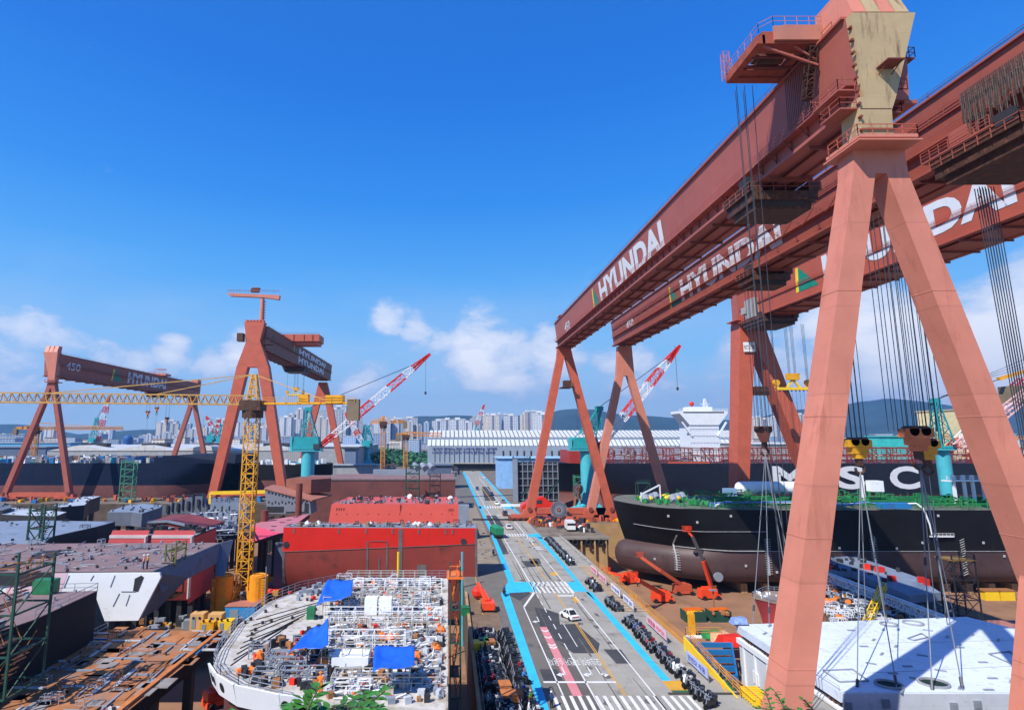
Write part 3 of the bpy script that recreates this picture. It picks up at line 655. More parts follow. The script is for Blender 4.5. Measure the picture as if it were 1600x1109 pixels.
# --- crane B
NB = dict(Yc=53.1, dep=(2.0, 2.5), top=(2.9, -2.2), zs=(56.2, 3.2, -2.3), ztop=63.6, zb=.9, feet=(15.0, -15.0), wt=1.95, wb=2.15, m=crane_pink)
FB = dict(Yc=206, dep=(2.4, 2.6), top=(1.9, -3.2), zs=(52.5, 2.9, -3.7), ztop=63.6, zb=2.2, feet=(14.6, -14.6), wt=2.6, wb=2.9, m=crane_pink)
gB = gantry('gantry_crane', 'second gantry crane behind the nearest one, two walkways crossing the white lettering on its girder', 66, -1, 73.2, 64.3, 46, 208, (3.3, -3.2), (2.6, -2.8), mat('crane_brown_red', (.34, .085, .05), .5, var=.12, vs=.25, dirt=(.2, .05, .03), amt=.2, plates=(9, 2.2, .12), ax='yz'), None, FB,
            walk=((.33, .7, False), (.66, .3, False)), letters=(145, 99.8, 66.0, 71.8, (145.6, 152.8)), ton=('450', 191, 67.0, 3.0, 7.5))
aframe(gB, -1, 66, **NB)
low_trolley(gB, 61.0, 70.5, 54, 65, 63.9); low_trolley(gB, 62.5, 70, 109, 115, 63.9)
q = MB(); q.bb(60.4, 63, 57, 66, 64.2, 64.4); q.bb(60.8, 62.4, 60, 62.4, 64.4, 66.4); q.rail([(60.4, 57, 64.4), (60.4, 66, 64.4)], 1.2, .05, 1.2, 3); q.build('operator_platform', crane_red, gB)
q = MB()
for k in range(34):           # festoon cables bunched at the trolley
    y = 52.5 + k * .24; d = 4.6 + 1.2 * math.sin(k * 1.7) + rnd.random() * .8
    q.tube([(61.3, y, 70.6), (61.1 + .2 * math.sin(k * 2.2), y + .05, 70.6 - d * .8), (61.1, y + .12, 70.6 - d), (61.15, y + .2, 70.6 - d * .8), (61.3, y + .26, 70.6)], .065, 5)
q.build('festoon_cable', mat('festoon_cable_grey', (.055, .038, .032), .6, var=.6, vs=3.), gB)
q = MB(); y = 76.
while y < 200: q.bar((62.4, y, 69.2), (61.4, y, 69.2), .1); q.bar((61.4, y, 69.2), (61.4, y, 68), .1); q.tube([(61.4, y, 68), (61.4, y + 3, 66.2), (61.4, y + 6, 68)], .05, 4) if y < 100 else None; y += 6
q.build('cable_hanger', crane_dark, gB)
q = MB()
for z in (73.0, 73.8, 74.4): q.bar((63.2, 47, z), (63.2, 206, z), .06)
for k in range(9): q.bar((63.2, 47 + k * 19.8, 71.9), (63.2, 47 + k * 19.8, 74.4), .1)
q.build('power_line', dark, gB)
# --- crane C: taller and heavier, third from the left on this side
def headC(root, P):
    h = MB(); h.ext([(109.4, 203.4, 73.4), (109.4, 203.4, 83.6), (122, 203.4, 83.6), (121, 203.4, 73.4)], (0, 4.4, 0)); h.build('leg_head_block', crane_red, root)
    h = MB(); h.bb(107.6, 123, 201.8, 202.0 + 7, 73.0, 73.35); h.rail([(107.6, 201.8, 73.3), (123, 201.8, 73.3)], 1.3, .07, 1.6, 2); h.build('head_platform', crane_bright, root)
    h = MB(); h.bb(109.9, 114.3, 202.37, 202.4, 61.2, 64.8); h.build('sign_board', white_p, root)
    text('capacity_number', '900TON 30M', crane_dark, root, (110.1, 202.36, 62), (1, 0, 0), (0, 0, 1), width=3.9, height=1.6, depth=.02)
    h = MB(); h.bb(112.5, 118.5, 202, 203.2, 45, 45.3); h.bb(113, 118, 202.2, 205, 45.3, 48.3); h.rail([(112.5, 202, 45.3), (118.5, 202, 45.3)], 1.2, .08, 1.4); h.build('leg_landing', machine, root)
FC = dict(Yc=206.5, dep=(7.0, 6.0), top=(5.2, -3.6), zs=(66., 5.8, -5.2), ztop=73.3, zb=2.2, feet=(9.6, -22.), wt=5.6, wb=4.2, m=crane_bright)
gC = gantry('gantry_crane', 'gantry crane on the right whose girder carries the largest white lettering, behind the near legs', 115, -1, 83.2, 72.2, 60, 203, (5.7, -5.7), (5.3, -5.3), mat('crane_deep_red', (.42, .09, .045), .5, var=.1, vs=.2, dirt=(.2, .05, .03), amt=.15, plates=(9, 3.4, .08), ax='yz'), None, FC,
            walk=((.42, .4, False),), letters=(155.5, 100.5, 74.6, 82.2, (158, 168.6)), hd=headC)
aframe(gC, -1, 115, Yc=62, dep=(7.0, 6.0), top=(5.2, -3.6), zs=(66., 5.8, -5.2), ztop=73.3, zb=-.2, feet=(14, -22.), wt=5.6, wb=4.2, m=crane_bright, bog=False)
low_trolley(gC, 108.5, 120.5, 186, 199, 71.6)
q = MB(); q.bb(108, 110, 190, 196, 72, 78.8); q.bb(107.6, 109.4, 195, 198, 74.0, 76.5); q.build('operator_cabin', mat('cabin_grey', (.35, .33, .32), .5), gC)
# --- crane E (far left) and D (taller, with top jib), seen from their other side
def headE(root, P):
    def q(u0, u1, y, z): return [P(u0, y, z), P(u1, y, z), P(u1, y + 3, z), P(u0, y + 3, z)]
    h = MB(); R_ = [(3.6, .1, 266.3, 56.6), (3.6, .1, 266.3, 60.5), (3.9, -3.2, 266.1, 70.9)]
    for a, b in zip(R_, R_[1:]): h.hexa(q(*a), q(*b))
    h.build('end_plate_housing', crane_pink, root)
    for k in range(3):
        h = MB(); u0 = 3.4 - k * 2.2; h.hexa(q(u0, u0 - 2., 266.4, 70.95), [P(u0 - .1, 267.5, 74), P(u0 - 1.8, 267.5, 74), P(u0 - 1.8, 270, 74), P(u0 - .1, 270, 74)]); h.build('housing_rib', crane_pink, root)
    h = MB(); h.bb(-195.4, -190.2, 265.8, 271, 56.0, 56.4); h.rail([(-195.4, 265.8, 56.4), (-190.2, 265.8, 56.4)], 1.1, .08, 1.3); h.build('collar_platform', crane_red, root)
    h = MB(); h.bb(-200, -188, 365, 372, 70.3, 71.6); h.rail([(-200, 365, 71.6), (-188, 365, 71.6)], 1.3, .1, 2); h.bb(-196, -190, 366, 370, 74.5, 74.8); h.bar((-196, 366, 71.6), (-196, 366, 74.6), .2); h.bar((-190, 366, 71.6), (-190, 366, 74.6), .2); h.build('upper_trolley', crane_pink, root)
NE = dict(Yc=268, dep=(2.6, 2.8), top=(3.4, .1), zs=(53.2, 4.0, -.4), ztop=56, zb=1.6, feet=(15.6, -15.4), wt=2.0, wb=2.4, m=crane_red)
FE = dict(Yc=421, dep=(2.8, 3), top=(3.0, -2.8), zs=(52, 3.4, -3.2), ztop=59.4, zb=2.2, feet=(15, -15), wt=2.9, wb=3.2, m=crane_red, bog=False)
gE = gantry('gantry_crane', 'leftmost gantry crane, brownish girder with a white 450 and small white lettering, pink end block', -194.6, 1, 69.9, 59.4, 267.4, 424, (4.0, -3.2), (3.4, -2.5), mat('shaded_crane_red', (.34, .105, .07), .55, var=.1, plates=(9, 3.4, .1), ax='yz'), NE, FE,
            walk=((.5, .7, False),), letters=(327, 372, 61.5, 68.2, (311, 322)), ton=('450', 273, 63.2, 3.8, 11), hd=headE)
low_trolley(gE, -199, -189, 362, 372, 59)
q = MB(); q.bb(-196, -191, 419, 425, 70.1, 73); q.build('end_cabin', crane_pink, gE)
def headD(root, P):
    h = MB(); h.cyl((-93, 269.5, 84), (-93, 269.5, 98.4), 1.3, 1.0, 12); h.build('jib_mast', crane_pink, root)
    for k in range(16): pass
    h = MB(); h.ext([(-109, 268.3, 99.6), (-92, 268.3, 98.8), (-84.5, 268.3, 97.7), (-84.3, 268.3, 100.0), (-111, 268.3, 101.2)], (0, 2.2, 0)); j = h.build('jib_beam', crane_pink, root)
    h = MB(); h.rail([(-110.4, 268.2, 101.5), (-84.5, 268.2, 101.3)], 1.1, .07, 1.5); h.bb(-99, -95, 268.6, 270.2, 101.7, 103.4); h.bb(-98.5, -94.6, 268.4, 270.4, 103.4, 103.9); h.build('jib_railing', crane_dark, j)
    h = MB()
    for k in range(9): h.bb(-91.9, -91.2, 269.2, 269.8, 85.5 + k * 1.4, 85.8 + k * 1.4)
    h.build('mast_ladder', crane_dark, root)
    h = MB()
    for k in range(6): h.bb(-100 + k * 1.6, -99 + k * 1.6, 266.6, 268.8, 85.8, 87.0)
    h.build('top_lug', crane_bright, root)
    h = MB(); h.bb(-90.8, -86.9, 267, 271, 75, 75.4); h.rail([(-90.5, 266.8, 75.4), (-86.9, 266.8, 75.4), (-86.9, 271, 75.4)], 1.6, .12, 1.5); h.bb(-86.9, -86.6, 266.8, 271, 78.6, 79.0); h.build('side_landing', machine, root); h = MB(); h.bb(-104, -101, 267, 270, 76.5, 80.5); h.build('side_cabin', machine, root)
    h = MB(); h.bb(-100, -75, 316, 328, 84.9, 89.0); h.bb(-96, -76, 317, 327, 83.2, 84.88); h.bb(-100, -90.5, 318, 326, 84.4, 84.88); t = h.build('upper_trolley_housing', crane_bright, root)
    h = MB()
    for x in (-96, -90, -84, -79): h.bb(x, x + .35, 315.7, 315.95, 85.1, 88.8)
    h.rail([(-100, 316, 89), (-75, 316, 89)], 1.0, .06, 1.4); h.build('housing_frame', crane_dark, t)
    h = MB(); h.bb(-88.8, -88.78, 266.2, 268, 60.4, 62.6)
    h.build('sign_board', white_letter, root)
ND = dict(Yc=268, dep=(3.8, 4.2), top=(5.2, -4.8), zs=(63.5, 8.2, -7.4), ztop=85.8, zb=2.0, feet=(17.8, -15.6), wt=5.4, wb=3.9, m=crane_bright, capneck=(3.4, -3.2, 76.5))
FD = dict(Yc=421, dep=(3.6, 4), top=(3.0, -3.2), zs=(54., 7.6, -7.0), ztop=71., zb=2.2, feet=(17, -16), wt=5.0, wb=3.9, m=crane_bright, bog=False)
gD = gantry('gantry_crane', 'left gantry crane with a small jib crane standing on its tall red leg head', -95.6, 1, 84.2, 73.0, 270, 424, (5.6, -5.6), (4.8, -4.8), mat('sooty_crane_red', (.25, .10, .07), .6, var=.15, plates=(9, 3.7, .12), ax='yz', dirt=(.1, .05, .04), amt=.3), ND, FD,
            walk=((.5, 1.0, False),), letters=(330, 402, 79.3, 83.0, (318, 326)), hd=headD)
text('lettering', 'HYUNDAI', white_letter, gD, (-90.5, 330, 74.2), (0, 1, 0), (0, 0, 1), width=68, height=4.2, bold=.05, depth=.1)
low_trolley(gD, -101, -88, 335, 349, 72.6)
# ---------------------------------------------------------------- hook blocks with their ropes and slings
def hook(label, x, y, zh, ztop, col, sp=1.2, n=4, slings=(), grp=None, style=0, sc=1.0, nm='hook_block'):
    root = thing(nm, label, 'crane hook', (x, y, zh), grp)
    b = MB()
    if style == 0: b.ext([(x - 1.6 * sc, y - .7 * sc, zh + 1.6 * sc), (x + 1.6 * sc, y - .7 * sc, zh + 1.6 * sc), (x + .45 * sc, y - .7 * sc, zh - 1.6 * sc), (x - .45 * sc, y - .7 * sc, zh - 1.6 * sc)], (0, 1.4 * sc, 0))
    elif style == 1:
        b.bb(x - 1.9 * sc, x + 1.9 * sc, y - .8 * sc, y + .8 * sc, zh, zh + 1.2 * sc); b.bb(x - 1.3 * sc, x + 1.3 * sc, y - .7 * sc, y + .7 * sc, zh - 1.1 * sc, zh - .02); b.bb(x - .8 * sc, x + .9 * sc, y - .6 * sc, y + .6 * sc, zh - 1.9 * sc, zh - 1.12 * sc)
    b.build('block_housing', col, root)
    b = MB()
    for k in (-1, 1): b.cyl((x + k * .8 * sc, y - .8 * sc, zh + .9 * sc), (x + k * .8 * sc, y + .8 * sc, zh + .9 * sc), .7 * sc, n=14)
    b.build('sheave', machine, root)
    b = MB(); b.bb(x - .4 * sc, x + .4 * sc, y - .4 * sc, y + .4 * sc, zh - 3. * sc, zh - 1.5 * sc)
    pts = [(x + .75 * sc * math.sin(a), y, zh - 3.6 * sc + .75 * sc * math.cos(a)) for a in [k * .5 for k in range(0, 11)]]
    b.tube(pts, .22 * sc, 6); b.build('hook', machine if col is not yellow_b else col, root)
    r = MB()
    for i in range(n):
        xx = x + (i - (n - 1) / 2) * sp * 2 / max(1, n - 1)
        for dy in (-.5, .5): r.bar((xx, y + dy * sc, zh + .8 * sc), (xx * .5 + x * .5 + (i - (n - 1) / 2) * sp / max(1, n - 1), y + dy * sc, ztop), .07 * sc ** .5)
    r.build('hoist_ropes', rope_m, root)
    if slings:
        r = MB(); sh = MB()
        for q in slings:
            q = Vector(q); a = Vector((x, y, zh - 4. * sc)); r.bar(a, q, .13, n=5)
            for f in (.45, .93): p = a.lerp(q, f); d = (q - a).normalized(); sh.bar(p - d * .5, p + d * .5, .32, .32, 6)
        r.build('slings', sling_m, root); sh.build('shackle', rope_m, root)
    return root
# ---------------------------------------------------------------- hanging hooks
def P3(v): return tuple(v)
p = PX(1193, 678, 65); hook('salmon triangular hook block with four slings, hanging left of the nearest crane leg', p.x, p.y, p.z, 62.3, mat('salmon_hook', (.60, .16, .07), .5, dirt=(.2, .06, .03), amt=.2), slings=[PZ(1176, 974, 2.05), PZ(1202, 978, 2.05), PZ(1243, 985, 2.05), PZ(1262, 1000, 2.05)], grp='hook blocks over the white block')
p = PX(1340, 698, 65); hook('dark yellow hook block with slings, hanging between the two near legs beside the left one', p.x, p.y, p.z, 62.3, yellow, style=1, sc=.95, slings=[PZ(1353, 970, 2.05), PZ(1386, 968, 2.05), PY(1339, 1103, 65.9), PY(1405, 1096, 65.9)], grp='hook blocks over the white block')
p = PX(1432, 683, 65); hook('orange hook block with many ropes, hanging in the middle between the near legs', p.x, p.y, p.z, 62.3, mat('orange_hook', (.62, .17, .06), .5, dirt=(.2, .06, .03), amt=.2), style=1, n=6, sp=3.4, slings=[PZ(1463, 966, 2.05), PZ(1492, 967, 2.05), PY(1458, 1102, 65.9), PY(1508, 1096, 65.9)], grp='hook blocks over the white block')
p = PX(1456, 700, 67); hook('rusty brown hook block close behind the orange one', p.x, p.y + 1, p.z, 62.3, yellow, style=1, n=4, sp=2.4, sc=.85, slings=[PZ(1480, 975, 2.05)], grp='hook blocks over the white block')
r = thing('hoist_ropes', 'bundle of thin hoist ropes hanging at the right edge, above the right near leg', 'ropes', (66, 62, 61)); mb = MB()
for k in range(6):
    for d in (-.3, .3): mb.bar((64.5 + k * .35, 63.5 + d, 60), (65.8 + k * .25, 63.5 + d, 20), .07)
mb.build('rope', rope_m, r)
mb = MB(); mb.bb(65, 68, 62.8, 64.2, 18, 20); mb.build('block_housing', orange_p, r)
r = thing('hoist_ropes', 'thin hoist ropes running from the overhanging trolley down past the nearest girder', 'ropes', (37.5, 63.5, 73)); mb = MB()
for k in range(5): mb.bar((36.2 + k * .5, 63.5 + (k % 2) * 1.2, 73.6), (36.8 + k * .2, 63.5, -8), .06)
mb.build('rope', rope_m, r)
def spreader(label, c, w, ztop, nh=3, drop=8.):
    r = thing('lifting_beam', label, 'lifting beam', c); x, y, z = c; s = w / 12
    mb = MB(); mb.bb(x - w / 2, x + w / 2, y - .5, y + .5, z - .5 * s, z + .4 * s); mb.build('beam', yellow_b, r)
    mb = MB()
    for k in (-1, 1): mb.bar((x, y, z + 3.2 * s), (x + k * w * .18, y, z + .4 * s), .6 * s)
    mb.build('triangle_frame', yellow_b, r)
    mb = MB(); mb.bb(x - 2 * s, x + 2 * s, y - .8, y + .8, z + 3 * s, z + 5.2 * s); mb.build('block_housing', yellow, r)
    for k in (-1, 1):
        xx = x + k * w * .42 * (1 if k > 0 else 1.15); mb = MB(); mb.cyl((xx, y - .5, z + 2 * s), (xx, y + .5, z + 2 * s), 1.1 * s, n=10); mb.bb(xx - .6 * s, xx + .6 * s, y - .4, y + .4, z + .3 * s, z + 1.6 * s); mb.build('side_hook', yellow, r)
    mb = MB()
    for xx, n in ((x - 1 * s, 3), (x + 1 * s, 3), (x - w * .48, 2), (x + w * .42, 3)):
        for i in range(n): mb.bar((xx + (i - 1) * .3 * s, y, z + 4 * s if abs(xx - x) < 2 * s else z + 2.5 * s), (xx + (i - 1) * .45 * s, y, ztop), .07 * max(1, s * 1.1))
    mb.build('hoist_ropes', rope_m, r)
    mb = MB()
    for k in range(8): xx = x - w * .4 + k * w * .8 / 7; mb.bar((xx, y, z - .5 * s), (xx + .2, y, z - drop), .06); mb.bb(xx - .2, xx + .2, y - .2, y + .2, z - .9 * s, z - .5 * s)
    mb.build('hanging_slings', rope_m, r)
p = PY(1240, 607, 192); spreader('yellow lifting beam hanging under the tallest right crane, in front of its leg', P3(p), 12.2, 69.5, drop=34)
p = PY(462, 617, 342); spreader('yellow lifting beam hanging under the crane that carries the small jib', P3(p), 11., 69.5, drop=40)
for (x, y, w) in ((231, 645, 'left'), (245, 639, 'middle'), (261, 655, 'right')):
    p = PY(x, y, 367); hook('small salmon hook block under the leftmost gantry crane, %s of its three' % w, p.x, p.y, p.z, 56, mat('salmon_hook', (1, 1, 1)), n=2, sp=1., sc=.85, slings=[(p.x, p.y, p.z - 26)], grp='three hooks of the leftmost crane')
# ---------------------------------------------------------------- junk helper: equipment scattered over a deck
def clutter(parent, name, m, cells, z, n, kind='pipe', s=1., rn=None):
    """cells: (x0,x1,y0,y1)"""
    rn = rn or rnd; mb = MB(); x0, x1, y0, y1 = cells
    for _ in range(n):
        x = rn.uniform(x0, x1); y = rn.uniform(y0, y1)
        if kind == 'pipe':
            L = rn.uniform(.8, 4) * s; a = rn.choice((0, 0, math.pi / 2)) + rn.uniform(-.08, .08); zz = z + rn.uniform(.1, 1.) * s
            q = [(x, y, zz), (min(x1, x + L * math.cos(a)), min(y1 + .5, y + L * math.sin(a)), zz)]
            if rn.random() < .4: q.append((q[1][0], q[1][1], z))
            mb.tube(q, rn.uniform(.05, .13) * s, 6)
        elif kind == 'box':
            w, d, h = (rn.uniform(.3, 1.3) * s for _ in range(3)); mb.box((x, y, z + h / 2), (w, d, h), rn.uniform(0, 1.5))
        elif kind == 'frame':
            w, d, h = rn.uniform(1, 3) * s, rn.uniform(.8, 2) * s, rn.uniform(.8, 2) * s
            for a, b in ((0, 0), (w, 0), (w, d), (0, d)): mb.bar((x + a, y + b, z), (x + a, y + b, z + h), .09)
            for a, b, c, e in ((0, 0, w, 0), (w, 0, w, d), (w, d, 0, d), (0, d, 0, 0)): mb.bar((x + a, y + b, z + h), (x + c, y + e, z + h), .09); mb.bar((x + a, y + b, z + h * .5), (x + c, y + e, z + h * .5), .06)
        elif kind == 'post': mb.bar((x, y, z), (x, y, z + rn.uniform(.7, 2) * s), .1 * s)
        elif kind == 'plate': mb.box((x, y, z + .08), (rn.uniform(.3, .8) * s, rn.uniform(1, 4) * s, .12), rn.uniform(-.2, .2))
    o = mb.build(name, m, parent); o['kind'] = 'stuff'; return o
def inpoly(poly, x, y):
    c = False; j = len(poly) - 1
    for i in range(len(poly)):
        if (poly[i][1] > y) != (poly[j][1] > y) and x < (poly[j][0] - poly[i][0]) * (y - poly[i][1]) / (poly[j][1] - poly[i][1]) + poly[i][0]: c = not c
        j = i
    return c
def scatter(parent, name, m, poly, z, n, kind, s=1., wd=1.):
    xs = [p[0] for p in poly]; ys = [p[1] for p in poly]; mb = MB()
    for _ in range(n * 3):
        x = rnd.uniform(min(xs), max(xs)); y = rnd.uniform(min(ys), max(ys))
        if not inpoly(poly, x, y): continue
        n -= 1
        if n < 0: break
        if kind == 'pipe':
            L = rnd.uniform(1, 5) * s; a = rnd.choice((0, 0, .3, math.pi / 2, 1.1)); q = (x + L * math.cos(a), y + L * math.sin(a))
            if inpoly(poly, *q): mb.tube([(x, y, z + .2 * s), (q[0], q[1], z + .2 * s + rnd.uniform(0, .4))], rnd.uniform(.05, .14) * s, 5)
        elif kind == 'box': w, d, h = (rnd.uniform(.3, 1.2) * s for _ in range(3)); mb.box((x, y, z + h / 2), (w, d, h), rnd.uniform(0, 1.5))
        elif kind == 'lug': mb.box((x, y, z + .2 * s), (.3 * s, .3 * s, .4 * s), rnd.uniform(0, 1.5))
        elif kind == 'frame':
            w, d, h = rnd.uniform(1, 3) * s, rnd.uniform(.8, 2) * s, rnd.uniform(.8, 1.8) * s
            if not (inpoly(poly, x + w, y + d) and inpoly(poly, x + w, y)): continue
            for a, b in ((0, 0), (w, 0), (w, d), (0, d)): mb.bar((x + a, y + b, z), (x + a, y + b, z + h), .08 * wd)
            for a, b, c, e in ((0, 0, w, 0), (w, 0, w, d), (w, d, 0, d), (0, d, 0, 0)): mb.bar((x + a, y + b, z + h), (x + c, y + e, z + h), .08 * wd); mb.bar((x + a, y + b, z + h * .5), (x + c, y + e, z + h * .5), .06 * wd)
        elif kind == 'plank': mb.box((x, y, z + .1), (rnd.uniform(.2, .5) * s, rnd.uniform(2, 6) * s, .15), rnd.choice((.03, -.04, 1.57, 1.54, .06)))
        elif kind == 'sheet': mb.box((x, y, z + .05), (rnd.uniform(1, 2.5) * s, rnd.uniform(1, 3) * s, .08), rnd.choice((0, .04, 1.57)))
        elif kind == 'bag':
            n0 = len(mb.v); mb.ball((x, y, z + .35 * s), rnd.uniform(.35, .75) * s, 8, rnd.uniform(.5, 1.3))
            for q in range(n0, len(mb.v)): v = mb.v[q]; mb.v[q] = (v[0] + rnd.uniform(-.13, .13) * s, v[1] + rnd.uniform(-.13, .13) * s, v[2] + rnd.uniform(-.16, .16) * s)
    o = mb.build(name, m, parent); o['kind'] = 'stuff'; return o
def slab(name, label, cat, poly, zt, zb, top, side, group=None, over=0.):
    """a ship section whose deck outline is given on the photograph and lies at height zt"""
    q = px_at(poly, zt) if not isinstance(poly[0], Vector) else poly
    cx = sum(p[0] for p in q) / len(q); cy = sum(p[1] for p in q) / len(q)
    r = thing(name, label, cat, (cx, cy, zb), group)
    mb = MB(); mb.prism(q, zb, zt - .02); mb.build('side_shell', side, r)
    mb = MB(); mb.prism(q, zt - .018, zt + .06); mb.build('deck_plate', top, r)
    return r, q
def px_at(pts, z): return [tuple(PZ(x, y, z)[:2]) for x, y in pts]
def supports(root, poly, zb, n=8, m=None):
    xs = [p[0] for p in poly]; ys = [p[1] for p in poly]; mb = MB(); k = 0
    for i in range(4):
        for j in range(3):
            x = min(xs) + (i + .5) / 4 * (max(xs) - min(xs)); y = min(ys) + (j + .5) / 3 * (max(ys) - min(ys))
            if inpoly(poly, x, y): mb.bb(x - .5, x + .5, y - .5, y + .5, -11, zb)
    if mb.v: mb.build('support_block', m or dark, root)
# ---------------------------------------------------------------- the big white block held by the hooks
def white_block():
    poly = [(43.5, 66), (101, 66), (105, 82), (84, 85.6), (81.6, 91.8), (62, 89.8), (43.5, 88.2)]
    r = thing('ship_block', 'huge white block beside the near crane leg, shadows of crane legs on its top', 'ship section', (60, 70, -6.4))
    cxx = 60; cyy = 72
    def ins(d): return [(x + (d if x < 50 else -d), y + (d if y < 70 else -d)) for x, y in poly]
    mb = MB(); mb.prism(ins(.0), .9, 2.0); mb.build('top_slab', roof_white, r)
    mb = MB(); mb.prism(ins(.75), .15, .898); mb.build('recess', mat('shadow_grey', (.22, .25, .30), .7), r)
    mb = MB(); mb.prism(ins(-.12), -.55, .148); mb.build('gallery_slab', white_p, r)
    mb = MB(); mb.prism(ins(.15), -6.4, -.552); mb.build('wall', mat('white_plate_wall', (.60, .64, .68), .55, var=.08, plates=(3, 2.5, .12), ax='yz', dirt=(.3, .3, .3), amt=.15), r)
    mb = MB()
    for y in (67.6, 70.6, 73.9, 77.1, 80.4, 83.6, 86.6): mb.bb(43.45, 43.64, y, y + .25, -6.1, -.56)
    for y in (66.8, 70.1, 74.6, 78.6, 83.1): mb.bb(43.5, 43.63, y, y + 1.4, -4.6, -3.0)
    mb.build('stiffener', white_p, r)
    mb = MB()
    for k in range(30): y = 66.6 + k * .7; mb.cyl((43.9, y, .5), (43.9, y + .4, .5), .18 + .1 * math.sin(k), n=6)
    mb.tube([(44, 66.4, .62), (44, 87.5, .62)], .08); mb.build('pipe_run', machine, r)
    mb = MB(); mb.bb(43.7, 100.9, 65.88, 65.985, -6.3, 1.85); mb.build('front_plate', mat('white_plate_front', (.56, .60, .66), .55, var=.08, plates=(5, 3.5, .1), ax='xz', dirt=(.35, .33, .32), amt=.25), r)
    mb = MB()
    for (x, y) in ((1316, 1095), (1375, 1090), (1480, 1095), (1517, 1092)):
        p = PY(x, y, 66.1); mb.bb(p.x, p.x + .8, 65.72, 65.87, p.z - .9, p.z); mb.bb(p.x + .15, p.x + .65, 65.68, 65.72, p.z - .75, p.z - .15)
    mb.build('vent_box', steel_grey, r)
    def T(x, y): return PZ(x, y, 2.0)
    mb = MB()
    for (x, y, rr) in ((1389, 1070, 1.35), (1459, 1068, 1.5), (1389, 976, 1.1), (1427, 974, 1.3)):
        c = T(x, y); n = 28
        ri = [(c.x + rr * math.cos(2 * math.pi * k / n), c.y + rr * .85 * math.sin(2 * math.pi * k / n)) for k in range(n)]
        for k in range(n): a = ri[k]; b = ri[(k + 1) % n]; mb.bar((*a, 2.12), (*b, 2.12), .22)
    mb.build('pipe_rim', mat('rim_grey', (.30, .31, .33), .5), r)
    mb = MB()
    for (x, y, rr) in ((1389, 1070, 1.3), (1459, 1068, 1.45)): c = T(x, y); mb.face([(c.x + rr * math.cos(a * .5236), c.y + rr * .85 * math.sin(a * .5236), 2.03) for a in range(12)])
    mb.build('open_pipe_mouth', mat('deep_green_black', (.01, .025, .02), .8), r)
    mb = MB()
    for q in (((1286, 1048), (1332, 1046), (1357, 1064), (1312, 1066)), ((1418, 998), (1440, 990), (1450, 996), (1428, 1001)), ((1545, 1022), (1578, 1018), (1602, 1035), (1590, 1042)), ((1205, 994), (1225, 993), (1262, 1010), (1240, 1014))):
        pp = [T(*a) for a in q]
        for a, b in zip(pp, pp[1:] + pp[:1]): mb.bar((a.x, a.y, 2.08), (b.x, b.y, 2.08), .14)
    for x, y in ((1361, 1037), (1418, 1041), (1441, 1024), (1480, 995), (1551, 1060), (1536, 1035), (1365, 1000), (1400, 1010), (1520, 992), (1330, 985), (1230, 980), (1203, 978), (1500, 1075), (1270, 1000), (1450, 985), (1395, 1052), (1430, 1060), (1470, 1048), (1350, 1010), (1378, 1022), (1500, 1012), (1560, 1000), (1410, 1080), (1545, 1078), (1580, 1065), (1195, 990), (1218, 1002)):
        c = T(x, y); mb.box((c.x, c.y, 2.07), (1.1, .25, .14), rnd.choice((-.5, .7, 0)))
    mb.build('lifting_lug', steel_grey, r)
    mb = MB()
    for q in (((1335, 1052), (1595, 1040)), ((1190, 985), (1290, 1015)), ((1180, 977), (1310, 1060)), ((1345, 1005), (1590, 1000))):
        a, b = T(*q[0]), T(*q[1]); mb.bar((a.x, a.y, 2.02), (b.x, b.y, 2.02), .07, .05)
    mb.rail([(43.6, 66.2, 2), (43.6, 72, 2)], .5, .03, 2); mb.build('edge_seam', mat('seam_grey', (.42, .44, .5), .6), r)
    mb = MB(); mb.bar((43.4, 66, -5), (42.6, 65, 0.4), .12); mb.rail([(43.3, 76, -1.2), (42.9, 72.5, -2.6)], 1.1, .04, 1.5); mb.bb(42.3, 43.4, 72, 79, -2.6, -2.45); mb.build('side_gangway', white_p, r)
    supports(r, poly, -6.4)
white_block()
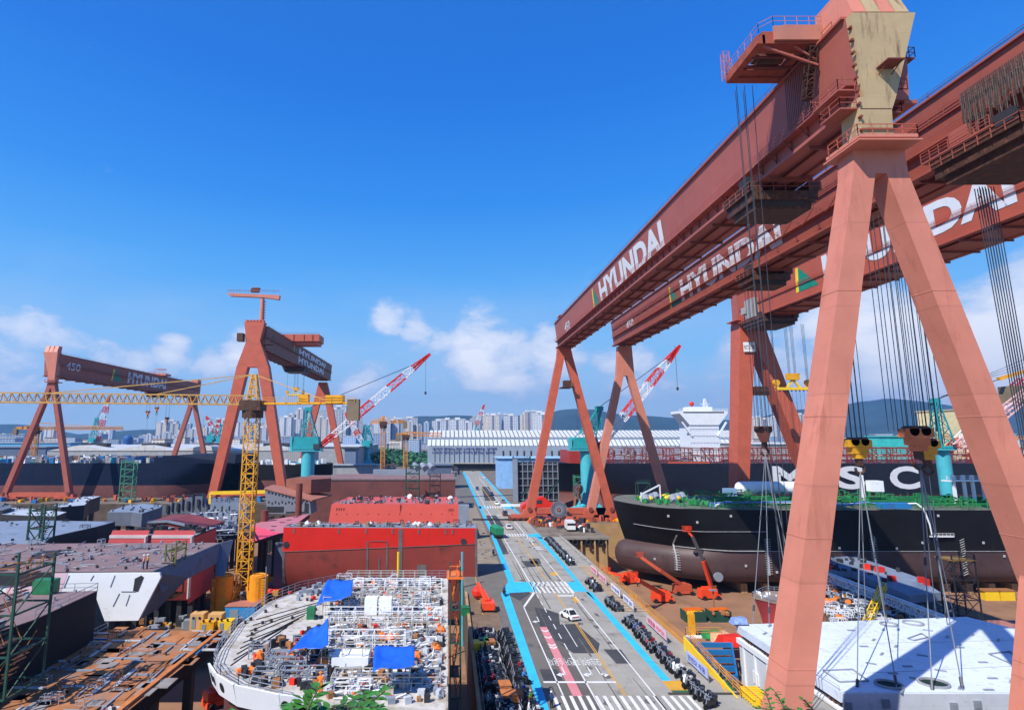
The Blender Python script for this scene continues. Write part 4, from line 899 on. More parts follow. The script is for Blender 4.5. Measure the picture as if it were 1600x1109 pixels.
# ---------------------------------------------------------------- ships
def smooth(t): t = max(0, min(1, t)); return t * t * (3 - 2 * t)
def ship(name, label, xb, sg, yc, B, L, zd, zw, zk, up, low, deckm, rake=3., bulb=None, sheer=0., fwd=18., group=None, kz=None):
    r = thing(name, label, 'ship', (xb + sg * L / 2, yc, zk), group)
    zs = sorted(set([zk, zk + .6, zk + 1.6, zk + 3, zk + 4.5, zk + 6, (zk + zw) / 2, zw - 1, zw, zw + 2, zw + 4, (zw + zd) / 2, zd - 2, zd]))
    def stem(z):
        t = (z - zw) / (zd - zw)
        if t >= 0: return rake * (1 - t) ** 1.3
        if bulb:
            c, h, e = bulb; d = (z - c) / h
            return rake * 1 - e * math.sqrt(max(0, 1 - d * d)) if abs(d) < 1 else rake + (abs(d) - 1) * 8
        t = (zw - z) / (zw - zk); return rake + 8 * t * t
    def half(z, d):
        t = max(0., (z - zw) / (zd - zw)); Lx = fwd * (2.1 - 1.1 * t)
        b = B / 2 * min(1, d / Lx) ** (.62 - .12 * t) if d < Lx else B / 2
        if d < Lx: b = B / 2 * (1 - (1 - min(1, d / Lx)) ** (1.9 + .6 * t))
        if bulb and z < zw + 1:
            c, h, e = bulb; q = 1 - ((z - c) / h) ** 2
            if q > 0: b = max(b, h * .95 * math.sqrt(q) * min(1, math.sqrt(max(0, d) / (e * .9 + .01))))
        k = (z - zk) / 3.2
        if k < 1: b *= math.sqrt(max(.0, 1 - (1 - k) ** 2)) * .25 + .75
        return b
    ds = [0, .3, .8, 1.6, 2.8, 4.5, 6.5, 9, 12, 16, 20, 25, 31, 38, 50, 80, L]
    for nm, zz, m in (('hull_bottom', [z for z in zs if z <= zw], low), ('hull_topsides', [z for z in zs if z >= zw], up)):
        mb = MB()
        for side in (-1, 1):
            rows = []
            for z in zz:
                s0 = stem(z); row = []
                for d in ds:
                    zz_ = z + (sheer * (1 - smooth(d / 40)) * max(0, (z - zw) / (zd - zw)))
                    row.append((xb + sg * (s0 + d * (L - s0) / L), yc + side * half(z, d), zz_))
                rows.append(row)
            mb.grid(rows)
        if nm == 'hull_bottom':
            z = zk; s0 = stem(z); a = [(xb + sg * (s0 + d * (L - s0) / L), yc - half(z, d), z) for d in ds]; b = [(x, 2 * yc - y, zz2) for x, y, zz2 in a]; mb.grid([a, b])
        x = xb + sg * L; k = [(x, yc - half(z, L), z) for z in zz]; mb.grid([k, [(x, 2 * yc - p[1], p[2]) for p in k]])
        mb.build(nm, m, r, smooth=True)
    z = zd - .25; mb = MB(); s0 = stem(zd)
    a = [(xb + sg * (s0 + d * (L - s0) / L), yc - half(zd, d) + .15, z + sheer * (1 - smooth(d / 40))) for d in ds[1:]]; b = [(x, 2 * yc - y, q) for x, y, q in a]
    mb.grid([a, b]); mb.build('deck', deckm, r)
    return r, half, stem
# tanker in the right dock
deck_green = mat('oily_deck', (.16, .15, .12), .7, var=.4, vs=.4, dirt=(.05, .12, .07), amt=.4, ds=.4)
TK, th, ts = ship('tanker', 'black tanker with brown bulbous bow and green deck pipes standing in the right dry dock', 49.6, 1, 170, 38, 190, 10.7, .1, -8.6, hull_black, hull_brown, deck_green, rake=2.9, bulb=(-4.1, 4.3, 3.0), sheer=.5, fwd=12)
def tanker_parts():
    r = TK; ynear = 166 - 23
    mb = MB()
    for k in range(7): y = 150 + k * 3.3; mb.tube([(80, y, 11.6 + (k % 2) * .5), (235, y, 11.6 + (k % 2) * .5)], .22, 6)
    for k in range(40): x = 80 + k * 3.9; mb.bb(x, x + .2, 149, 172, 11.0, 11.5)
    for k in range(160): x = rnd.uniform(74, 150); y = rnd.uniform(144.5, 184); L = rnd.uniform(1, 5); mb.tube([(x, y, 10.8), (x, y, 12.2 + rnd.random()), (x + L * rnd.choice((0, 1)), y + L * rnd.choice((0, .6)), 12.2 + rnd.random())], .1 + rnd.random() * .1, 5)
    mb.rail([(64, 146.5, 10.8), (72, 143.9, 10.8), (235, 143.3, 10.8)], 1.1, .05, 2.4, 3)
    mb.build('deck_pipework', green_b, r)
    mb = MB()
    for k in range(90): x = rnd.uniform(57, 74); y = 166 + rnd.uniform(-1, 1) * min(16, (x - 51) * 1.1); s = rnd.uniform(.5, 1.3); mb.cyl((x, y, 11.), (x + rnd.uniform(-.8, .8), y, 11. + s), s * .5, s * .35, 8)
    mb.build('mooring_gear', green_b, r)
    mb = MB(); 
    for k in range(6): x = 58 + k * 2.7; mb.cyl((x, 160 + (k % 3) * 4, 11.2), (x, 162 + (k % 3) * 4, 12.5), 1.1, n=10)
    mb.build('winch_drum', steel_grey, r)
    mb = MB(); mb.bar((57.5, 164, 11), (57.5, 164, 13.6), .35); mb.bar((57.5, 164, 13.), (63.8, 166, 15.6), .35); mb.bar((63.8, 166, 11), (63.8, 166, 15.6), .3); mb.build('white_davit', white_p, r)
    mb = MB()
    for k in range(8): x = 57 + rnd.uniform(0, 12); mb.ball((x, 163 + rnd.uniform(-4, 7), 12), .9, 8, .8)
    mb.build('yellow_cover', yellow_b, r)
    mb = MB(); mb.tube([(74, 150, 11.2), (78, 152, 12.), (86, 151, 11.9), (100, 150, 11.8), (112, 149, 11.7)], .3); mb.build('white_hose', white_p, r)
    mb = MB()
    for o in (0, 1.2): mb.tube([(71 + o, 146.5, 11.1), (72 + o, 148.5, 12.), (76, 149.5 + o, 12), (94 + o, 148 + o, 12.3), (100 + o, 148, 12.6), (106 + o, 146, 11.5), (113 + o, 147, 12.4), (124, 145, 11.2)], .16)
    mb.build('blue_hose', mat('hose_blue', (.12, .22, .55), .5), r)
    mb = MB(); mb.cyl((96, 184, 13.4), (122, 184, 13.4), 2.1, n=16); mb.ball((96, 184, 13.4), 2.08, 12); mb.build('white_tank', white_p, r)
    mb = MB(); mb.bb(88.5, 92, 178, 181, 11, 13.6); mb.build('blue_locker', mat('pale_blue_box', (.2, .33, .5), .5), r)
    for x in (120, 146.5, 149.5, 152, 155): mb = MB(); mb.bar((x, 158, 11), (x, 158, 19), .7); mb.build('post', white_p, r)
    mb = MB()
    mb.bb(144, 157, 157, 159.4, 17.2, 17.6); mb.rail([(144, 157, 17.6), (157, 157, 17.6)], 1.2, .08, 1.2); mb.build('manifold_platform', white_p, r); mb = MB(); mb.bb(121, 124.3, 155, 158, 14.5, 17.5); mb.build('white_cabinet', white_p, r); mb = MB(); mb.bb(158, 165, 156, 160, 11, 16); mb.build('deck_store', white_p, r)
    mb = MB(); mb.bb(60.5, 64.5, 178, 181, 15.2, 15.4); mb.rail([(60.5, 178, 15.4), (64.5, 178, 15.4)], .9, .06, 1); 
    for a in (60.6, 64.4):
        for b in (178.1, 180.9): mb.bar((a, b, 11), (a, b, 15.2), .18)
    mb.bar((60.6, 178.1, 11), (64.4, 178.1, 15.2), .12); mb.build('scaffold_stand', green_d, r)
    mb = MB(); mb.bb(116, 124, 143.6, 146.4, 11, 12.4); mb.build('blue_box', blue_p, r)
    mb = MB(); mb.tube([(123, 143.8, 12.3), (125, 143.3, 12.4), (126.3, 142.6, 11), (127.3, 142.5, 7), (127.6, 142.5, 4.6)], .22); mb.bb(127, 133, 142.0, 142.8, 3.9, 4.15); mb.rail([(127, 142, 4.1), (133, 142, 4.1)], .8, .04, 1.); mb.build('hanging_platform', white_p, r)
    # markings on the shell: draught scale, block joint lines, weld patches
    mk = MB()
    def on(x, z): # point on the near shell
        s0 = ts(z); d = (x - 49.6 - s0) * 190 / (190 - s0); return (x, 170 - th(z, d) - .22, z)
    def strip(x, z, x2, z2, w):
        n = max(1, int((abs(x2 - x) + abs(z2 - z)) / 1.2))
        for i in range(n):
            a = on(x + (x2 - x) * i / n, z + (z2 - z) * i / n); b = on(x + (x2 - x) * (i + 1) / n, z + (z2 - z) * (i + 1) / n); mk.bar(a, b, w, .1)
    strip(62, 0.3, 84, 0.3, .45); strip(53.5, 5.2, 84, 5.2, .10); strip(84, .25, 240, .25, .09); strip(84, -5.8, 84, 3.4, .5); strip(62, -5.8, 62, 3.5, .4); strip(112.5, 4, 111, -5.5, .14)
    for k in range(16):
        z = -5.5 + k * .58; strip(83.3, z, 84.9, z + .1, .14); 
        if z < 4: strip(111.1, z, 112.9, z, .1); strip(134.8, z - .3, 136.0, z + .2, .12)
    for k in range(9): z = -5.5 + k * .62; strip(61.5, z, 62.8, z, .12)
    for x, z in ((78, -3.4), (57.5, -3.6), (86, -5), (95, -3), (91, -4.6), (90, 3.2), (94, 5.1), (112, 2.2), (118, .9), (125, 2.4), (103, 1.1), (99, 4.1), (141, 2.4), (151, 2.6), (147, 1.4), (158, -.8), (150, -.9), (164, -6), (156, -5.5), (149, -5.2), (146, -1), (66, 7.6), (59, 9), (75, 9.2), (96, 9.4), (130, 9.3)): mk.box(on(x, z), (.55, .12, .6))
    strip(154, 2.8, 156.5, -4.6, .35)
    mk.build('draught_scale', mat('scale_grey', (.42, .42, .43), .6, var=.3, vs=2.), r)['kind'] = 'stuff'
    for ch in kids(r):
        if ch.name.split('.')[0] not in ('hull_bottom', 'hull_topsides', 'deck', 'draught_scale'):
            for v in ch.data.vertices: v.co.y = 151 - 170 + (v.co.y + 170 - 143) * 38 / 46
    c = on(71, -6.4); mb = MB(); mb.cyl((c[0], c[1] - .12, c[2]), (c[0], c[1] + .5, c[2]), 1.2, n=18); mb.build('grey_patch', steel_grey, r)
    mb = MB()
    for k in range(24): x = 78 + k * 6; mb.bb(x, x + 1.6, 154, 186, -11, -8.62)
    mb.build('keel_block', tan_wall, r)
tanker_parts()
# container ship beyond
MS, mh, ms = ship('container_ship', 'dark navy container ship with white lettering and red lashing frames, beyond the tanker', 46, 1, 292, 44, 380, 17.2, 2.6, -9.6, mat('black_navy_hull', (.012, .014, .024), .45, var=.25, plates=(14, 3, .2), ax='xz'), hull_boot, dark, rake=5, bulb=(-3.5, 4.6, 6), fwd=26)
def ms_parts():
    r = MS; yn = 270 - .1
    for (c, x0, x1) in (('M', 1209, 1258), ('S', 1311, 1349), ('C', 1392, 1434), ('S', 1490, 1540), ('C', 1545, 1600)):
        a = PY(x0, 764, yn); b = PY(x1, 728, yn)
        if c == 'S' and x0 > 1400: continue
        if c == 'C' and x0 > 1500: continue
        text('lettering', c, white_letter, r, (a.x, yn - .02, a.z), (1, 0, 0), (0, 0, 1), width=b.x - a.x, height=b.z - a.z, bold=.035, depth=.1)
    for k in range(24):
        x = 78 + k * 9.6 + (k % 2) * .6; mb = MB()
        for yy in (271, 280):
            for xx in (x, x + 2): mb.bar((xx, yy, 17), (xx, yy, 24.2), .35)
            mb.bar((x, yy, 24.2), (x + 2, yy, 24.2), .4); mb.bar((x, yy, 20.5), (x + 2, yy, 20.5), .4); mb.bar((x, yy, 17), (x + 2, yy, 20.5), .2); mb.bar((x + 2, yy, 20.5), (x, yy, 24.2), .2)
        for xx in (x, x + 2):
            for z in (20.5, 24.2): mb.bar((xx, 271, z), (xx, 312, z), .3)
        mb.build('lashing_bridge', crane_dark if k % 3 else mat('lashing_red', (.30, .03, .02), .6), r)
    mb = MB(); mb.rail([(76, 270.2, 17.1), (330, 270.2, 17.1)], 3.0, .14, 2.4, 3); mb.rail([(76, 276.2, 20.1), (330, 276.2, 20.1)], 3.4, .14, 3.1, 3); mb.build('side_railing', mat('lashing_red', (.30, .03, .02), .6), r)
    mb = MB()
    for k in range(330): x = rnd.uniform(78, 330); z = rnd.uniform(17.3, 22.8); mb.box((x, rnd.uniform(271, 275), z), (rnd.uniform(.3, 1.6), .5, rnd.uniform(.2, .8)))
    mb.build('deck_fittings', mat('mixed_grey_white', (.35, .33, .32), .6, var=.6, vs=.5), r)['kind'] = 'stuff'
    mb = MB(); mb.bb(106, 126, 270, 270.8, 17.25, 18.0); mb.build('red_coaming', crane_bright, r)
    mb = MB(); mb.bb(60, 76, 276, 300, 17, 23.2); mb.build('hatch_cover', mat('hatch_red', (.36, .035, .025), .55), r)
ms_parts()
def deckhouse():
    r = thing('deckhouse', 'white ship superstructure with flared bridge wings and mast, rising above the dark hull', 'ship superstructure', (138, 300, 17)); Y0 = 300
    def q(x, y): return PY(x, y, Y0)
    a = q(1080, 700); b = q(1122, 652); mb = MB(); mb.bb(a.x, b.x, Y0, Y0 + 14, 17, b.z); mb.build('tower', mat('superstructure_white', (.74, .78, .84), .5, var=.04, plates=(40, 2.7, .12), ax='xz'), r)
    a = q(1062, 655); b = q(1136, 642); mb = MB()
    mb.ext([(a.x, Y0 - .5, b.z), (b.x, Y0 - .5, b.z), (b.x, Y0 - .5, b.z - 1.3), (b.x - 5, Y0 - .5, a.z - 3), (a.x + 5, Y0 - .5, a.z - 3), (a.x, Y0 - .5, b.z - 1.3)], (0, 12, 0)); mb.build('bridge', white_p, r)
    mb = MB(); mb.bb(a.x + 2, b.x - 2, Y0 - .62, Y0 - .52, b.z - 1.0, b.z - .4); mb.build('bridge_windows', glass, r)
    for s_ in (0, 1):
        mb = MB(); x0 = a.x + 6 if not s_ else b.x - 6; x1 = a.x + 1 if not s_ else b.x - 1
        mb.bar((x0, Y0 - .3, a.z - 9), (x1, Y0 - .3, a.z - 1.5), .8); mb.build('wing_bracket', white_p, r)
    mb = MB(); mb.rail([(a.x, Y0 - .4, b.z), (b.x, Y0 - .4, b.z)], 1.2, .12, 1.5); mb.bb(a.x + 6, b.x - 7, Y0 + 2, Y0 + 9, b.z, b.z + 2.4); mb.build('roof_house', white_p, r)
    m = q(1106, 622); mb = MB(); mb.lattice((m.x, Y0 + 4, b.z + 2), (m.x, Y0 + 4, m.z), 2, .6, 6, .25); mb.bar((m.x - 4, Y0 + 4, m.z - 5), (m.x + 4, Y0 + 4, m.z - 5), .3); mb.bar((m.x - 2.5, Y0 + 4, m.z - 3), (m.x + 2.5, Y0 + 4, m.z - 3), .3); mb.build('mast', white_p, r)
    mb = MB(); mb.ball((q(1085, 640).x, Y0 + 3, b.z + 4), 1.3, 10); mb.bar((q(1085, 640).x, Y0 + 3, b.z), (q(1085, 640).x, Y0 + 3, b.z + 3), .4); mb.build('radar_dome', red_p, r)
    mb = MB()
    for k in range(5): mb.rail([(q(1078, 0 + 700).x, Y0 - .9, 20 + k * 3.6), (q(1124, 700).x, Y0 - .9, 20 + k * 3.6)], 1., .07, 1.7, 1)
    mb.build('deck_railing', white_p, r)
deckhouse()
# ships on the left
NB_, nh, ns_ = ship('bulk_carrier', 'navy blue hull with brick red bottom in the far left dock, gear along its deck', -112, -1, 307, 42, 330, 16.6, 5.6, -9.6, hull_navy, hull_boot, dark, rake=2, fwd=16)
mb = MB(); mb.ext([(-109, 286.6, 16.5), (-150, 286.0, 16.5), (-150, 286.0, 19.2), (-140, 286.0, 20.6), (-109, 288, 21)], (0, 34, 0)); mb.build('forecastle', hull_navy, NB_)
for nm, m, kd, n in (('deck_gear', mat('mixed_grey_white', (1, 1, 1)), 'box', 130), ('blue_cover', blue_p, 'box', 40), ('white_cover', white_p, 'box', 60), ('deck_pipes', mat('pipe_brown', (.25, .12, .07), .6), 'pipe', 60), ('teal_gear', teal_l, 'box', 14)):
    clutter(NB_, nm, m, (-300, -155, 287, 326), 16.5, n, kd, 2.6)
mb = MB(); mb.bb(-300, -140, 328, 332, 16.4, 19); mb.build('coaming', mat('brown_coaming', (.2, .11, .08), .7), NB_)
s2, _, _ = ship('bulk_carrier', 'black hull ending behind the teal crane column, white huts on its deck', -64.5, -1, 315, 30, 47, 15.2, 7, -6, hull_black, hull_boot, dark, rake=1, fwd=8)
clutter(s2, 'deck_gear', white_p, (-104, -70, 302, 325), 15, 40, 'box', 2.2); clutter(s2, 'deck_pipes', teal_l, (-104, -70, 302, 325), 15, 20, 'pipe', 2.)
# ---------------------------------------------------------------- hull blocks in the left dock
def red_block():
    r = thing('hull_block', 'big hull block with bright red band over maroon side and a rectangular grey outline', 'ship section', (-15, 137, -9))
    x0, x1 = -36.4, 6.4; Y0 = 125
    def yy(x, z):
        t = (x - x0) / (x1 - x0); k = max(0, (4 - z) / 13.5); e = (1 - t) ** 2
        return Y0 + e * 1.2 + k ** 2.2 * (2.5 + 7 * e)
    def zsplit(x): t = (x - x0) / (x1 - x0); return 5.0 + 1.9 * t
    N = 16
    for nm, m in (('red_band', hull_red), ('lower_shell', hull_maroon)):
        mb = MB(); rows = []
        for j in range(9):
            row = []
            for i in range(N + 1):
                x = x0 + (x1 - x0) * i / N; a, b = (10.2, zsplit(x)) if nm == 'red_band' else (zsplit(x), -9.5)
                z = a + (b - a) * j / 8; row.append((x, yy(x, z), z))
            rows.append(row)
        mb.grid(rows); mb.build(nm, m, r, smooth=True)
    mb = MB()
    for x in (x0, x1):
        pts = [(x, yy(x, z), z) for z in (10.2, 4, 0, -4, -7, -9.5)]; mb.face(pts + [(x, 131, -9.5), (x, 131, 10.2)])
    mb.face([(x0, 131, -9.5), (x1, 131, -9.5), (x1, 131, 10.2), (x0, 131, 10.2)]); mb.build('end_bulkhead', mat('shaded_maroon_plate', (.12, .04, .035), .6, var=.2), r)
    mb = MB(); mb.prism([(x0, yy(x0, 10)), (x1, Y0), (x1, 131), (x0 + 1, 131)], 10.0, 10.22); mb.build('deck_plate', steel_grey, r)
    mb = MB()
    def P(x, z): return (x, yy(x, z) - .05, z)
    def ln(x, z, x2, z2, w, n=8):
        for i in range(n): mb.bar(P(x + (x2 - x) * i / n, z + (z2 - z) * i / n), P(x + (x2 - x) * (i + 1) / n, z + (z2 - z) * (i + 1) / n), w, .1)
    ln(x0, zsplit(x0), x1, zsplit(x1), .16, 16); ln(x0 + .3, 5, x0 + .3, -9, .5); ln(x1 - .25, 10, x1 - .25, -9, .5); ln(-10.4, 10, -10.4, -2.8, .9)
    for a, b, w in (((-17.6, 7.4), (-17.6, -2), .4), ((-13.3, 7.2), (-13.3, -2), .4), ((-17.6, -2), (-13.3, -2), .5), ((-17.0, 7.4), (-13.3, 7.4), .18), ((-15, 4), (-15, -.5), .3), ((-16.8, -.6), (-13.6, -.6), .3)): ln(*a, *b, w, 4)
    for x in (-34, -18, -12.2, -6.4, 1, -.5, -24): ln(x, 10, x, 8.9, .35, 1)
    mb.box((P(-5.7, 1.2)[0], P(-5.7, 1.2)[1], 1.2), (2, .12, 2.6)); mb.box((P(-16.6, -.8)[0], P(-16.6, -.8)[1], -.8), (1.3, .16, .8))
    mb.build('weld_seam', mat('seam_steel', (.12, .11, .11), .6, var=.3), r)
    mb = MB()
    for x, z, rr in ((-35.6, 6.5, .7), (3.4, 7.4, .65), (-8, -1.2, .55), (-3.2, -.9, .55)): q = P(x, z); mb.cyl((q[0], q[1] - .08, q[2]), (q[0], q[1] + .3, q[2]), rr, n=14)
    mb.build('hull_opening', dark, r)
    poly = [(x0 + 1, 126.5), (x1 - .5, 126.), (x1 - .5, 130.5), (x0 + 1.2, 130.5)]
    for nm, m, kd, n, s in (('deck_scrap', steel_grey, 'box', 50, .6), ('deck_frame', dark, 'frame', 8, .6), ('deck_cover', white_p, 'bag', 6, 1.0), ('deck_pipe', mat('pipe_grey', (.3, .3, .31), .5), 'pipe', 60, .8), ('deck_crate', wood, 'box', 22, .8), ('deck_scrap_dark', dark, 'box', 40, .6)): scatter(r, nm, m, poly, 10.22, n, kd, s)
    mb = MB(); mb.rail([(x0 + .5, 126.6, 10.2), (x1 - .2, 125.3, 10.2), (x1 - .2, 130.5, 10.2)], 1.0, .035, 2.2); mb.build('railing', steel_grey, r)
    mb = MB()
    for k in range(6): mb.bb(-32 + k * 7, -30.5 + k * 7, 126.5, 130, -11, -9.52)
    mb.build('support_block', tan_wall, r)
red_block()
def red_block2():
    r = thing('hull_block', 'coral red hull block with grey end panel behind the bigger red and maroon one', 'ship section', (-14, 175, -9)); Y0 = 168
    mb = MB(); mb.hexa([(-34.5, Y0, 10.2), (3.0, Y0, 10.2), (3.0, Y0 - 1.5, 2), (-35.4, Y0 - 1.5, 2)][::-1], [(-33, Y0 + 20, 10.2), (3.0, Y0 + 20, 10.2), (3.0, Y0 + 20, 2), (-35.4, Y0 + 20, 2)][::-1]); mb.build('side_shell', mat('coral_red_plate', (.62, .085, .06), .5, var=.06, plates=(9, 3, .06), ax='xz'), r)
    mb = MB(); mb.bb(-34, 3, Y0 - 1, Y0 + 19, -9.5, 1.98); mb.build('lower_shell', hull_maroon, r)
    mb = MB()
    for k in range(12): x = -33 + k * 3.1; mb.bb(x, x + .3, Y0 - .55, Y0 - .2, 6.6, 7.6)
    for k in range(4): mb.bb(-33 + k * .7, -32.8 + k * .7, Y0 - .4, Y0, 8.4, 9.2); mb.bb(.2 + k * .4, .35 + k * .4, Y0 - .4, Y0, 8., 9.)
    mb.bb(-14.2, -14.0, Y0 - .45, Y0, 3, 10.1); mb.build('lug', crane_dark, r)
    mb = MB(); mb.bb(3.02, 6.2, Y0 - .8, Y0 + 2, 2, 10.0); mb.build('grey_end_panel', steel_grey, r)
    poly = [(-34, Y0 + .5), (6, Y0 + .5), (3, Y0 + 19), (-31, Y0 + 19)]
    for nm, m, kd, n, s in (('deck_scrap', steel_grey, 'box', 60, .8), ('deck_frame', dark, 'frame', 14, .8), ('deck_cover', white_p, 'bag', 3, 1.4), ('deck_dark', dark, 'box', 40, .9)): scatter(r, nm, m, poly, 10.2, n, kd, s)
    mb = MB(); mb.rail([(-34, Y0 + .1, 10.2), (3, Y0 + .1, 10.2)], 1., .04, 2.5); mb.build('railing', steel_grey, r)
red_block2()
def brown_hull():
    r = thing('hull_block', 'long brick brown hull block with ridged top at the far end of the left dock', 'ship section', (-20, 243, -9))
    mb = MB(); mb.bb(-66, 3, 235, 252, -9.5, 11.6); mb.build('side_shell', hull_boot, r)
    mb = MB()
    for k in range(4): mb.bb(-60 + (k % 2) * 10, 2.8, 236 + k * 4, 238.4 + k * 4, 11.62, 12.6 + .35 * k)
    mb.build('ridge', mat('mauve_ridge', (.30, .19, .20), .7), r)
    mb = MB(); mb.bb(-66, 2.9, 235.2, 236, 11.62, 12.0); mb.bb(-64, 2, 239, 239.9, 11.62, 12.3); mb.bb(-64, 2, 243, 243.9, 11.62, 12.6)
    mb.rail([(-64, 235.1, 11.6), (2.9, 235.1, 11.6)], 1., .06, 3); mb.build('edge_gear', dark, r)
    mb = MB()
    for k in range(3): mb.cyl((-15 + k * 3.4, 251, 17.6), (-13.4 + k * 3.4, 247, 16.2), 1.25, n=14)
    mb.bb(-33, -9, 247.5, 251.5, 11.62, 15.6); mb.build('pipe_stack', steel_grey, r)
brown_hull()
def misc_blocks():
    # framed block with a salmon top
    r = thing('hull_block', 'grey bulkhead block with holes and sloping salmon plate on top, beside the teal column', 'ship section', (-62, 205, -9)); Y0 = 200
    pts = [PY(414, 765, Y0), PY(417, 802, Y0), PY(486, 803, Y0), PY(484, 783, Y0)]
    mb = MB(); mb.ext(pts[::-1], (0, 9, 0)); mb.build('bulkhead', mat('holed_grey', (.22, .24, .28), .6, var=.12, plates=(2.2, 8, .2), ax='xz'), r)
    mb = MB()
    for k in range(12):
        a = PY(420 + k * 5.4, 769 + k * 1.25, Y0); mb.box((a.x, Y0 - .02, a.z), (.6, .2, .6)); b = PY(420 + k * 5.2, 784 + (k % 2) * 2, Y0); mb.box((b.x, Y0 - .02, b.z), (.4, .2, .7))
        c = PY(448 + k * 3, 800, Y0); mb.box((c.x, Y0 - .02, c.z), (.5, .2, .5))
    a = PY(417, 791, Y0); b = PY(443, 800, Y0); mb.bb(a.x, b.x, Y0 - .1, Y0 + .1, b.z, a.z); a = PY(476, 786, Y0); b = PY(482, 799, Y0); mb.bb(a.x, b.x, Y0 - .1, Y0 + .1, b.z, a.z)
    mb.build('hole', dark, r)
    mb = MB(); a = PY(413, 764, Y0); b = PY(488, 783, Y0); mb.hexa([(a.x, Y0 - .3, a.z), (b.x, Y0 - .3, b.z), (b.x + 4, Y0 + 14, b.z + .3), (a.x, Y0 + 10, a.z + .3)], [(a.x, Y0 - .3, a.z + .5), (b.x, Y0 - .3, b.z + .5), (b.x + 4, Y0 + 14, b.z + .8), (a.x, Y0 + 10, a.z + .8)]); mb.build('salmon_plate', salmon, r)
    mb = MB(); mb.prism([(-50, 206), (-44, 212), (-48, 222), (-58, 222), (-60, 209)], 9.6, 14.5); mb.build('curved_casing', mat('brown_casing', (.25, .09, .06), .6), r)
    supports(r, [(-66, 200), (-50, 200), (-50, 209), (-66, 209)], 1.5)
    # pink deck
    r, q = slab('hull_block', 'dusty pink sloping deck panel between the yellow tower crane and the red hull block', 'ship section', [(484, 803), (444, 832), (392, 842), (376, 824), (420, 812)], 5.0, 3.8, dusty_pink, dark); supports(r, q, 3.8)
    mb = MB(); 
    for x, y in ((428, 822), (441, 816), (452, 812), (462, 808), (425, 828), (466, 806)): p = PZ(x, y, 5.07); mb.box((p.x, p.y, 5.1), (1.4, .9, .1), .5)
    mb.build('hole', dark, r)
    mb = MB(); a, b = PZ(432, 838, 5), PZ(450, 834, 5); mb.bb(a.x, b.x + 1.2, a.y - 1.2, a.y - .2, -7, 3.7); mb.build('slate_bracket', slate, r)
    mb = MB(); n = [PZ(397, 822, 5.3), PZ(372, 842, 5.3), PZ(395, 847, 5.3), PZ(438, 833, 5.3)]; mb.hexa([tuple(p) for p in n], [(p.x, p.y, p.z + .12) for p in n]); tag(mb.build('safety_net', hot_pink), 'hot pink netting spread over the deck edge behind the yellow crane mast', 'netting')
    for lab, poly, zt, zb, top, side in (
        ('plain grey box block with ribbed front beside the yellow crane mast', [(331, 777), (388, 777), (386, 784), (329, 784)], 10, 2, slate, grey_blue),
        ('pale blue grey flat block with dark overhanging underside, left of the tilted slate panel', [(168, 800), (196, 790), (222, 787), (254, 789), (250, 793), (222, 802), (206, 800)], 10, 6.5, grey_blue, slate),
        ('pale grey stepped block with a raised corner, in front of the leftmost crane legs', [(84, 790), (104, 788), (125, 776), (157, 775), (140, 781), (132, 789), (96, 792)], 10.5, 6, mat('pale_grey_plate', (.42, .46, .52), .6), dark),
        ('long pale grey sloping plate at the left edge behind the green scaffold', [(-40, 796), (30, 793), (104, 800), (88, 806), (40, 805), (-40, 801)], 10, 8.5, mat('pale_grey_plate', (1, 1, 1)), dark),
        ('small slate block at the far left edge below the crane leg', [(-30, 788), (8, 787), (18, 793), (4, 797), (-30, 796)], 11, 8, slate, dark),
        ('wide grey blue deck block at the left edge with a dark triangular side', [(-60, 816), (60, 813), (180, 815), (150, 823), (82, 838), (66, 850), (-60, 850)], 10, 0, grey_blue, dark)):
        r, q = slab('hull_block', lab, 'ship section', poly, zt, zb, top, side, 'grey blocks in the left dock'); supports(r, q, zb)
        scatter(r, 'deck_gear', steel_grey, q, zt, 9, 'box', .6); scatter(r, 'deck_frame', dark, q, zt, 2, 'frame', .7); scatter(r, 'deck_lug', dark, q, zt, 14, 'box', .5)
    # tilted slate panel
    r = thing('hull_block', 'tilted slate panel with brackets leaning between the grey blocks', 'ship section', (-95, 178, 0)); Y0 = 175
    q = [PY(250, 792, Y0), PY(316, 771, Y0), PY(325, 800, Y0), PY(252, 804, Y0)]
    mb = MB(); mb.ext([tuple(p) for p in q[::-1]], (0, 2.2, 0)); mb.build('panel', slate, r)
    mb = MB()
    for k in range(4): p = PY(262 + k * 16, 800 - k * 3, Y0); mb.box((p.x, Y0 - .2, p.z + 1), (.7, .5, 2.4)); mb.box((p.x + 1.4, Y0 - .2, p.z + 2.2), (.3, .4, 4)); mb.box((p.x, Y0 - .2, p.z + 4.4 - k * .2), (2.8, .3, .3))
    mb.build('bracket', dark, r); mb = MB(); mb.bb(-92, -80, 176, 178, -11, 3); mb.build('support_block', dark, r)
    # rose red rounded block, in two lengths
    for x0, x1, lab in ((163, 228, 'left'), (229.5, 300, 'right')):
        r = thing('hull_block', 'rose red rounded hull block, the %s one of a pair behind the mauve deck' % lab, 'ship section', (PZ((x0 + x1) / 2, 832, 10.2).x, 118, -9)); Y0 = 116
        a = PY(x0, 835, Y0).x; b = PY(x1, 835, Y0).x; mb = MB(); rows = []
        for j in range(8):
            t = j / 7; z = 9.9 + 1.1 * (1 - t) - 13 * t; y = Y0 + 1.2 * (1 - t) ** 3 + 3 * t ** 3; rows.append([(a - 1.8 * t + .9 * (1 - t), y, z), (b, y, z)])
        mb.grid(rows); mb.face([(b, Y0, 9.9), (b, Y0 + 12, 9.9), (b, Y0 + 12, -3), (b, Y0, -3)]); mb.build('shell', hull_rose, r)
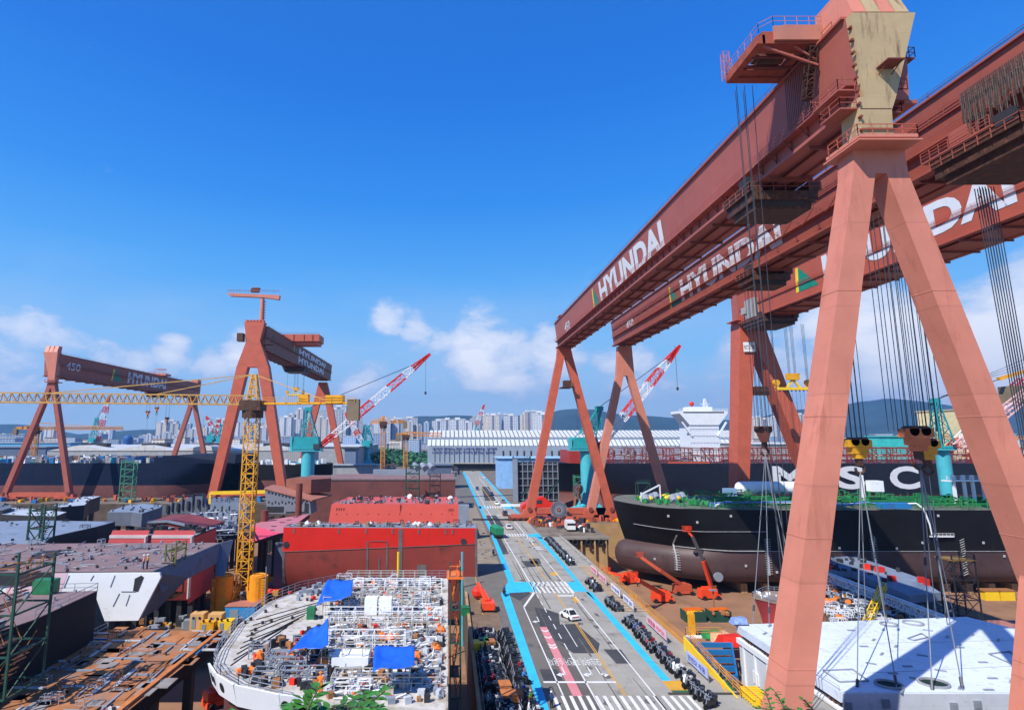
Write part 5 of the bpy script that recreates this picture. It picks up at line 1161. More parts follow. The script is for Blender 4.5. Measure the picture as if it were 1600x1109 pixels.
        mb = MB(); mb.prism([(a + .8, Y0 + 1), (b, Y0 + 1), (b, Y0 + 12), (a + 3, Y0 + 12)], 9.7, 9.95); mb.build('deck_plate', steel_grey, r)
        mb = MB(); mb.bb(a + .6, b, Y0 + .75, Y0 + 1.0, 9.5, 10.1); mb.bb(b - .25, b + .02, Y0 - .05, Y0 + .9, -2, 10); mb.build('pale_edge', mat('pale_pink_edge', (.6, .5, .5), .6), r)
        scatter(r, 'deck_gear', dark, [(a + 2, Y0 + 1.5), (b, Y0 + 1.5), (b, Y0 + 9), (a + 3, Y0 + 9)], 9.95, 24, 'box', 1.1); supports(r, [(a, Y0 + 3), (b, Y0 + 3), (b, Y0 + 11), (a, Y0 + 11)], -3)
    r = thing('hull_block', 'dull red curved hull piece with grey rim behind the rose red pair', 'ship section', (-70, 137, -3)); Y0 = 135
    q = [PY(231, 815, Y0), PY(262, 814, Y0), PY(318, 826, Y0), PY(318, 832, Y0), PY(232, 832, Y0)]; mb = MB(); mb.ext([tuple(p) for p in q[::-1]], (0, 12, 0)); mb.build('shell', hull_maroon, r)
    mb = MB(); 
    for a, b in zip(q[:3], q[1:3]): mb.bar(a + Vector((0, -.1, 0)), b + Vector((0, -.1, 0)), .5)
    mb.build('rim', steel_grey, r); supports(r, [(-73, 135), (-60, 135), (-60, 147), (-73, 147)], 4)
    # open grillage of frames
    r = thing('hull_block', 'open dark grillage of frames with white pipes behind the big mauve deck', 'ship section', (-62, 145, -9))
    q = px_at([(300, 802), (372, 802), (374, 836), (322, 836)], 7); mb = MB(); y0, y1 = min(p[1] for p in q), max(p[1] for p in q)
    for k in range(9): y = y0 + (y1 - y0) * k / 8; mb.bar((-.455 * y, y, 7), (-.385 * y, y, 7), .4); mb.bar((-.455 * y, y, 4.5), (-.385 * y, y, 4.5), .4); 
    for k in range(12): mb.bar((-.465 * y1 + k * 1.6, y1, 7), (-.43 * y0 + k * 1.1, y0, 7), .35)
    for k in range(6): mb.bb(-.45 * y1 + k * 2.2, -.45 * y1 + k * 2.2 + .4, y1 - .3, y1, 4, 9.2)
    mb.build('frame', dark, r); scatter(r, 'white_pipe', white_p, q, 7.3, 60, 'pipe', 1.2); scatter(r, 'bracket', steel_grey, q, 7.2, 60, 'box', 1.2); scatter(r, 'plate', slate, q, 7.2, 14, 'sheet', 2.2)
    mb = MB(); mb.prism(q, 6.0, 6.3); mb.build('floor_plate', slate, r)
    # mauve decks
    r, q = slab('deck_block', 'large mauve deck with grey fittings, lips of slate plate on its right corner', 'ship section', [(-90, 851), (0, 850), (120, 849), (343, 848), (238, 892), (-90, 895)], 11.3, 9.6, primer, dark)
    scatter(r, 'deck_gear', steel_grey, q, 11.36, 80, 'box', .36); scatter(r, 'deck_plank', steel_grey, q, 11.36, 30, 'plank', .4); scatter(r, 'deck_patch', mat('grey_mauve_patch', (.22, .19, .20), .8, var=.2), q, 11.36, 26, 'sheet', .9); scatter(r, 'deck_lug', dark, q, 11.36, 60, 'lug', .9); scatter(r, 'deck_frame', steel_grey, q, 11.36, 12, 'frame', .55); scatter(r, 'deck_pipe', steel_grey, q, 11.36, 46, 'pipe', .6)
    mb = MB(); a = px_at([(45, 873), (62, 862), (112, 859), (80, 871)], 11.37); mb.prism(a, 11.38, 11.5); mb.build('hatch_opening', dark, r)
    mb = MB(); b = [PZ(343, 848, 11.3), PZ(238, 892, 11.3)]; z0 = 8.4
    mb.hexa([(b[0].x, b[0].y, 11.34), (b[1].x, b[1].y, 11.34), (b[1].x + 1.2, b[1].y + .6, z0), (b[0].x + .6, b[0].y, z0)], [(b[0].x + .2, b[0].y, 11.34), (b[1].x + .2, b[1].y, 11.34), (b[1].x + 1.4, b[1].y + .6, z0), (b[0].x + .8, b[0].y, z0)])
    mb.hexa([(b[0].x, b[0].y, 11.35), (b[0].x + 1.0, b[0].y + 3, 11.3), (b[0].x + 2.1, b[0].y - 3, 6.4), (b[0].x + 1.0, b[0].y - 3.5, 6.6)], [(b[0].x + .3, b[0].y, 11.35), (b[0].x + 1.3, b[0].y + 3, 11.3), (b[0].x + 2.4, b[0].y - 3, 6.4), (b[0].x + 1.3, b[0].y - 3.5, 6.6)])
    mb.build('slate_lip', slate, r); supports(r, [p_ for p_ in q if p_[0] < -60] + [(-60, 84), (-60, 100)], 9.6)
    mb = MB()      # broad white primed plate hanging from the near edge
    Yp = PZ(238, 892, 11.3).y; A = [PY(-60, 893.5, Yp), PY(252, 893.5, Yp), PY(254, 900, Yp), PY(219, 967, Yp), PY(167, 968, Yp), PY(150, 922, Yp), PY(-60, 925, Yp)]
    mb.ext([(p.x, Yp - .5, p.z) for p in A][::-1], (0, .4, 0)); w = mb.build('white_side_plate', white_p, r)
    mb = MB(); a, b = PY(20, 893.5, Yp), PY(110, 925, Yp); mb.ext([(PY(14, 894, Yp).x, Yp - .53, a.z), (PY(14, 925, Yp).x, Yp - .53, b.z), (PY(98, 925, Yp).x, Yp - .53, b.z), (PY(110, 894, Yp).x, Yp - .53, a.z)], (0, .02, 0)); mb.build('pale_pink_patch', pale_pink, w)
    mb = MB(); a = [PY(224, 897, Yp), PY(228, 900, Yp), PY(219, 922, Yp), PY(211, 922, Yp), (PY(214, 902, Yp))]; mb.ext([(p.x, Yp - .55, p.z) for p in a][::-1], (0, .04, 0)); mb.build('manhole_slot', dark, w)
    mb = MB(); a = [PY(252, 893.5, Yp), PY(272, 886, Yp), PY(222, 966, Yp), PY(219, 967, Yp)]; mb.face([(a[0].x, Yp - .3, a[0].z), (a[0].x + 2, Yp + 4, 9.4), (a[2].x + .6, Yp + 3, a[2].z + .4), (a[3].x, Yp - .3, a[3].z)]); mb.build('slate_return', slate, w)
    mb = MB()
    for (x, y, x2, y2) in ((112, 897, 104, 916), (150, 897, 145, 905), (183, 897, 176, 915), (190, 925, 180, 945), (206, 927, 200, 944), (193, 922, 215, 922)): a, b = PY(x, y, Yp), PY(x2, y2, Yp); mb.bar((a.x, Yp - .52, a.z), (b.x, Yp - .52, b.z), .1)
    mb.build('weld_seam', steel_grey, w)
    r, q = slab('deck_block', 'smaller mauve deck with sharp right corner and black side in front of the white plate', 'ship section', [(-70, 930), (56, 926), (152, 923), (54, 968), (-70, 1010)], 10.2, -2, primer, mat('shadow_black', (.012, .012, .014), .8))  # near-black side colour has the deep shadow painted in
    scatter(r, 'deck_gear', steel_grey, q, 10.26, 20, 'box', .6); mb = MB(); a = [PZ(152, 923, 10.2), PZ(54, 968, 10.2)]; mb.rail([tuple(a[0]), tuple(a[1])], 1., .04, 2.4); mb.rail([tuple(PZ(80, 925, 10.2)), tuple(a[0])], 1., .04, 2.4); mb.build('railing', steel_grey, r); supports(r, q, -2)
    mb = MB(); p = PZ(68, 928, 10.2); mb.bb(p.x - 1.2, p.x + 1.3, p.y - .5, p.y + 1, 10.3, 12.); mb.build('green_locker', green_p, r)
    # rusty deck
    r, q = slab('deck_block', 'rusty orange brown deck littered with beams and plates, lower left corner', 'ship section', [(170, 984), (352, 986), (352, 989), (150, 1150), (-260, 1150), (-60, 1100)], 4.0, 2.6, rust_deck, mat('shadow_black', (1, 1, 1)))  # side shell coloured black for the shadow it falls in
    for nm, m, kd, n, s in (('loose_beam', steel_grey, 'plank', 46, .7), ('steel_plate', mat('plate_grey', (.27, .24, .22), .7, var=.3), 'sheet', 22, 1.0), ('pale_beam', mat('pale_steel_beam', (.5, .5, .5), .6), 'plank', 20, .8), ('rusty_rack', mat('rack_brown', (.22, .09, .05), .7), 'frame', 9, .6), ('grey_rack', mat('rack_grey', (.34, .34, .36), .6), 'frame', 12, .7), ('loose_pipe', blue_p, 'plank', 4, .7), ('scrap', dark, 'box', 34, .3), ('dark_beam', dark, 'plank', 8, .5), ('rust_sheet', rust_deck, 'sheet', 40, 1.1)): scatter(r, nm, m, q, 4.06, n, kd, s, .7)
    mb = MB(); a = [PZ(168, 984, 4), PZ(-60, 1100, 4)]; mb.rail([tuple(a[0]), tuple(a[1])], 1., .05, 2, 2)
    for k in range(3): d = .5 * k; mb.bar((a[0].x - d, a[0].y, 3.8 - .2 * k), (a[1].x - d, a[1].y, 3.8 - .2 * k), .12)
    mb.build('edge_railing', steel_grey, r); mb = MB(); b = [PZ(350, 988, 4), PZ(152, 1148, 4)]; mb.bar((b[0].x - .5, b[0].y, 4.2), (b[1].x - .5, b[1].y, 4.2), .5, .35); mb.build('orange_edge_beam', mat('rust_orange', (.50, .17, .05), .8, var=.25, vs=1.), r); supports(r, q, 2.6)
misc_blocks()
# ---------------------------------------------------------------- white forecastle deck with blue tarpaulins
from mathutils import noise as NZ
def white_deck():
    z = 9.0
    out = [(697, 903), (560, 903), (470, 921), (420, 940), (372, 976), (342, 1018), (333, 1040), (344, 1056), (372, 1073), (441, 1088), (497, 1094), (600, 1102), (698, 1109)]
    q = px_at(out, z); q[0] = (-.2, q[0][1]); q[-1] = (-.2, q[-1][1])
    r = thing('deck_block', 'dirty white bow deck crowded with white pipe racks under blue tarpaulins, beside the road', 'ship section', (-10, 55, -9))
    mb = MB(); mb.prism(q, z - .5, z); mb.build('deck_plate', off_white, r)
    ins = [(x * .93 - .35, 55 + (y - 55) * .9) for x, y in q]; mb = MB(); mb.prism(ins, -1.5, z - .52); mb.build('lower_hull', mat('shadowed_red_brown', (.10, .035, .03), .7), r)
    mb = MB()
    for i in range(len(q)):
        if i in (12, 11, 10, 9): continue
        a, b = q[i], q[(i + 1) % len(q)]; 
        if i < 12: mb.rail([(a[0], a[1], z), (b[0], b[1], z)], 1.1, .035, 1.1, 3)
    mb.build('deck_railing', steel_grey, r)
    # bulwark with mooring holes on the near left side
    bl = MB(); hl = MB(); path = [q[6], q[7], q[8], q[9], q[10]]
    for a, b in zip(path, path[1:]):
        a = Vector((*a, 0)); b = Vector((*b, 0)); d = (b - a).normalized(); nrm = Vector((d.y, -d.x, 0)); 
        if nrm.y > 0: nrm = -nrm
        bl.hexa([a + Vector((0, 0, z - 1.5)) - nrm * 0, b + Vector((0, 0, z - 1.5)), b - nrm * .2 + Vector((0, 0, z - 1.5)), a - nrm * .2 + Vector((0, 0, z - 1.5))], [a + nrm * .5 + Vector((0, 0, z + .35)), b + nrm * .5 + Vector((0, 0, z + .35)), b + nrm * .3 + Vector((0, 0, z + .35)), a + nrm * .3 + Vector((0, 0, z + .35))])
    def hole(a, b, f, rr=.36):
        a = Vector((*a, 0)); b = Vector((*b, 0)); d = (b - a).normalized(); nrm = Vector((d.y, -d.x, 0)); nrm = -nrm if nrm.y > 0 else nrm
        c = a.lerp(b, f) + nrm * .27 + Vector((0, 0, z - .55)); up = (Vector((0, 0, 1.85)) + nrm * .5).normalized(); n2 = d.cross(up); n2 = -n2 if n2.y > 0 else n2
        hl.face([c + n2 * .04 + d * rr * math.cos(t * .5236) + up * rr * 1.25 * math.sin(t * .5236) for t in range(12)])
    for f in (.35, .7): hole(path[0], path[1], f)
    hole(path[1], path[2], .3)
    for f in (.15, .5, .85): hole(path[3], path[4], f, .4)
    b = bl.build('bulwark', white_p, r); hl.build('mooring_hole', black, b)
    # racks of white pipes: area right of x=-17
    mbr = MB(); mbg = MB(); rr = random.Random(3)
    rows = [(PZ(700, yv, z).y, x0, x1) for yv, x0, x1 in ((912, 548, 670), (926, 555, 694), (946, 520, 690), (960, 515, 650), (976, 517, 694), (996, 520, 694), (1022, 520, 640), (1044, 515, 610), (1078, 530, 694))]
    for (y, x0, x1) in rows:
        mbr = MB(); gm = rr.random() < .35
        X0 = (x0 - 700) / 861 * y * 1.0; X1 = (x1 - 700) / 861 * y - .3; h = rr.uniform(1.0, 2.0); d = rr.uniform(1.0, 2.0)
        for hh in (h, h * .55):
            for yy in (y, y + d): mbr.bar((X0, yy, z + hh), (X1, yy, z + hh), .08 if hh == h else .05)
        n = int((X1 - X0) / 1.5)
        for k in range(n + 1):
            x = X0 + (X1 - X0) * k / n
            for yy in (y, y + d): mbr.bar((x, yy, z), (x, yy, z + h), .07)
            mbr.bar((x, y, z + h), (x, y + d, z + h), .06)
        mbr.build('pipe_rack', mat('cream_grey_rack', (.42, .38, .32), .6, var=.2) if gm else white_p, r)
    area = px_at([(520, 905), (692, 905), (694, 1100), (510, 1096), (500, 1040), (515, 960)], z)
    for nm, m, kd, n, s in (('pipework', white_p, 'pipe', 220, .7), ('grey_pipework', steel_grey, 'pipe', 120, .7), ('valve_box', mat('pale_grey_box', (.5, .52, .55), .5), 'box', 240, .5), ('grey_gear', steel_grey, 'box', 260, .5), ('dark_gear', dark, 'box', 240, .5), ('rusty_gear', wood, 'box', 90, .45), ('orange_cover', orange_f, 'bag', 26, .7), ('small_rack', white_p, 'frame', 40, .7), ('stand_post', white_p, 'post', 130, .8), ('red_valve', red_p, 'box', 36, .45), ('brown_crate', wood, 'box', 22, .6), ('loose_plate', mat('cream_box', (.55, .48, .36), .6), 'sheet', 26, .5)): scatter(r, nm, m, area, z, n, kd, s, .8)
    fore = px_at([(400, 1010), (500, 980), (520, 1085), (400, 1070), (372, 1055)], z)
    for nm, m, kd, n, s in (('winch_gear', dark, 'box', 60, .7), ('winch_frame', steel_grey, 'frame', 12, .8), ('orange_cover', orange_f, 'bag', 8, .8), ('red_valve', red_p, 'box', 16, .5), ('rust_gear', wood, 'box', 18, .6)): scatter(r, nm, m, fore, z, n, kd, s)
    open_ = px_at([(350, 1030), (380, 975), (430, 945), (500, 925), (560, 930), (500, 1010), (400, 1030)], z)
    scatter(r, 'deck_lug', dark, open_, z, 34, 'lug', .8); mb = MB()
    for k in range(9):
        a, b = PZ(360 + k * 5, 1040 - k * 9, z), PZ(440 + k * 9, 985 - k * 6, z); m_ = a.lerp(b, .5) + Vector((.3 * math.sin(k * 2), .4 * math.cos(k), 0)); mb.tube([(a.x, a.y, z + .05), (m_.x, m_.y, z + .05), (b.x, b.y, z + .05)], .035, 4)
    mb.build('deck_hose', black, r)
    far = px_at([(452, 925), (560, 905), (560, 920), (470, 945)], z); scatter(r, 'small_gear', steel_grey, far, z, 34, 'box', .6); scatter(r, 'red_valve', red_p, far, z, 8, 'box', .5)
    p = PZ(486, 966, z); mb = MB(); mb.bb(p.x - .45, p.x + .45, p.y - .4, p.y + .4, z, z + 1.3); mb.build('green_bin', green_p, r)
    mb = MB()
    for (a, b) in (((569, 940), (589, 965)), ((592, 940), (612, 965))): m1 = MB(); u = PZ(a[0], 965, z); m1.bb(u.x, u.x + 1.45, u.y, u.y + 1.4, z + .02, z + 2.1); m1.build('machine_cabinet', white_p, r)
    mb.bb(PZ(525, 1030, z).x, PZ(580, 1030, z).x, PZ(1, 1045, z).y, PZ(1, 1030, z).y, z + .02, z + 1.0); mb.build('machine_cabinet', white_p, r)
    mb = MB(); mb.bb(-.2, 0, q[-1][1], q[0][1], z - .2, z + .1); mb.rail([(-.1, q[-1][1], z), (-.1, q[0][1], z)], 1.1, .035, 1.3, 2); mb.build('edge_railing', off_white, r)
    mb = MB()
    for k in range(5):
        for y in (44, 52, 62, 70): mb.bb(-16 + k * 3.6, -15 + k * 3.6, y, y + 1, -11, -1.52)
    mb.build('support_block', dark, r)
    # tarpaulins: sagging cloths spread over the racks
    def cloth(lab, cs, zz, sag):
        pts = [PZ(x, y, zz[i]) for i, (x, y) in enumerate(cs)]; mb = MB(); rows = []; n = 14
        for j in range(n + 1):
            v = j / n; a = pts[0].lerp(pts[3], v); b = pts[1].lerp(pts[2], v)
            rows.append([tuple(a.lerp(b, i / n) + Vector((0, 0, -sag * math.sin(math.pi * i / n) * math.sin(math.pi * v) + .16 * NZ.noise(Vector((i * .33, j * .33, sag * 9))) + .10 * NZ.noise(Vector((i * .9, j * .6, sag * 5))) + .10 * math.sin(i * .55 + j * .4)))) for i in range(n + 1)])
        mb.grid(rows); o = mb.build('tarpaulin', tarp, None, True); tag(o, lab, 'tarpaulin', 'blue tarpaulins on the white deck')
        s = o.modifiers.new('thick', 'SOLIDIFY'); s.thickness = .03
    cloth('rumpled blue tarpaulin over the farthest pipe racks, nearest the red hull', [(511, 907), (552, 906), (549, 931), (494, 945)], [z + 3.0, z + 3.0, z + 2.5, z + 1.4], .3)
    cloth('blue tarpaulin pulled to a peak in the middle of the white deck', [(484, 985), (513, 967), (513, 1008), (451, 1017)], [z + 2.4, z + 3.4, z + 2.3, z + 1.6], .4)
    cloth('square blue tarpaulin near the right edge of the white deck', [(585, 1011), (648, 1009), (648, 1041), (582, 1047)], [z + 2.8, z + 2.8, z + 2.6, z + 2.4], .3)
white_deck()
# ---------------------------------------------------------------- block pieces in the right dock, behind the white block
def right_pieces():
    r = thing('hull_block', 'rose red curved hull piece with littered deck just left of the near crane leg', 'ship section', (62, 105, -9)); z = -1.5
    q = px_at([(1176, 931), (1196, 922), (1238, 924), (1268, 944), (1240, 947)], z); mb = MB(); mb.prism(q, z - .4, z); mb.build('deck_plate', mat('brown_grey_plate', (.24, .19, .15), .7, var=.3), r)
    c = Vector((sum(a[0] for a in q) / 5, sum(a[1] for a in q) / 5)); mb = MB(); rows = []
    for j in range(7): t = j / 6; f = .96 - .35 * math.sin(t * 1.8) * (1 - t * .3); rows.append([(c.x + (a[0] - c.x) * f, c.y + (a[1] - c.y) * f, z - .42 - 9 * t) for a in q])
    mb.grid(rows, True); mb.build('shell', hull_rose, r, True)
    mb = MB(); mb.rail([(*a, z) for a in q] + [(*q[0], z)], .8, .05, 1.6); mb.build('railing', steel_grey, r); scatter(r, 'scrap', white_p, q, z, 12, 'box', .6)
    r = thing('hull_block', 'long grey hull section full of white frames and orange covers, lying beyond the white block', 'ship section', (85, 105, -10)); z = -1.2
    q = px_at([(1292, 872), (1336, 868), (1430, 900), (1560, 962), (1500, 984), (1290, 984)], z); mb = MB(); mb.prism(q, -10.5, -4.5); mb.build('lower_shell', mat('dark_grey_steel', (.06, .07, .08), .6), r)
    a = px_at([(1292, 870), (1336, 868), (1430, 900), (1470, 925), (1420, 930), (1330, 892), (1292, 890)], z + .3); mb = MB(); mb.prism(a, z - 1.2, z + .3); mb.build('blue_grey_plate', grey_blue, r)
    mb = MB(); A, B = PZ(1295, 893, z), PZ(1520, 975, z); mb.lattice((A.x, A.y, z - 1.2), (B.x, B.y, z - 1.2), 1.4, n=26, t=.22); mb.bar((A.x, A.y, z - .3), (B.x, B.y, z - .3), .6, .2)
    for k in range(16): p = A.lerp(B, k / 16); mb.bar((p.x, p.y, z - .4), (p.x + .5, p.y - 2.5, z - 2.6), .3)
    mb.build('white_frame', white_p, r)
    b = px_at([(1292, 905), (1340, 905), (1500, 975), (1490, 984), (1292, 984)], -4.5)
    for nm, m, kd, n, s in (('white_bracket', white_p, 'frame', 40, .9), ('gear', steel_grey, 'box', 140, .8), ('orange_cover', orange_f, 'bag', 30, 1.1), ('dark_gear', dark, 'box', 110, .8), ('white_gear', white_p, 'box', 60, .7), ('loose_beam', white_p, 'plank', 40, .7), ('rusty_gear', wood, 'box', 26, .9), ('white_pipe', white_p, 'pipe', 60, 1.), ('blue_plate', grey_blue, 'sheet', 16, 1.6)): scatter(r, nm, m, b, -4.4, n, kd, s)
    scatter(r, 'deck_gear', dark, a, z + .3, 26, 'box', .9); scatter(r, 'red_box', red_p, a, z + .3, 8, 'box', 1.3)
    mb = MB(); c1, c2 = PZ(1376, 942, -3), PZ(1350, 972, -3); mb.lattice((c2.x, c2.y, -4), (c1.x + 1, c1.y, .5), 1, n=8, t=.14); mb.build('yellow_boom', yellow_b, r)
    r = thing('yard_debris', 'heaps of yellow, red and dark gear right of the long grey section', 'equipment', (115, 100, -11), kind='stuff')
    c = [(118, 112), (135, 125), (150, 116), (118, 88), (100, 88)]
    for nm, m, kd, n, s in (('yellow_gear', yellow, 'box', 30, 1.5), ('red_gear', crane_dark, 'box', 26, 1.6), ('grey_gear', steel_grey, 'box', 80, 1.3), ('frame', dark, 'frame', 30, 1.2), ('blue_gear', blue_p, 'sheet', 10, 1.4), ('timber', wood, 'plank', 30, 1.)): scatter(r, nm, m, c, -10.9, n, kd, s)
    p = PZ(1592, 988, -6); r = thing('container', 'orange yellow container at the right edge behind the white block', 'container', (p.x, p.y, -11)); mb = MB(); mb.bb(p.x - 4, p.x + 8, p.y, p.y + 6, -11, -6); mb.build('box', yellow, r); mb = MB(); mb.bb(p.x - 4.1, p.x + 8.1, p.y - .1, p.y + 6.1, -5.99, -5.7); mb.build('lid', salmon, r)
    for k, (x, y) in enumerate(((1437, 925), (1405, 922))):
        p = PZ(x + 122, y + 12, -11) if k == 0 else PZ(x + 125, y + 12, -11); 
    for x, lab in ((1552, 'left'), (1576, 'right')):
        p = PZ(x, 938, -11); r = thing('keel_support', 'bright yellow support block under the tanker side, %s of two' % lab, 'support block', tuple(p)); mb = MB(); mb.prism([(p.x - 1.8, p.y), (p.x + 1.8, p.y), (p.x + 1.5, p.y + 2), (p.x - 1.5, p.y + 2)], -11, -8.8); mb.build('block', yellow_b, r); mb = MB(); mb.bb(p.x - 2, p.x + 2, p.y - .1, p.y + 2.1, -8.79, -8.5); mb.build('timber_cap', wood, r)
right_pieces()
# ---------------------------------------------------------------- luffing jib cranes on teal columns
def jib_crane(label, x, Y, zbase, zcab, tip, foot, wc=2.2, cabw=11., cabh=6., apex=None, sc=1., faded=False, column=True, grp=None, boomm=None):
    r = thing('jib_crane', label, 'jib crane', (x, Y, zbase), grp)
    if column:
        mb = MB(); mb.cyl((x, Y, zbase + 5 * sc), (x, Y, zcab - .6), wc, n=20); mb.hexa([(x - wc * 1.9, Y - wc * 1.6, zbase), (x + wc * 2.6, Y - wc * 1.6, zbase), (x + wc * 2.6, Y + wc * 1.6, zbase), (x - wc * 1.9, Y + wc * 1.6, zbase)], [(x - wc, Y - wc, zbase + 5 * sc), (x + wc, Y - wc, zbase + 5 * sc), (x + wc, Y + wc, zbase + 5 * sc), (x - wc, Y + wc, zbase + 5 * sc)]); mb.build('column', teal_l, r)
    mb = MB(); w = cabw / 2
    mb.hexa([(x - w * 1.15, Y - 3 * sc, zcab), (x + w * .95, Y - 3 * sc, zcab), (x + w * .95, Y + 3 * sc, zcab), (x - w * 1.15, Y + 3 * sc, zcab)], [(x - w * .95, Y - 2.7 * sc, zcab + cabh), (x + w * .75, Y - 2.7 * sc, zcab + cabh), (x + w * .75, Y + 2.7 * sc, zcab + cabh), (x - w * .95, Y + 2.7 * sc, zcab + cabh)]); mb.build('machine_house', teal, r)
    mb = MB(); mb.bb(x - w * 1.35, x + w * 1.05, Y - 3.4 * sc, Y + 3.4 * sc, zcab - .5, zcab - .02); mb.rail([(x - w * 1.35, Y - 3.4 * sc, zcab), (x + w * 1.05, Y - 3.4 * sc, zcab)], 1.1, .08, 1.5); mb.bb(x - w * 1.32, x - w * 1.17, Y - 2, Y + 2, zcab + .3, zcab + cabh); mb.build('platform', teal_l, r)
    mb = MB(); mb.bb(x + w * .5, x + w * .94, Y - 3.9 * sc, Y - 3.42 * sc, zcab + .5, zcab + 2.8); mb.build('operator_cab', glass, r)
    ap = Vector(apex) if apex else Vector((x, Y, zcab + cabh * 2.3))
    mb = MB(); mb.lattice((x + w * .1, Y, zcab + cabh), ap, 5.5 * sc, 1.6 * sc, 5, .38 * sc); mb.bar((x - w * .85, Y, zcab + cabh), ap, .35 * sc); mb.bb(ap.x - 1.6 * sc, ap.x + 1.6 * sc, Y - .8, Y + .8, ap.z - .4, ap.z + 1.4 * sc); mb.build('gantry_mast', teal, r)
    f = Vector(foot); t = Vector(tip); n = 10; cuts = [0, .13, .3, .46, .63, .76, .88, 1.] if False else [0, .12, .33, .47, .62, .76, .84, 1.]
    cols = [red_p, white_p, red_p, white_p, red_p, white_p, red_p]
    for k in range(7):
        a, b = f.lerp(t, cuts[k]), f.lerp(t, cuts[k + 1]); W = lambda q: (.8 + 2.4 * math.sin(math.pi * min(1, q * .86 + .08)) ** .7) * sc * (1 if q < .95 else .5)
        mb = MB(); mb.lattice(a, b, W(cuts[k]), W(cuts[k + 1]), max(2, int((b - a).length / (3.2 * sc))), (.3 if k % 2 else .38) * sc, side=(0, 1, 0)); 
        if k in (0, 6): mb.bar(a, b, .8 * sc)
        mb.build('boom_section', boomm or cols[k], r)
    mb = MB()
    for d in (-.5, .5): mb.bar((ap.x, ap.y + d, ap.z + 1), tuple(f.lerp(t, .86) + Vector((0, d, 1.2 * sc))), .14 * sc)
    L = 18 * sc; mb.bar((t.x - 2 * sc, t.y, t.z), (t.x - 2 * sc, t.y, t.z - L), .12 * sc); mb.ball((t.x - 2 * sc, t.y, t.z - L), .6 * sc, 6, 1.4); mb.build('ropes', rope_m, r)
    return r
def J(label, Y, xc, ybase, ycab0, ycab1, xw, tip, foot, apex, sc=1., **k):
    c = PY(xc, ybase, Y); z0 = PY(xc, ycab1, Y).z; z1 = PY(xc, ycab0, Y).z
    kb = k.pop('zb', None)
    return jib_crane(label, PY(xc, ycab1, Y).x, Y, c.z if kb is None else kb, z0, tuple(PY(*tip, Y)), tuple(PY(*foot, Y)), wc=xw, cabw=k.pop('cabw', 12), cabh=z1 - z0, apex=tuple(PY(*apex, Y)), sc=sc, **k)
J('teal jib crane left of centre, its long red and white boom raised to the right', 252, 482, 782, 682, 703, 2.9, (672, 553), (499, 698), (482, 641), zb=0.)
mb = MB(); mb.bar((0, 0, 0), (0, 0, .1), .1)
J('teal jib crane between the far legs of the two right gantry cranes', 228, 916, 800, 683, 702, 2.6, (1062, 540), (934, 702), (936, 640), cabw=10.5, zb=0.)
J('teal jib crane behind the tanker deck, seen between the two near crane legs', 215, 1472, 770, 696, 701, 2.3, (1640, 560), (1478, 706), (1461, 628), zb=-2., cabw=5)
for (lab, Y, a) in (('small distant teal jib crane over the far right sheds, boom pointing up left', 640, ((932, 745, 700, 707), (905, 630), (934, 702), (937, 655))),
                    ('small distant teal jib crane just right of the red and white boom', 560, ((575, 712, 688, 697), (540, 645), (570, 697), (574, 668))),
                    ('distant teal jib crane with pink boom, right of the leftmost near crane leg', 700, ((147, 700, 684, 690), (171, 618), (152, 690), (151, 655))),
                    ('left one of the two distant teal cranes between the far gantry legs', 720, ((331, 705, 680, 690), (344, 655), (333, 690), (336, 668))),
                    ('right one of the two distant teal cranes between the far gantry legs', 720, ((346, 705, 682, 690), (322, 650), (344, 690), (347, 665))),
                    ('distant white and pink jib boom standing above the long factory roof', 760, ((746, 700, 676, 682), (757, 632), (738, 680), (744, 665)))):
    (xc, yb, c0, c1), tip, foot, apex = a; J(lab, Y, xc, yb, c0, c1, 2.4, tip, foot, apex, sc=1.5, cabw=10, zb=0.)
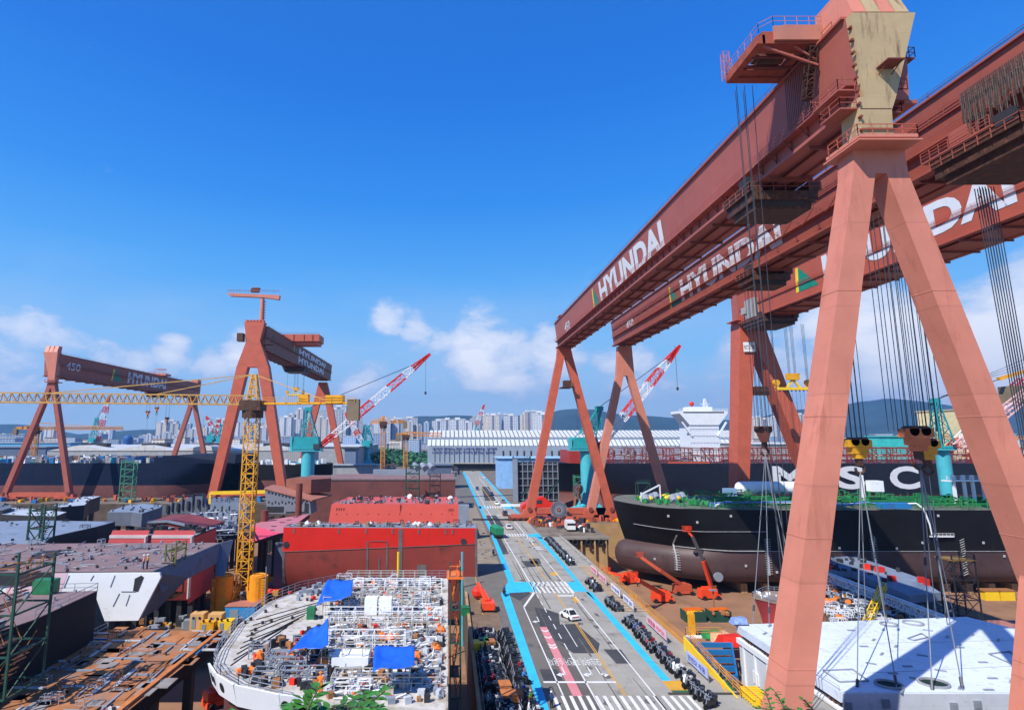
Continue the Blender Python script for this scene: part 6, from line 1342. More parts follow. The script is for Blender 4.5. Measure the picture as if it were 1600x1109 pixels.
# ---------------------------------------------------------------- tower cranes
def tower_crane(label, x, Y, zb, zj, za, jib, cj, w=2.2, m=yellow, t=.22, n=26, ballast=True, sub=None, grp=None):
    r = thing('tower_crane', label, 'tower crane', (x, Y, zb), grp)
    mb = MB(); mb.lattice((x, Y, zb), (x, Y, zj - 3), w, w, n, t, side=(1, 0, 0)); mb.build('mast', m, r)
    mb = MB(); mb.lattice((x, Y, zj + 1), (x, Y, za), w * .9, w * .35, 6, t, side=(1, 0, 0)); mb.build('tower_head', m, r)
    mb = MB(); mb.cyl((x, Y, zj - 3), (x, Y, zj - 1.4), w * .9, n=14); mb.bb(x - w * .9, x + w * .9, Y - w * .9, Y + w * .9, zj - 1.38, zj + .9); mb.build('slewing_ring', machine, r)
    j = Vector(jib); c = Vector(cj); o = Vector((x, Y, zj))
    d = (j - o); side = d.cross(Vector((0, 0, 1))).normalized()
    mb = MB(); hh = w * .78
    a0, a1 = o + Vector((0, 0, 0)), j
    for s_ in (-.5, .5): mb.bar(a0 + side * s_ * w * .6, a1 + side * s_ * w * .6, t * 1.3)
    mb.bar(a0 + Vector((0, 0, hh)), a1 + Vector((0, 0, hh)), t * 1.2)
    k = int(d.length / (w * .62))
    for i in range(k):
        p0 = a0.lerp(a1, i / k); p1 = a0.lerp(a1, (i + .5) / k); p2 = a0.lerp(a1, (i + 1) / k)
        for s_ in (-.5, .5): mb.bar(p0 + side * s_ * w * .6, p1 + Vector((0, 0, hh)), t * .55); mb.bar(p1 + Vector((0, 0, hh)), p2 + side * s_ * w * .6, t * .55)
    mb.build('jib', m if not sub else sub, r)
    mb = MB(); mb.bar(o + Vector((0, 0, .2)), c + Vector((0, 0, .2)), w * .7, .5); 
    dd = (c - o); L = dd.length; sd = dd.cross(Vector((0, 0, 1))).normalized()
    mb.rail([tuple(o + sd * w * .45 + Vector((0, 0, .4))), tuple(c + sd * w * .45 + Vector((0, 0, .4)))], 1.1, t * .25, w); mb.build('counter_jib', m, r)
    mb = MB(); q = o.lerp(c, .98); mb.box((q.x, q.y, q.z - w * .5), (w * 1.0, w * .8, w * 1.8)); mb.build('counterweight', mat('weight_brown', (.22, .17, .11), .8), r)
    mb = MB(); q = o.lerp(c, .8); mb.box((q.x, q.y, q.z + w * .4), (w * 1.5, w * .8, w * .7), math.atan2(dd.y, dd.x)); mb.build('winch_house', m, r); mb = MB(); q = o.lerp(c, .5); mb.box((q.x, q.y, q.z + w * .45), (w * .8, w * .7, w * .8)); mb.build('electric_cabinet', m, r)
    mb = MB(); A = Vector((x, Y, za))
    for f in (.38, .77): mb.bar(A, a0.lerp(a1, f) + Vector((0, 0, hh)), t * .8)
    mb.bar(A, o.lerp(c, .72) + Vector((0, 0, .8)), t * .8); mb.build('tie_bar', sub or m, r)
    return r
Yt = 126.; xt = PY(380, 934, Yt).x; zj = PY(390, 632, Yt).z; za = PY(400, 585, Yt).z
pale_y = mat('pale_yellow_steel', (.62, .36, .10), .55, var=.15, dirt=(.3, .18, .08), amt=.25)
jt = PZ(-30, 628, zj); jc = PZ(556, 631, zj)
TC = tower_crane('yellow tower crane between two orange tanks, its lattice jib reaching the left edge', xt, Yt, -7, zj, za, (jt.x, jt.y, zj), (jc.x, jc.y, zj), w=2.6, t=.23, n=20, sub=pale_y)
mb = MB()
for s_ in (-1, 1): mb.bar((xt + s_ * 1, Yt - 1, -2), (xt + s_ * 2.6, Yt - 3, -7), .35)
mb.build('base_frame', yellow, TC); mb = MB(); mb.bb(xt - 6.2, xt + 6.2, Yt - 3.2, Yt + 3, -10.98, -7.02); mb.build('foundation', mat('foundation_brown', (.17, .115, .07), .9, var=.3), TC); mb = MB(); mb.bb(xt - 14, xt + 12, Yt - 20, Yt - 3.25, -10.98, -8.02); sd = mb.build('staging_floor', mat('foundation_brown', (1, 1, 1)), None); tag(sd, kind='structure')
for s_, lab in ((-1, 'left'), (1, 'right')):
    x = xt + s_ * 3.7; r = thing('ballast_tank', 'orange yellow ribbed ballast tank standing on the %s of the yellow tower crane mast' % lab, 'ballast tank', (x, Yt - 1.5, -7))
    mb = MB(); mb.cyl((x, Yt - 1.5, -7), (x, Yt - 1.5, .4), 1.9, n=20); mb.build('tank', mat('tank_orange', (.80, .30, .015), .5, var=.15, dirt=(.3, .12, .04), amt=.2), r)
    mb = MB()
    for k in range(22): mb.bb(x + s_ * 1.6 - .4, x + s_ * 1.6 + .4, Yt - 3.4, Yt - 3.0, -6.8 + k * .32, -6.66 + k * .32)
    mb.tube([(x + 1.3 * math.cos(a * .6), Yt - 1.5 + 1.3 * math.sin(a * .6), .6) for a in range(11)], .12); mb.build('rim_ladder', yellow, r)
for (lab, x, yb, yj, ya, jx, cx_, Y) in (('bigger orange tower crane in the far yard left of the pale factory', 599, 745, 661, 650, 578, 634, 330), ('fainter orange tower crane to the right, just left of the pale factory', 634, 735, 681, 674, 690, 622, 420),
                                    ('yellow tower crane seen between the leftmost crane legs', 57, 722, 671, 660, 188, 26, 380), ('yellow tower crane far behind the teal column on the right', 1412, 745, 686, 676, 1620, 1383, 420), ('orange tower crane standing behind the left hull near the yellow mast', 372, 770, 725, 720, 350, 380, 345)):
    q = PY(x, yj, Y); a = PY(jx, yj + 1, Y); c = PY(cx_, yj, Y)
    tower_crane(lab, q.x, Y, -3, q.z, PY(x, ya, Y).z, (a.x, Y + 3, q.z), (c.x, Y - 1, q.z), w=Y / 861 * 6.0, t=.3 * Y / 300, n=14, m=mat('orange_steel', (.62, .27, .06), .55, var=.2, dirt=(.3, .15, .08), amt=.2))
p = PY(1495, 610, 190); q = PY(1575, 618, 190); s_ = PY(1700, 560, 190)
r = thing('floating_crane', 'yellow crane jib with dark counterweight crossing behind the right near leg', 'crane', (150, 190, 0))
mb = MB(); mb.bb(PY(1486, 0, 190).x, PY(1515, 0, 190).x, 188, 194, PY(0, 630, 190).z, PY(0, 603, 190).z); mb.build('counterweight', mat('weight_brown', (1, 1, 1)), r)
mb = MB(); mb.bb(PY(1512, 0, 190).x, PY(1720, 0, 190).x, 189, 193, PY(0, 622, 190).z, PY(0, 617, 190).z); mb.bb(PY(1555, 0, 190).x, PY(1571, 0, 190).x, 189, 193, PY(0, 617, 190).z + .02, PY(0, 601, 190).z); mb.bar(PY(1560, 592, 190), PY(1720, 545, 190), 1.1); mb.lattice((PY(1592, 0, 191).x, 191, -3), (PY(1592, 0, 191).x, 191, 42), 2.4, n=16, t=.3); mb.build('jib', yellow, r)
mb = MB(); mb.lattice(PY(1500, 700, 185), PY(1660, 570, 185), 3, 2, 14, .35, side=(0, 1, 0)); mb.build('boom', mat('white_pink_boom', (.7, .45, .45), .5, var=.3, vs=.5), r)
mb = MB()
for k in range(3): mb.bar(PY(1470, 622 - k, 190), PY(1490, 612, 190), .12); mb.bar(PY(1500, 603, 190), PY(1700, 520 + k * 12, 190), .12)
mb.build('stay_ropes', rope_m, r)
# ---------------------------------------------------------------- stair towers
def stair_tower(label, x, Y, zb, zt, w=4.5, d=3.2, m=green_d, t=.22, step=2.8, top=None, mrail=None, grp='steel stair towers'):
    r = thing('stair_tower', label, 'stair tower', (x, Y, zb), grp); mb = MB()
    for a in (-w / 2, w / 2):
        for b in (-d / 2, d / 2): mb.bar((x + a, Y + b, zb), (x + a, Y + b, zt + 1), t)
    n = max(1, int((zt - zb) / step)); st = MB(); rl = MB()
    for k in range(n + 1):
        z = zb + (zt - zb) * k / n
        for (a, b, c, e) in ((-1, -1, 1, -1), (1, -1, 1, 1), (1, 1, -1, 1), (-1, 1, -1, -1)):
            mb.bar((x + a * w / 2, Y + b * d / 2, z), (x + c * w / 2, Y + e * d / 2, z), t * .8)
            if k < n and a == c or k < n and b == e and b < 0: mb.bar((x + a * w / 2, Y + b * d / 2, z), (x + c * w / 2, Y + e * d / 2, z + (zt - zb) / n), t * .5)
        st.bb(x - w / 2, x - w / 2 + .9, Y - d / 2, Y + d / 2, z - .06, z)
        if k < n:
            s_ = 1 if k % 2 == 0 else -1; h = (zt - zb) / n
            for q in range(8): f = (q + .5) / 8; st.box((x - s_ * (w / 2 - .8) + s_ * (w - 1.6) * f, Y + s_ * d * .22, z + h * f), (w * .11, d * .4, .07))
            for o_ in (-.2, .2): rl.bar((x - s_ * (w / 2 - .8), Y + s_ * d * .22 + o_ * d, z + 1), (x + s_ * (w / 2 - .8), Y + s_ * d * .22 + o_ * d, z + h + 1), .07)
    rl.rail([(x - w / 2, Y - d / 2, zt), (x + w / 2, Y - d / 2, zt), (x + w / 2, Y + d / 2, zt)], 1.1, .05, 1.3)
    mb.build('frame', m, r); st.build('stair_flight', machine, r); rl.build('handrail', mrail or m, r)
    if top: q = MB(); q.bb(x - w / 2 - .3, x + w / 2 + .3, Y - d / 2 - .3, Y + d / 2 + .3, zt - .1, zt + .05); q.build('top_platform', top, r)
    return r
def ST(label, xc, y0, y1, Y, wpx, **k):
    a = PY(xc, y0, Y); b = PY(xc, y1, Y); return stair_tower(label, a.x, Y, b.z, a.z, w=wpx / 861 * Y, **k)
lg = mat('light_green_steel', (.06, .26, .15), .6, var=.2)
ST('pale green stair tower against the navy hull at far left', 203, 722, 788, 262, 19, m=lg, t=.3)
ST('dark green stair tower standing on the grey blue block near the left edge', 68, 796, 852, 112, 22, t=.28, mrail=green_d)
ST('largest dark green stair tower at the left edge, in front of the mauve decks', 28, 888, 1075, 58, 56, t=.2, d=5, step=3.4, mrail=mat('orange_rail', (.4, .16, .05), .6))
ST('slim yellowish green stair tower at the right corner of the big mauve deck', 275, 858, 930, 88, 15, m=mat('yellow_green_steel', (.14, .16, .04), .6, dirt=(.2, .1, .03), amt=.3), t=.2)
ST('green and yellow topped stair tower in front of the brown hull', 645, 728, 787, 226, 20, t=.3)
ST('dark stair tower in front of the brown hull, nearest the road', 680, 744, 787, 226, 16, m=dark, t=.3)
ST('stair tower with orange top cage between the white deck and the road', 711, 897, 1100, 60, 15, d=2.6, t=.14, m=green_d, top=orange_p, mrail=orange_p)
ST('dark green stair tower beside the bow of the container ship', 905, 745, 800, 262, 16, t=.3, m=lg)
ST('tall dark scaffold tower with yellow top beyond the long grey section', 1493, 872, 965, 112, 34, t=.2, m=dark, top=mat('top_yellow_dirty', (.3, .17, .03), .7))
ST('green and grey scaffold beside the far end of the road', 815, 716, 768, 268, 26, t=.3)
r = thing('scaffold_wall', 'tall pale grey scaffold panel right of the far road end', 'scaffold', (36, 265, 0)); mb = MB(); a = PY(789, 0, 262).x; mb.bb(a, a + 2.2, 262, 263, 0, PY(0, 717, 262).z); mb.build('panel', steel_grey, r)
mb = MB(); b = PY(852, 0, 262).x; mb.bb(a + 2.2, b, 264, 270, 0.1, PY(0, 722, 264).z); mb.build('dark_hall', dark, r)
mb = MB(); g2 = MB(); hz = PY(0, 722, 264).z
for k in range(9): x = a + 2.4 + (b - a - 2.6) * k / 8; mb.bar((x, 263.6, 0), (x, 263.6, hz), .35)
for k in range(6): z = 1 + (hz - 2) * k / 5; mb.bar((a + 2.4, 263.5, z), (b, 263.5, z), .3)
for k in range(8): x = a + 2.4 + (b - a - 2.6) * k / 8; g2.bar((x, 263.3, (k * 3.7) % hz * .7), (x + (b - a) / 8, 263.3, min(hz, (k * 3.7) % hz * .7 + 5)), .25)
mb.build('scaffold_frame', steel_grey, r); g2.build('scaffold_brace', green_d, r)
# ---------------------------------------------------------------- long factory and sheds
def factory():
    Y0 = 500; r = thing('factory_hall', 'long pale factory hall with ribbed white roofs and two lines of dark lettering', 'factory', (100, Y0, 0))
    xa = PY(668, 700, Y0).x; xb = PY(1182, 700, Y0).x; zA = PY(0, 697, Y0).z; z1 = PY(0, 687, Y0 + 8).z; z2 = PY(0, 683.5, Y0 + 18).z; z3 = PY(0, 672.5, Y0 + 34).z
    mb = MB(); mb.bb(xa, xb, Y0, Y0 + 60, 0, zA); mb.build('wall', wall_grey, r)
    mb = MB(); mb.bb(xa + 1, xb, Y0 + 12, Y0 + 60, zA + .02, z2); mb.build('upper_wall', wall_grey, r)
    mb = MB(); mb.bb(xa + 1, xb, Y0 + 1, Y0 + 12, zA + .01, zA + .8); mb.ext([(xa + 1.5, Y0 + 13, z2 + .02), (xa + 1.5, Y0 + 34, z3 - .4), (xa + 1.5, Y0 + 59, z3 - .4), (xa + 1.5, Y0 + 59, z2 + .02)], (xb - xa - 1.5, 0, 0)); mb.build('roof_valley', mat('roof_brown_gap', (.20, .17, .14), .8), r)
    P1 = MB()
    n = 74; w = (xb - xa) / n
    for k in range(n):
        x = xa + k * w
        P1.hexa([(x, Y0 + .3, zA + .3), (x + w * .74, Y0 + .3, zA + .3), (x + w * .74, Y0 + .3, zA + .6), (x, Y0 + .3, zA + .6)], [(x, Y0 + 9, z1), (x + w * .74, Y0 + 9, z1), (x + w * .74, Y0 + 9, z1 + .3), (x, Y0 + 9, z1 + .3)])
        P1.hexa([(x + 1, Y0 + 13, z2 + .3), (x + 1 + w * .74, Y0 + 13, z2 + .3), (x + 1 + w * .74, Y0 + 13, z2 + .6), (x + 1, Y0 + 13, z2 + .6)], [(x + 1, Y0 + 34, z3), (x + 1 + w * .74, Y0 + 34, z3), (x + 1 + w * .74, Y0 + 34, z3 + .3), (x + 1, Y0 + 34, z3 + .3)])
    p_ = P1.build('roof_panels', roof_strip, r); p_['kind'] = 'stuff'
    mb = MB(); a = PY(676, 724, Y0).x; b = PY(775, 724, Y0).x
    for k in range(13): x = a + 2 + (b - a - 4) * k / 12; mb.bb(x - .25, x + .25, Y0 - .3, Y0 - .02, 7, zA - 2)
    for k in range(24): x = b + 6 + k * 6.2; mb.bb(x, x + 1.4, Y0 - .2, Y0 - .02, zA - 9, zA - 4)
    mb.bb(a - 1, b + 3, Y0 - .25, Y0 - .03, 0, 6.2); mb.build('dark_opening', dark, r)
    mb = MB(); mb.bb(a - 2, b + 8, Y0 - 3, Y0 - .3, 6.3, 7.0); mb.build('canopy', mat('canopy_tan', (.42, .38, .32), .7), r)
    tm = mat('lettering_navy', (.07, .08, .22), .6)
    z0 = PY(0, 703.2, Y0).z; z1_ = PY(0, 709, Y0).z
    ww = PY(776, 700, Y0).x - PY(675.5, 700, Y0).x
    text('lettering', '우리가 잘되는 것이 나라가 잘되는 길이며', tm, r, (PY(675.5, 700, Y0).x, Y0 - .35, z0), (1, 0, 0), (0, 0, 1), width=ww, height=2.6, bold=.03, depth=.02)
    text('lettering', '나라가 잘되는 것이 우리가 잘되는 길이다', tm, r, (PY(675.5, 700, Y0).x, Y0 - .35, z1_), (1, 0, 0), (0, 0, 1), width=ww * .98, height=2.6, bold=.03, depth=.02)
factory()
def shed(label, x0, x1, ytop, ybot, Y, depth, wall, roof, gables=0, slopem=None, zb=0., grp='yard sheds'):
    a = PY(x0, ybot, Y); b = PY(x1, ytop, Y); r = thing('shed', label, 'shed', ((a.x + b.x) / 2, Y, zb), grp); h = b.z
    mb = MB(); mb.bb(a.x, b.x, Y, Y + depth, zb, h); mb.build('wall', wall, r)
    if gables:
        mb = MB(); w = (b.x - a.x) / gables; e = w * .085
        for k in range(gables):
            x = a.x + k * w; mb.hexa([(x, Y - .5, h + .02), (x + w, Y - .5, h + .02), (x + w / 2, Y - .5, h + e)], [(x, Y + depth, h + .02), (x + w, Y + depth, h + .02), (x + w / 2, Y + depth, h + e)])
        mb.build('gable_roof', roof, r)
        mb = MB()
        for k in range(gables): x = a.x + (k + .28) * w; mb.bb(x, x + w * .42, Y + depth * .3, Y + depth * .4, h + e * .6, h + e * 1.35)
        mb.build('roof_monitor', dark, r)
    else:
        mb = MB(); mb.bb(a.x - 1, b.x + 1, Y - 1, Y + depth + 1, h + .02, h + .6); mb.build('roof', roof, r)
    return r
GW = mat('shed_wall_grey', (.36, .37, .38), .8, plates=(5, 40, .15), ax='xz')
shed('grey shed with three shallow gables between the two left gantry cranes', 72, 470, 704, 725, 430, 60, GW, shed_roof, 4)
st_ = mat('striped_shed_roof', (.55, .58, .60), .6, plates=(4, 400, .25), ax='xy')
shed('wide shed with a finely striped pale roof behind the gabled shed', 105, 560, 698, 700, 520, 150, GW, st_)
shed('pale grey low shed at the far left behind the crane leg', -60, 72, 699, 716, 470, 60, mat('blue_shade_wall', (.10, .14, .22), .7), mat('blue_grey_roof', (.17, .21, .28), .6))
shed('long pale shed with a bright blue strip at the far left', -80, 110, 692, 699, 640, 30, mat('cyan_wall', (.10, .38, .6), .6), mat('grey_roof_pale', (.4, .42, .44), .6))
shed('light blue building right of the factory lettering', 779, 905, 716, 742, 330, 20, mat('sky_blue_wall', (.26, .48, .78), .6, plates=(4, 40, .08), ax='xz'), mat('sky_blue_roof', (.35, .55, .8), .6))
shed('dark grey blue two part building left of the far road end', 655, 706, 727, 742, 330, 14, mat('slate_wall', (.10, .13, .2), .7), mat('slate_roof', (.13, .16, .22), .7))
shed('striped white roofed sheds behind the container ship on the right', 1182, 1340, 694, 702, 420, 110, GW, mat('striped_white_roof', (.60, .60, .58), .6, plates=(3.5, 400, .28), ax='xy'))
shed('long cream roofed shed beyond the red lashing frames on the right', 1330, 1452, 685, 700, 470, 40, mat('pale_wall_blue', (.28, .33, .42), .7), mat('cream_roof', (.62, .57, .48), .7))
shed('turquoise shed above the container ship lashing frames', 1376, 1432, 682, 702, 400, 12, mat('turquoise_wall', (.05, .50, .46), .6, plates=(4, 40, .1), ax='xz'), mat('turquoise_roof', (.05, .5, .46), .6))
shed('tall cream yellow building behind the right near leg', 1507, 1560, 640, 703, 440, 40, mat('cream_wall', (.68, .56, .30), .7, plates=(6, 60, .06), ax='xz'), mat('cream_roof2', (.68, .56, .30), .7))
shed('small grey sheds in the far yard behind the brown hull', 520, 590, 727, 742, 360, 12, GW, mat('pale_grey_roof', (.35, .36, .38), .6))
shed('blue grey tall narrow building in the far yard beside the red crane legs', 538, 556, 702, 726, 420, 12, mat('steel_blue_wall', (.16, .22, .32), .6, plates=(2.5, 60, .15), ax='xz'), dark)
# far yard clutter between ship dock and sheds
r = thing('far_yard_stock', 'dense stock of steel sections on the far yard ground behind the docks', 'steel stock', (0, 400, 0), kind='stuff')
for nm, m, kd, n, s in (('dark_stock', dark, 'box', 260, 5), ('grey_stock', steel_grey, 'box', 200, 4), ('pale_stock', white_p, 'box', 120, 3), ('rust_stock', crane_dark, 'box', 90, 3.5), ('teal_stock', teal_l, 'box', 30, 3)):
    scatter(r, nm, m, [(-120, 350), (0, 350), (8, 480), (-180, 480)], 0.02, n, kd, s)
mb = MB()
for k in range(300):
    a = rnd.uniform(30, 110); b = rnd.uniform(214, 236); mb.box((a, b, rnd.uniform(.3, .9)), (rnd.uniform(.6, 3), rnd.uniform(.5, 2), rnd.uniform(.5, 2)), rnd.uniform(0, 1))
mb.build('quay_stock', mat('brown_stock', (.22, .12, .07), .8, var=.6, vs=.3), r)
for nm, m, n, s in (('quay_dark', dark, 70, 1.8), ('quay_orange', orange_p, 50, 1.2), ('quay_yellow', yellow, 40, 1.2), ('quay_white', white_p, 20, 1.2), ('quay_blue', mat('navy_gear', (.02, .05, .14), .5), 20, 1.6), ('quay_red', crane_bright, 90, 1.8), ('quay_frame', crane_dark, 50, 1.5)): scatter(r, nm, m, [(29.5, 196), (47, 176), (48, 232), (31, 232)] if nm not in ('quay_red', 'quay_orange', 'quay_yellow', 'quay_frame', 'quay_blue') else [(29, 192), (46, 190), (47, 202), (62, 202), (62, 216), (29, 214)], .05, n, 'box', s)
scatter(r, 'strip_stock', yellow, [(-290, 257), (-5, 257), (-5, 266), (-290, 266)], .05, 50, 'box', 1.6); scatter(r, 'strip_blue', blue_p, [(-290, 257), (-5, 257), (-5, 266), (-290, 266)], .05, 50, 'box', 2.); scatter(r, 'strip_red', crane_bright, [(-290, 262), (-5, 262), (-5, 280), (-290, 280)], .05, 100, 'box', 2.)
# ---------------------------------------------------------------- city
FAC = [facade('apartment_white', (.62, .63, .66), (.20, .25, .33), 4.2, 3.0, .28), facade('apartment_cream', (.62, .57, .50), (.22, .24, .30), 5.0, 3.0, .3), facade('apartment_blue', (.36, .45, .58), (.15, .2, .3), 3.6, 3.0, .26), facade('apartment_grey', (.45, .47, .5), (.17, .2, .26), 6.5, 3.1, .34)]
def make_tower(i, w, d, h):
    r = thing('apartment_tower', 'x', 'apartment tower'); mb = MB(); mb.bb(-w / 2, w / 2, -d / 2, d / 2, 0, h)
    if i % 2: mb.bb(-w / 2 - 6, -w / 2 - .02, -d / 2 + 4, d / 2 + 4, 0, h * .93)
    mb.build('wall', FAC[i % 4], r); mb = MB(); mb.bb(-w * .2, w * .2, -d * .3, d * .3, h + .02, h + 5); mb.bb(-w / 2 - .4, w / 2 + .4, -d / 2 - .4, d / 2 + .4, h + .01, h + 1); mb.build('roof_house', FAC[i % 4].copy() if False else mat('roof_white', (.6, .6, .6)), r)
    mb = MB(); mb.bb(-w * .08, w * .08, -d / 2 - .5, -d / 2 - .05, 3, h); mb.build('stair_recess', mat('recess_blue', (.14, .18, .26)), r)
    return copier(r)
protos = [make_tower(0, 34, 14, 75), make_tower(1, 28, 16, 60), make_tower(2, 22, 22, 100), make_tower(3, 44, 14, 66), make_tower(1, 20, 16, 84), make_tower(0, 26, 16, 50)]
PH = [75, 60, 100, 66, 84, 50]
CL = [('behind the far left gantry legs', [(x, t) for x, t in ((288, 668), (296, 662), (304, 670), (312, 664), (322, 668), (352, 656), (360, 664), (368, 660), (262, 676), (274, 680))]),
      ('behind the tall left gantry legs', [(x, t) for x, t in ((448, 652), (456, 648), (462, 655), (470, 640), (480, 650), (492, 646), (502, 652), (512, 655), (520, 640), (530, 636), (541, 634), (548, 650), (430, 660), (420, 664), (438, 670))]),
      ('left of the pale factory', [(x, t) for x, t in ((585, 664), (593, 658), (600, 655), (612, 657), (623, 655), (631, 656), (641, 658), (650, 664), (667, 660), (577, 670))]),
      ('above the factory roof end', [(x, t) for x, t in ((685, 658), (692, 657), (699, 656), (707, 657), (715, 656), (722, 657), (730, 660))]),
      ('above the middle of the factory roof', [(x, t) for x, t in ((752, 650), (762, 648), (771, 649), (780, 647), (789, 648), (798, 650), (824, 644), (833, 643), (842, 645), (849, 648))]),
      ('between the tallest right crane legs', [(x, t) for x, t in ((1166, 655), (1175, 653), (1184, 652), (1193, 655), (1202, 654), (1211, 652), (1220, 654), (1229, 652), (1240, 650), (1249, 648), (1258, 650), (1267, 648))]),
      ('between the leftmost crane legs', [(x, t) for x, t in ((68, 669), (76, 668), (84, 667), (92, 670), (6, 678), (14, 680), (22, 679), (62, 676), (170, 674), (176, 672), (205, 682))]),
      ('beyond the gas tank and roofs', [(x, t) for x, t in ((225, 680), (233, 678), (240, 682), (247, 680), (570, 676), (556, 668), (409, 668), (400, 672), (384, 660), (392, 665))])]
for ci, (wh, lst) in enumerate(CL):
    for k, (x, t) in enumerate(lst):
        Y = rnd.uniform(1700, 2300); i = rnd.randrange(6) if ci != 5 else rnd.choice((0, 4)); q = PY(x, t, Y)
        sc = max(.55, min(1.6, q.z / PH[i])); Y2 = Y
        protos[i]((q.x, Y2, q.z - PH[i] * sc), rnd.uniform(-.25, .25), 'pale apartment towers standing %s' % wh if False else 'pale distant apartment tower in the cluster %s' % wh, 'apartment towers ' + wh, sc)
for k in range(75):
    x = rnd.choice((rnd.uniform(250, 370), rnd.uniform(400, 560), rnd.uniform(400, 660), rnd.uniform(1160, 1300))); Y = rnd.uniform(2300, 3100); i = rnd.randrange(6); q = PY(x, rnd.uniform(653, 672), Y); sc = max(.5, min(1.7, q.z / PH[i]))
    wh = 'beyond the left gantry cranes' if x < 400 else 'around the teal crane top' if x < 668 else 'above the factory roof' if x < 900 else 'between the tallest right crane legs'
    protos[i]((q.x, Y, q.z - PH[i] * sc), rnd.uniform(-.3, .3), 'hazy far apartment block in the skyline back row, ' + wh, 'back row of the skyline', sc)
def make_house(m, w, d, h):
    r = thing('city_building', 'small pale city building among low roofs in the distance', 'building', group='low city buildings'); mb = MB(); mb.bb(-w / 2, w / 2, -d / 2, d / 2, -2, h); mb.build('wall', m, r)
    mb = MB(); mb.bb(-w / 2 - .5, w / 2 + .5, -d / 2 - .5, d / 2 + .5, h + .01, h + .8); mb.build('roof', mat(rnd.choice(('roof_white', 'roof_blue', 'roof_brown')), rnd.choice(((.5, .5, .5), (.1, .25, .45)))), r); return copier(r)
mat('roof_blue', (.12, .28, .5)); mat('roof_brown', (.35, .22, .16))
hp = [make_house(FAC[0], 26, 16, 14), make_house(FAC[1], 18, 14, 20), make_house(FAC[3], 40, 20, 11), make_house(FAC[2], 22, 22, 26), make_house(mat('white_shed_wall', (.6, .62, .65)), 60, 30, 9)]
for k in range(210):
    Y = rnd.uniform(760, 1900); x = rnd.uniform(-60, 760) if k % 4 else rnd.uniform(1100, 1640)
    q = PY(x, 690, Y)
    if Y < 1150 and -40 < q.x < 330: Y += 500; q = PY(x, 690, Y)
    hp[rnd.randrange(5)]((q.x, Y, 0), rnd.uniform(-.4, .4), 'small pale city building among the low roofs, %s' % ('left of the factory' if x < 700 else 'right of the factory'), 'low city buildings', rnd.uniform(.8, 1.4))
r = thing('gas_holder', 'dark blue domed gas tank among the far city roofs on the left', 'tank'); q = PY(200, 686, 1300); mb = MB(); mb.cyl((q.x, 1300, 0), (q.x, 1300, 24), 11, n=20); mb.ball((q.x, 1300, 24), 10.98, 16, .9); mb.build('tank', mat('deep_blue_tank', (.02, .09, .28), .5), r)
# wood of the far park
def park():
    mb = MB(); rr = random.Random(5)
    for k in range(5200):
        Y = rr.uniform(560, 900); x = PY(rr.uniform(545, 672), 700, Y).x; z = 3 + 7 * rr.random() + 3 * math.sin(x * .05) ; s = rr.uniform(1.2, 2.8); a = rr.uniform(0, 6.28); b = rr.uniform(-.6, .9)
        u = Vector((math.cos(a), math.sin(a), b * .5)) * s; v = Vector((-math.sin(a), math.cos(a), b)) * s; c = Vector((x, Y, z)); mb.face([c - u, c + v * .7, c + u, c - v * .7])
    tag(mb.build('woodland', mat('park_leaves', (.035, .13, .05), .7, var=.5, vs=.05)), 'dark green wooded park in front of the city left of the factory', 'woodland', kind='stuff')
park()
# ---------------------------------------------------------------- vehicles
def car_proto(name, label, paint, L=4.4, W=1.8, H=1.45, kind='sedan'):
    r = thing(name, label, 'car'); h = L / 2; w = W / 2
    prof = {'sedan': ([(-h, .35), (-h, .78), (-h + .75, .92), (-h + 1.25, 1.0), (.95, .98), (h - .15, .74), (h, .5), (h, .3)], [(-h + .6, .94), (-h + 1.25, H), (.25, H), (1.05, .95)]),
            'van': ([(-h, .35), (-h, 1.05), (h - .9, 1.05), (h, .8), (h, .35)], [(-h + .05, 1.06), (-h + .25, H), (h - 1.7, H), (h - .85, 1.06)])}[kind]
    mb = MB(); b = prof[0]; mb.hexa([(x, -w, z) for x, z in b], [(x, w, z) for x, z in b]); mb.build('body', paint, r)
    mb = MB(); c = prof[1]; mb.hexa([(c[0][0], -w + .06, c[0][1]), (c[1][0], -w + .22, c[1][1]), (c[2][0], -w + .22, c[2][1]), (c[3][0], -w + .06, c[3][1])], [(c[0][0], w - .06, c[0][1]), (c[1][0], w - .22, c[1][1]), (c[2][0], w - .22, c[2][1]), (c[3][0], w - .06, c[3][1])]); mb.build('windows', glass, r)
    mb = MB(); mb.bb(c[1][0] - .05, c[2][0] + .05, -w + .2, w - .2, H, H + .05)
    for s_ in (-1, 1):
        for i in (0, 2): mb.bar((c[i][0] + (0.02 if i else 0), s_ * (w - .08), c[i][1]), (c[i + 1][0] if i == 0 else c[3][0], s_ * (w - (.22 if i == 0 else .06)), c[i + 1][1]), .09) if i == 0 else mb.bar((c[2][0], s_ * (w - .22), H), (c[3][0], s_ * (w - .07), c[3][1]), .09)
        mb.bar(((c[1][0] + c[2][0]) / 2, s_ * (w - .2), H), ((c[0][0] + c[3][0]) / 2, s_ * (w - .06), .98), .08)
    mb.build('roof', paint, r)
    for x in (-h + .8, h - .8):
        for s_ in (-1, 1): mb = MB(); mb.cyl((x, s_ * (w - .2), .33), (x, s_ * (w + .01), .33), .33, n=14); mb.build('wheel', black, r)
    for s_ in (-1, 1): mb = MB(); mb.box((h - .02, s_ * (w - .3), .62), (.1, .4, .16)); mb.build('headlight', white_p, r)
    mb = MB(); mb.box((-h - .005, 0, .75), (.06, W * .8, .12)); mb.build('tail_light', red_p, r)
    return r
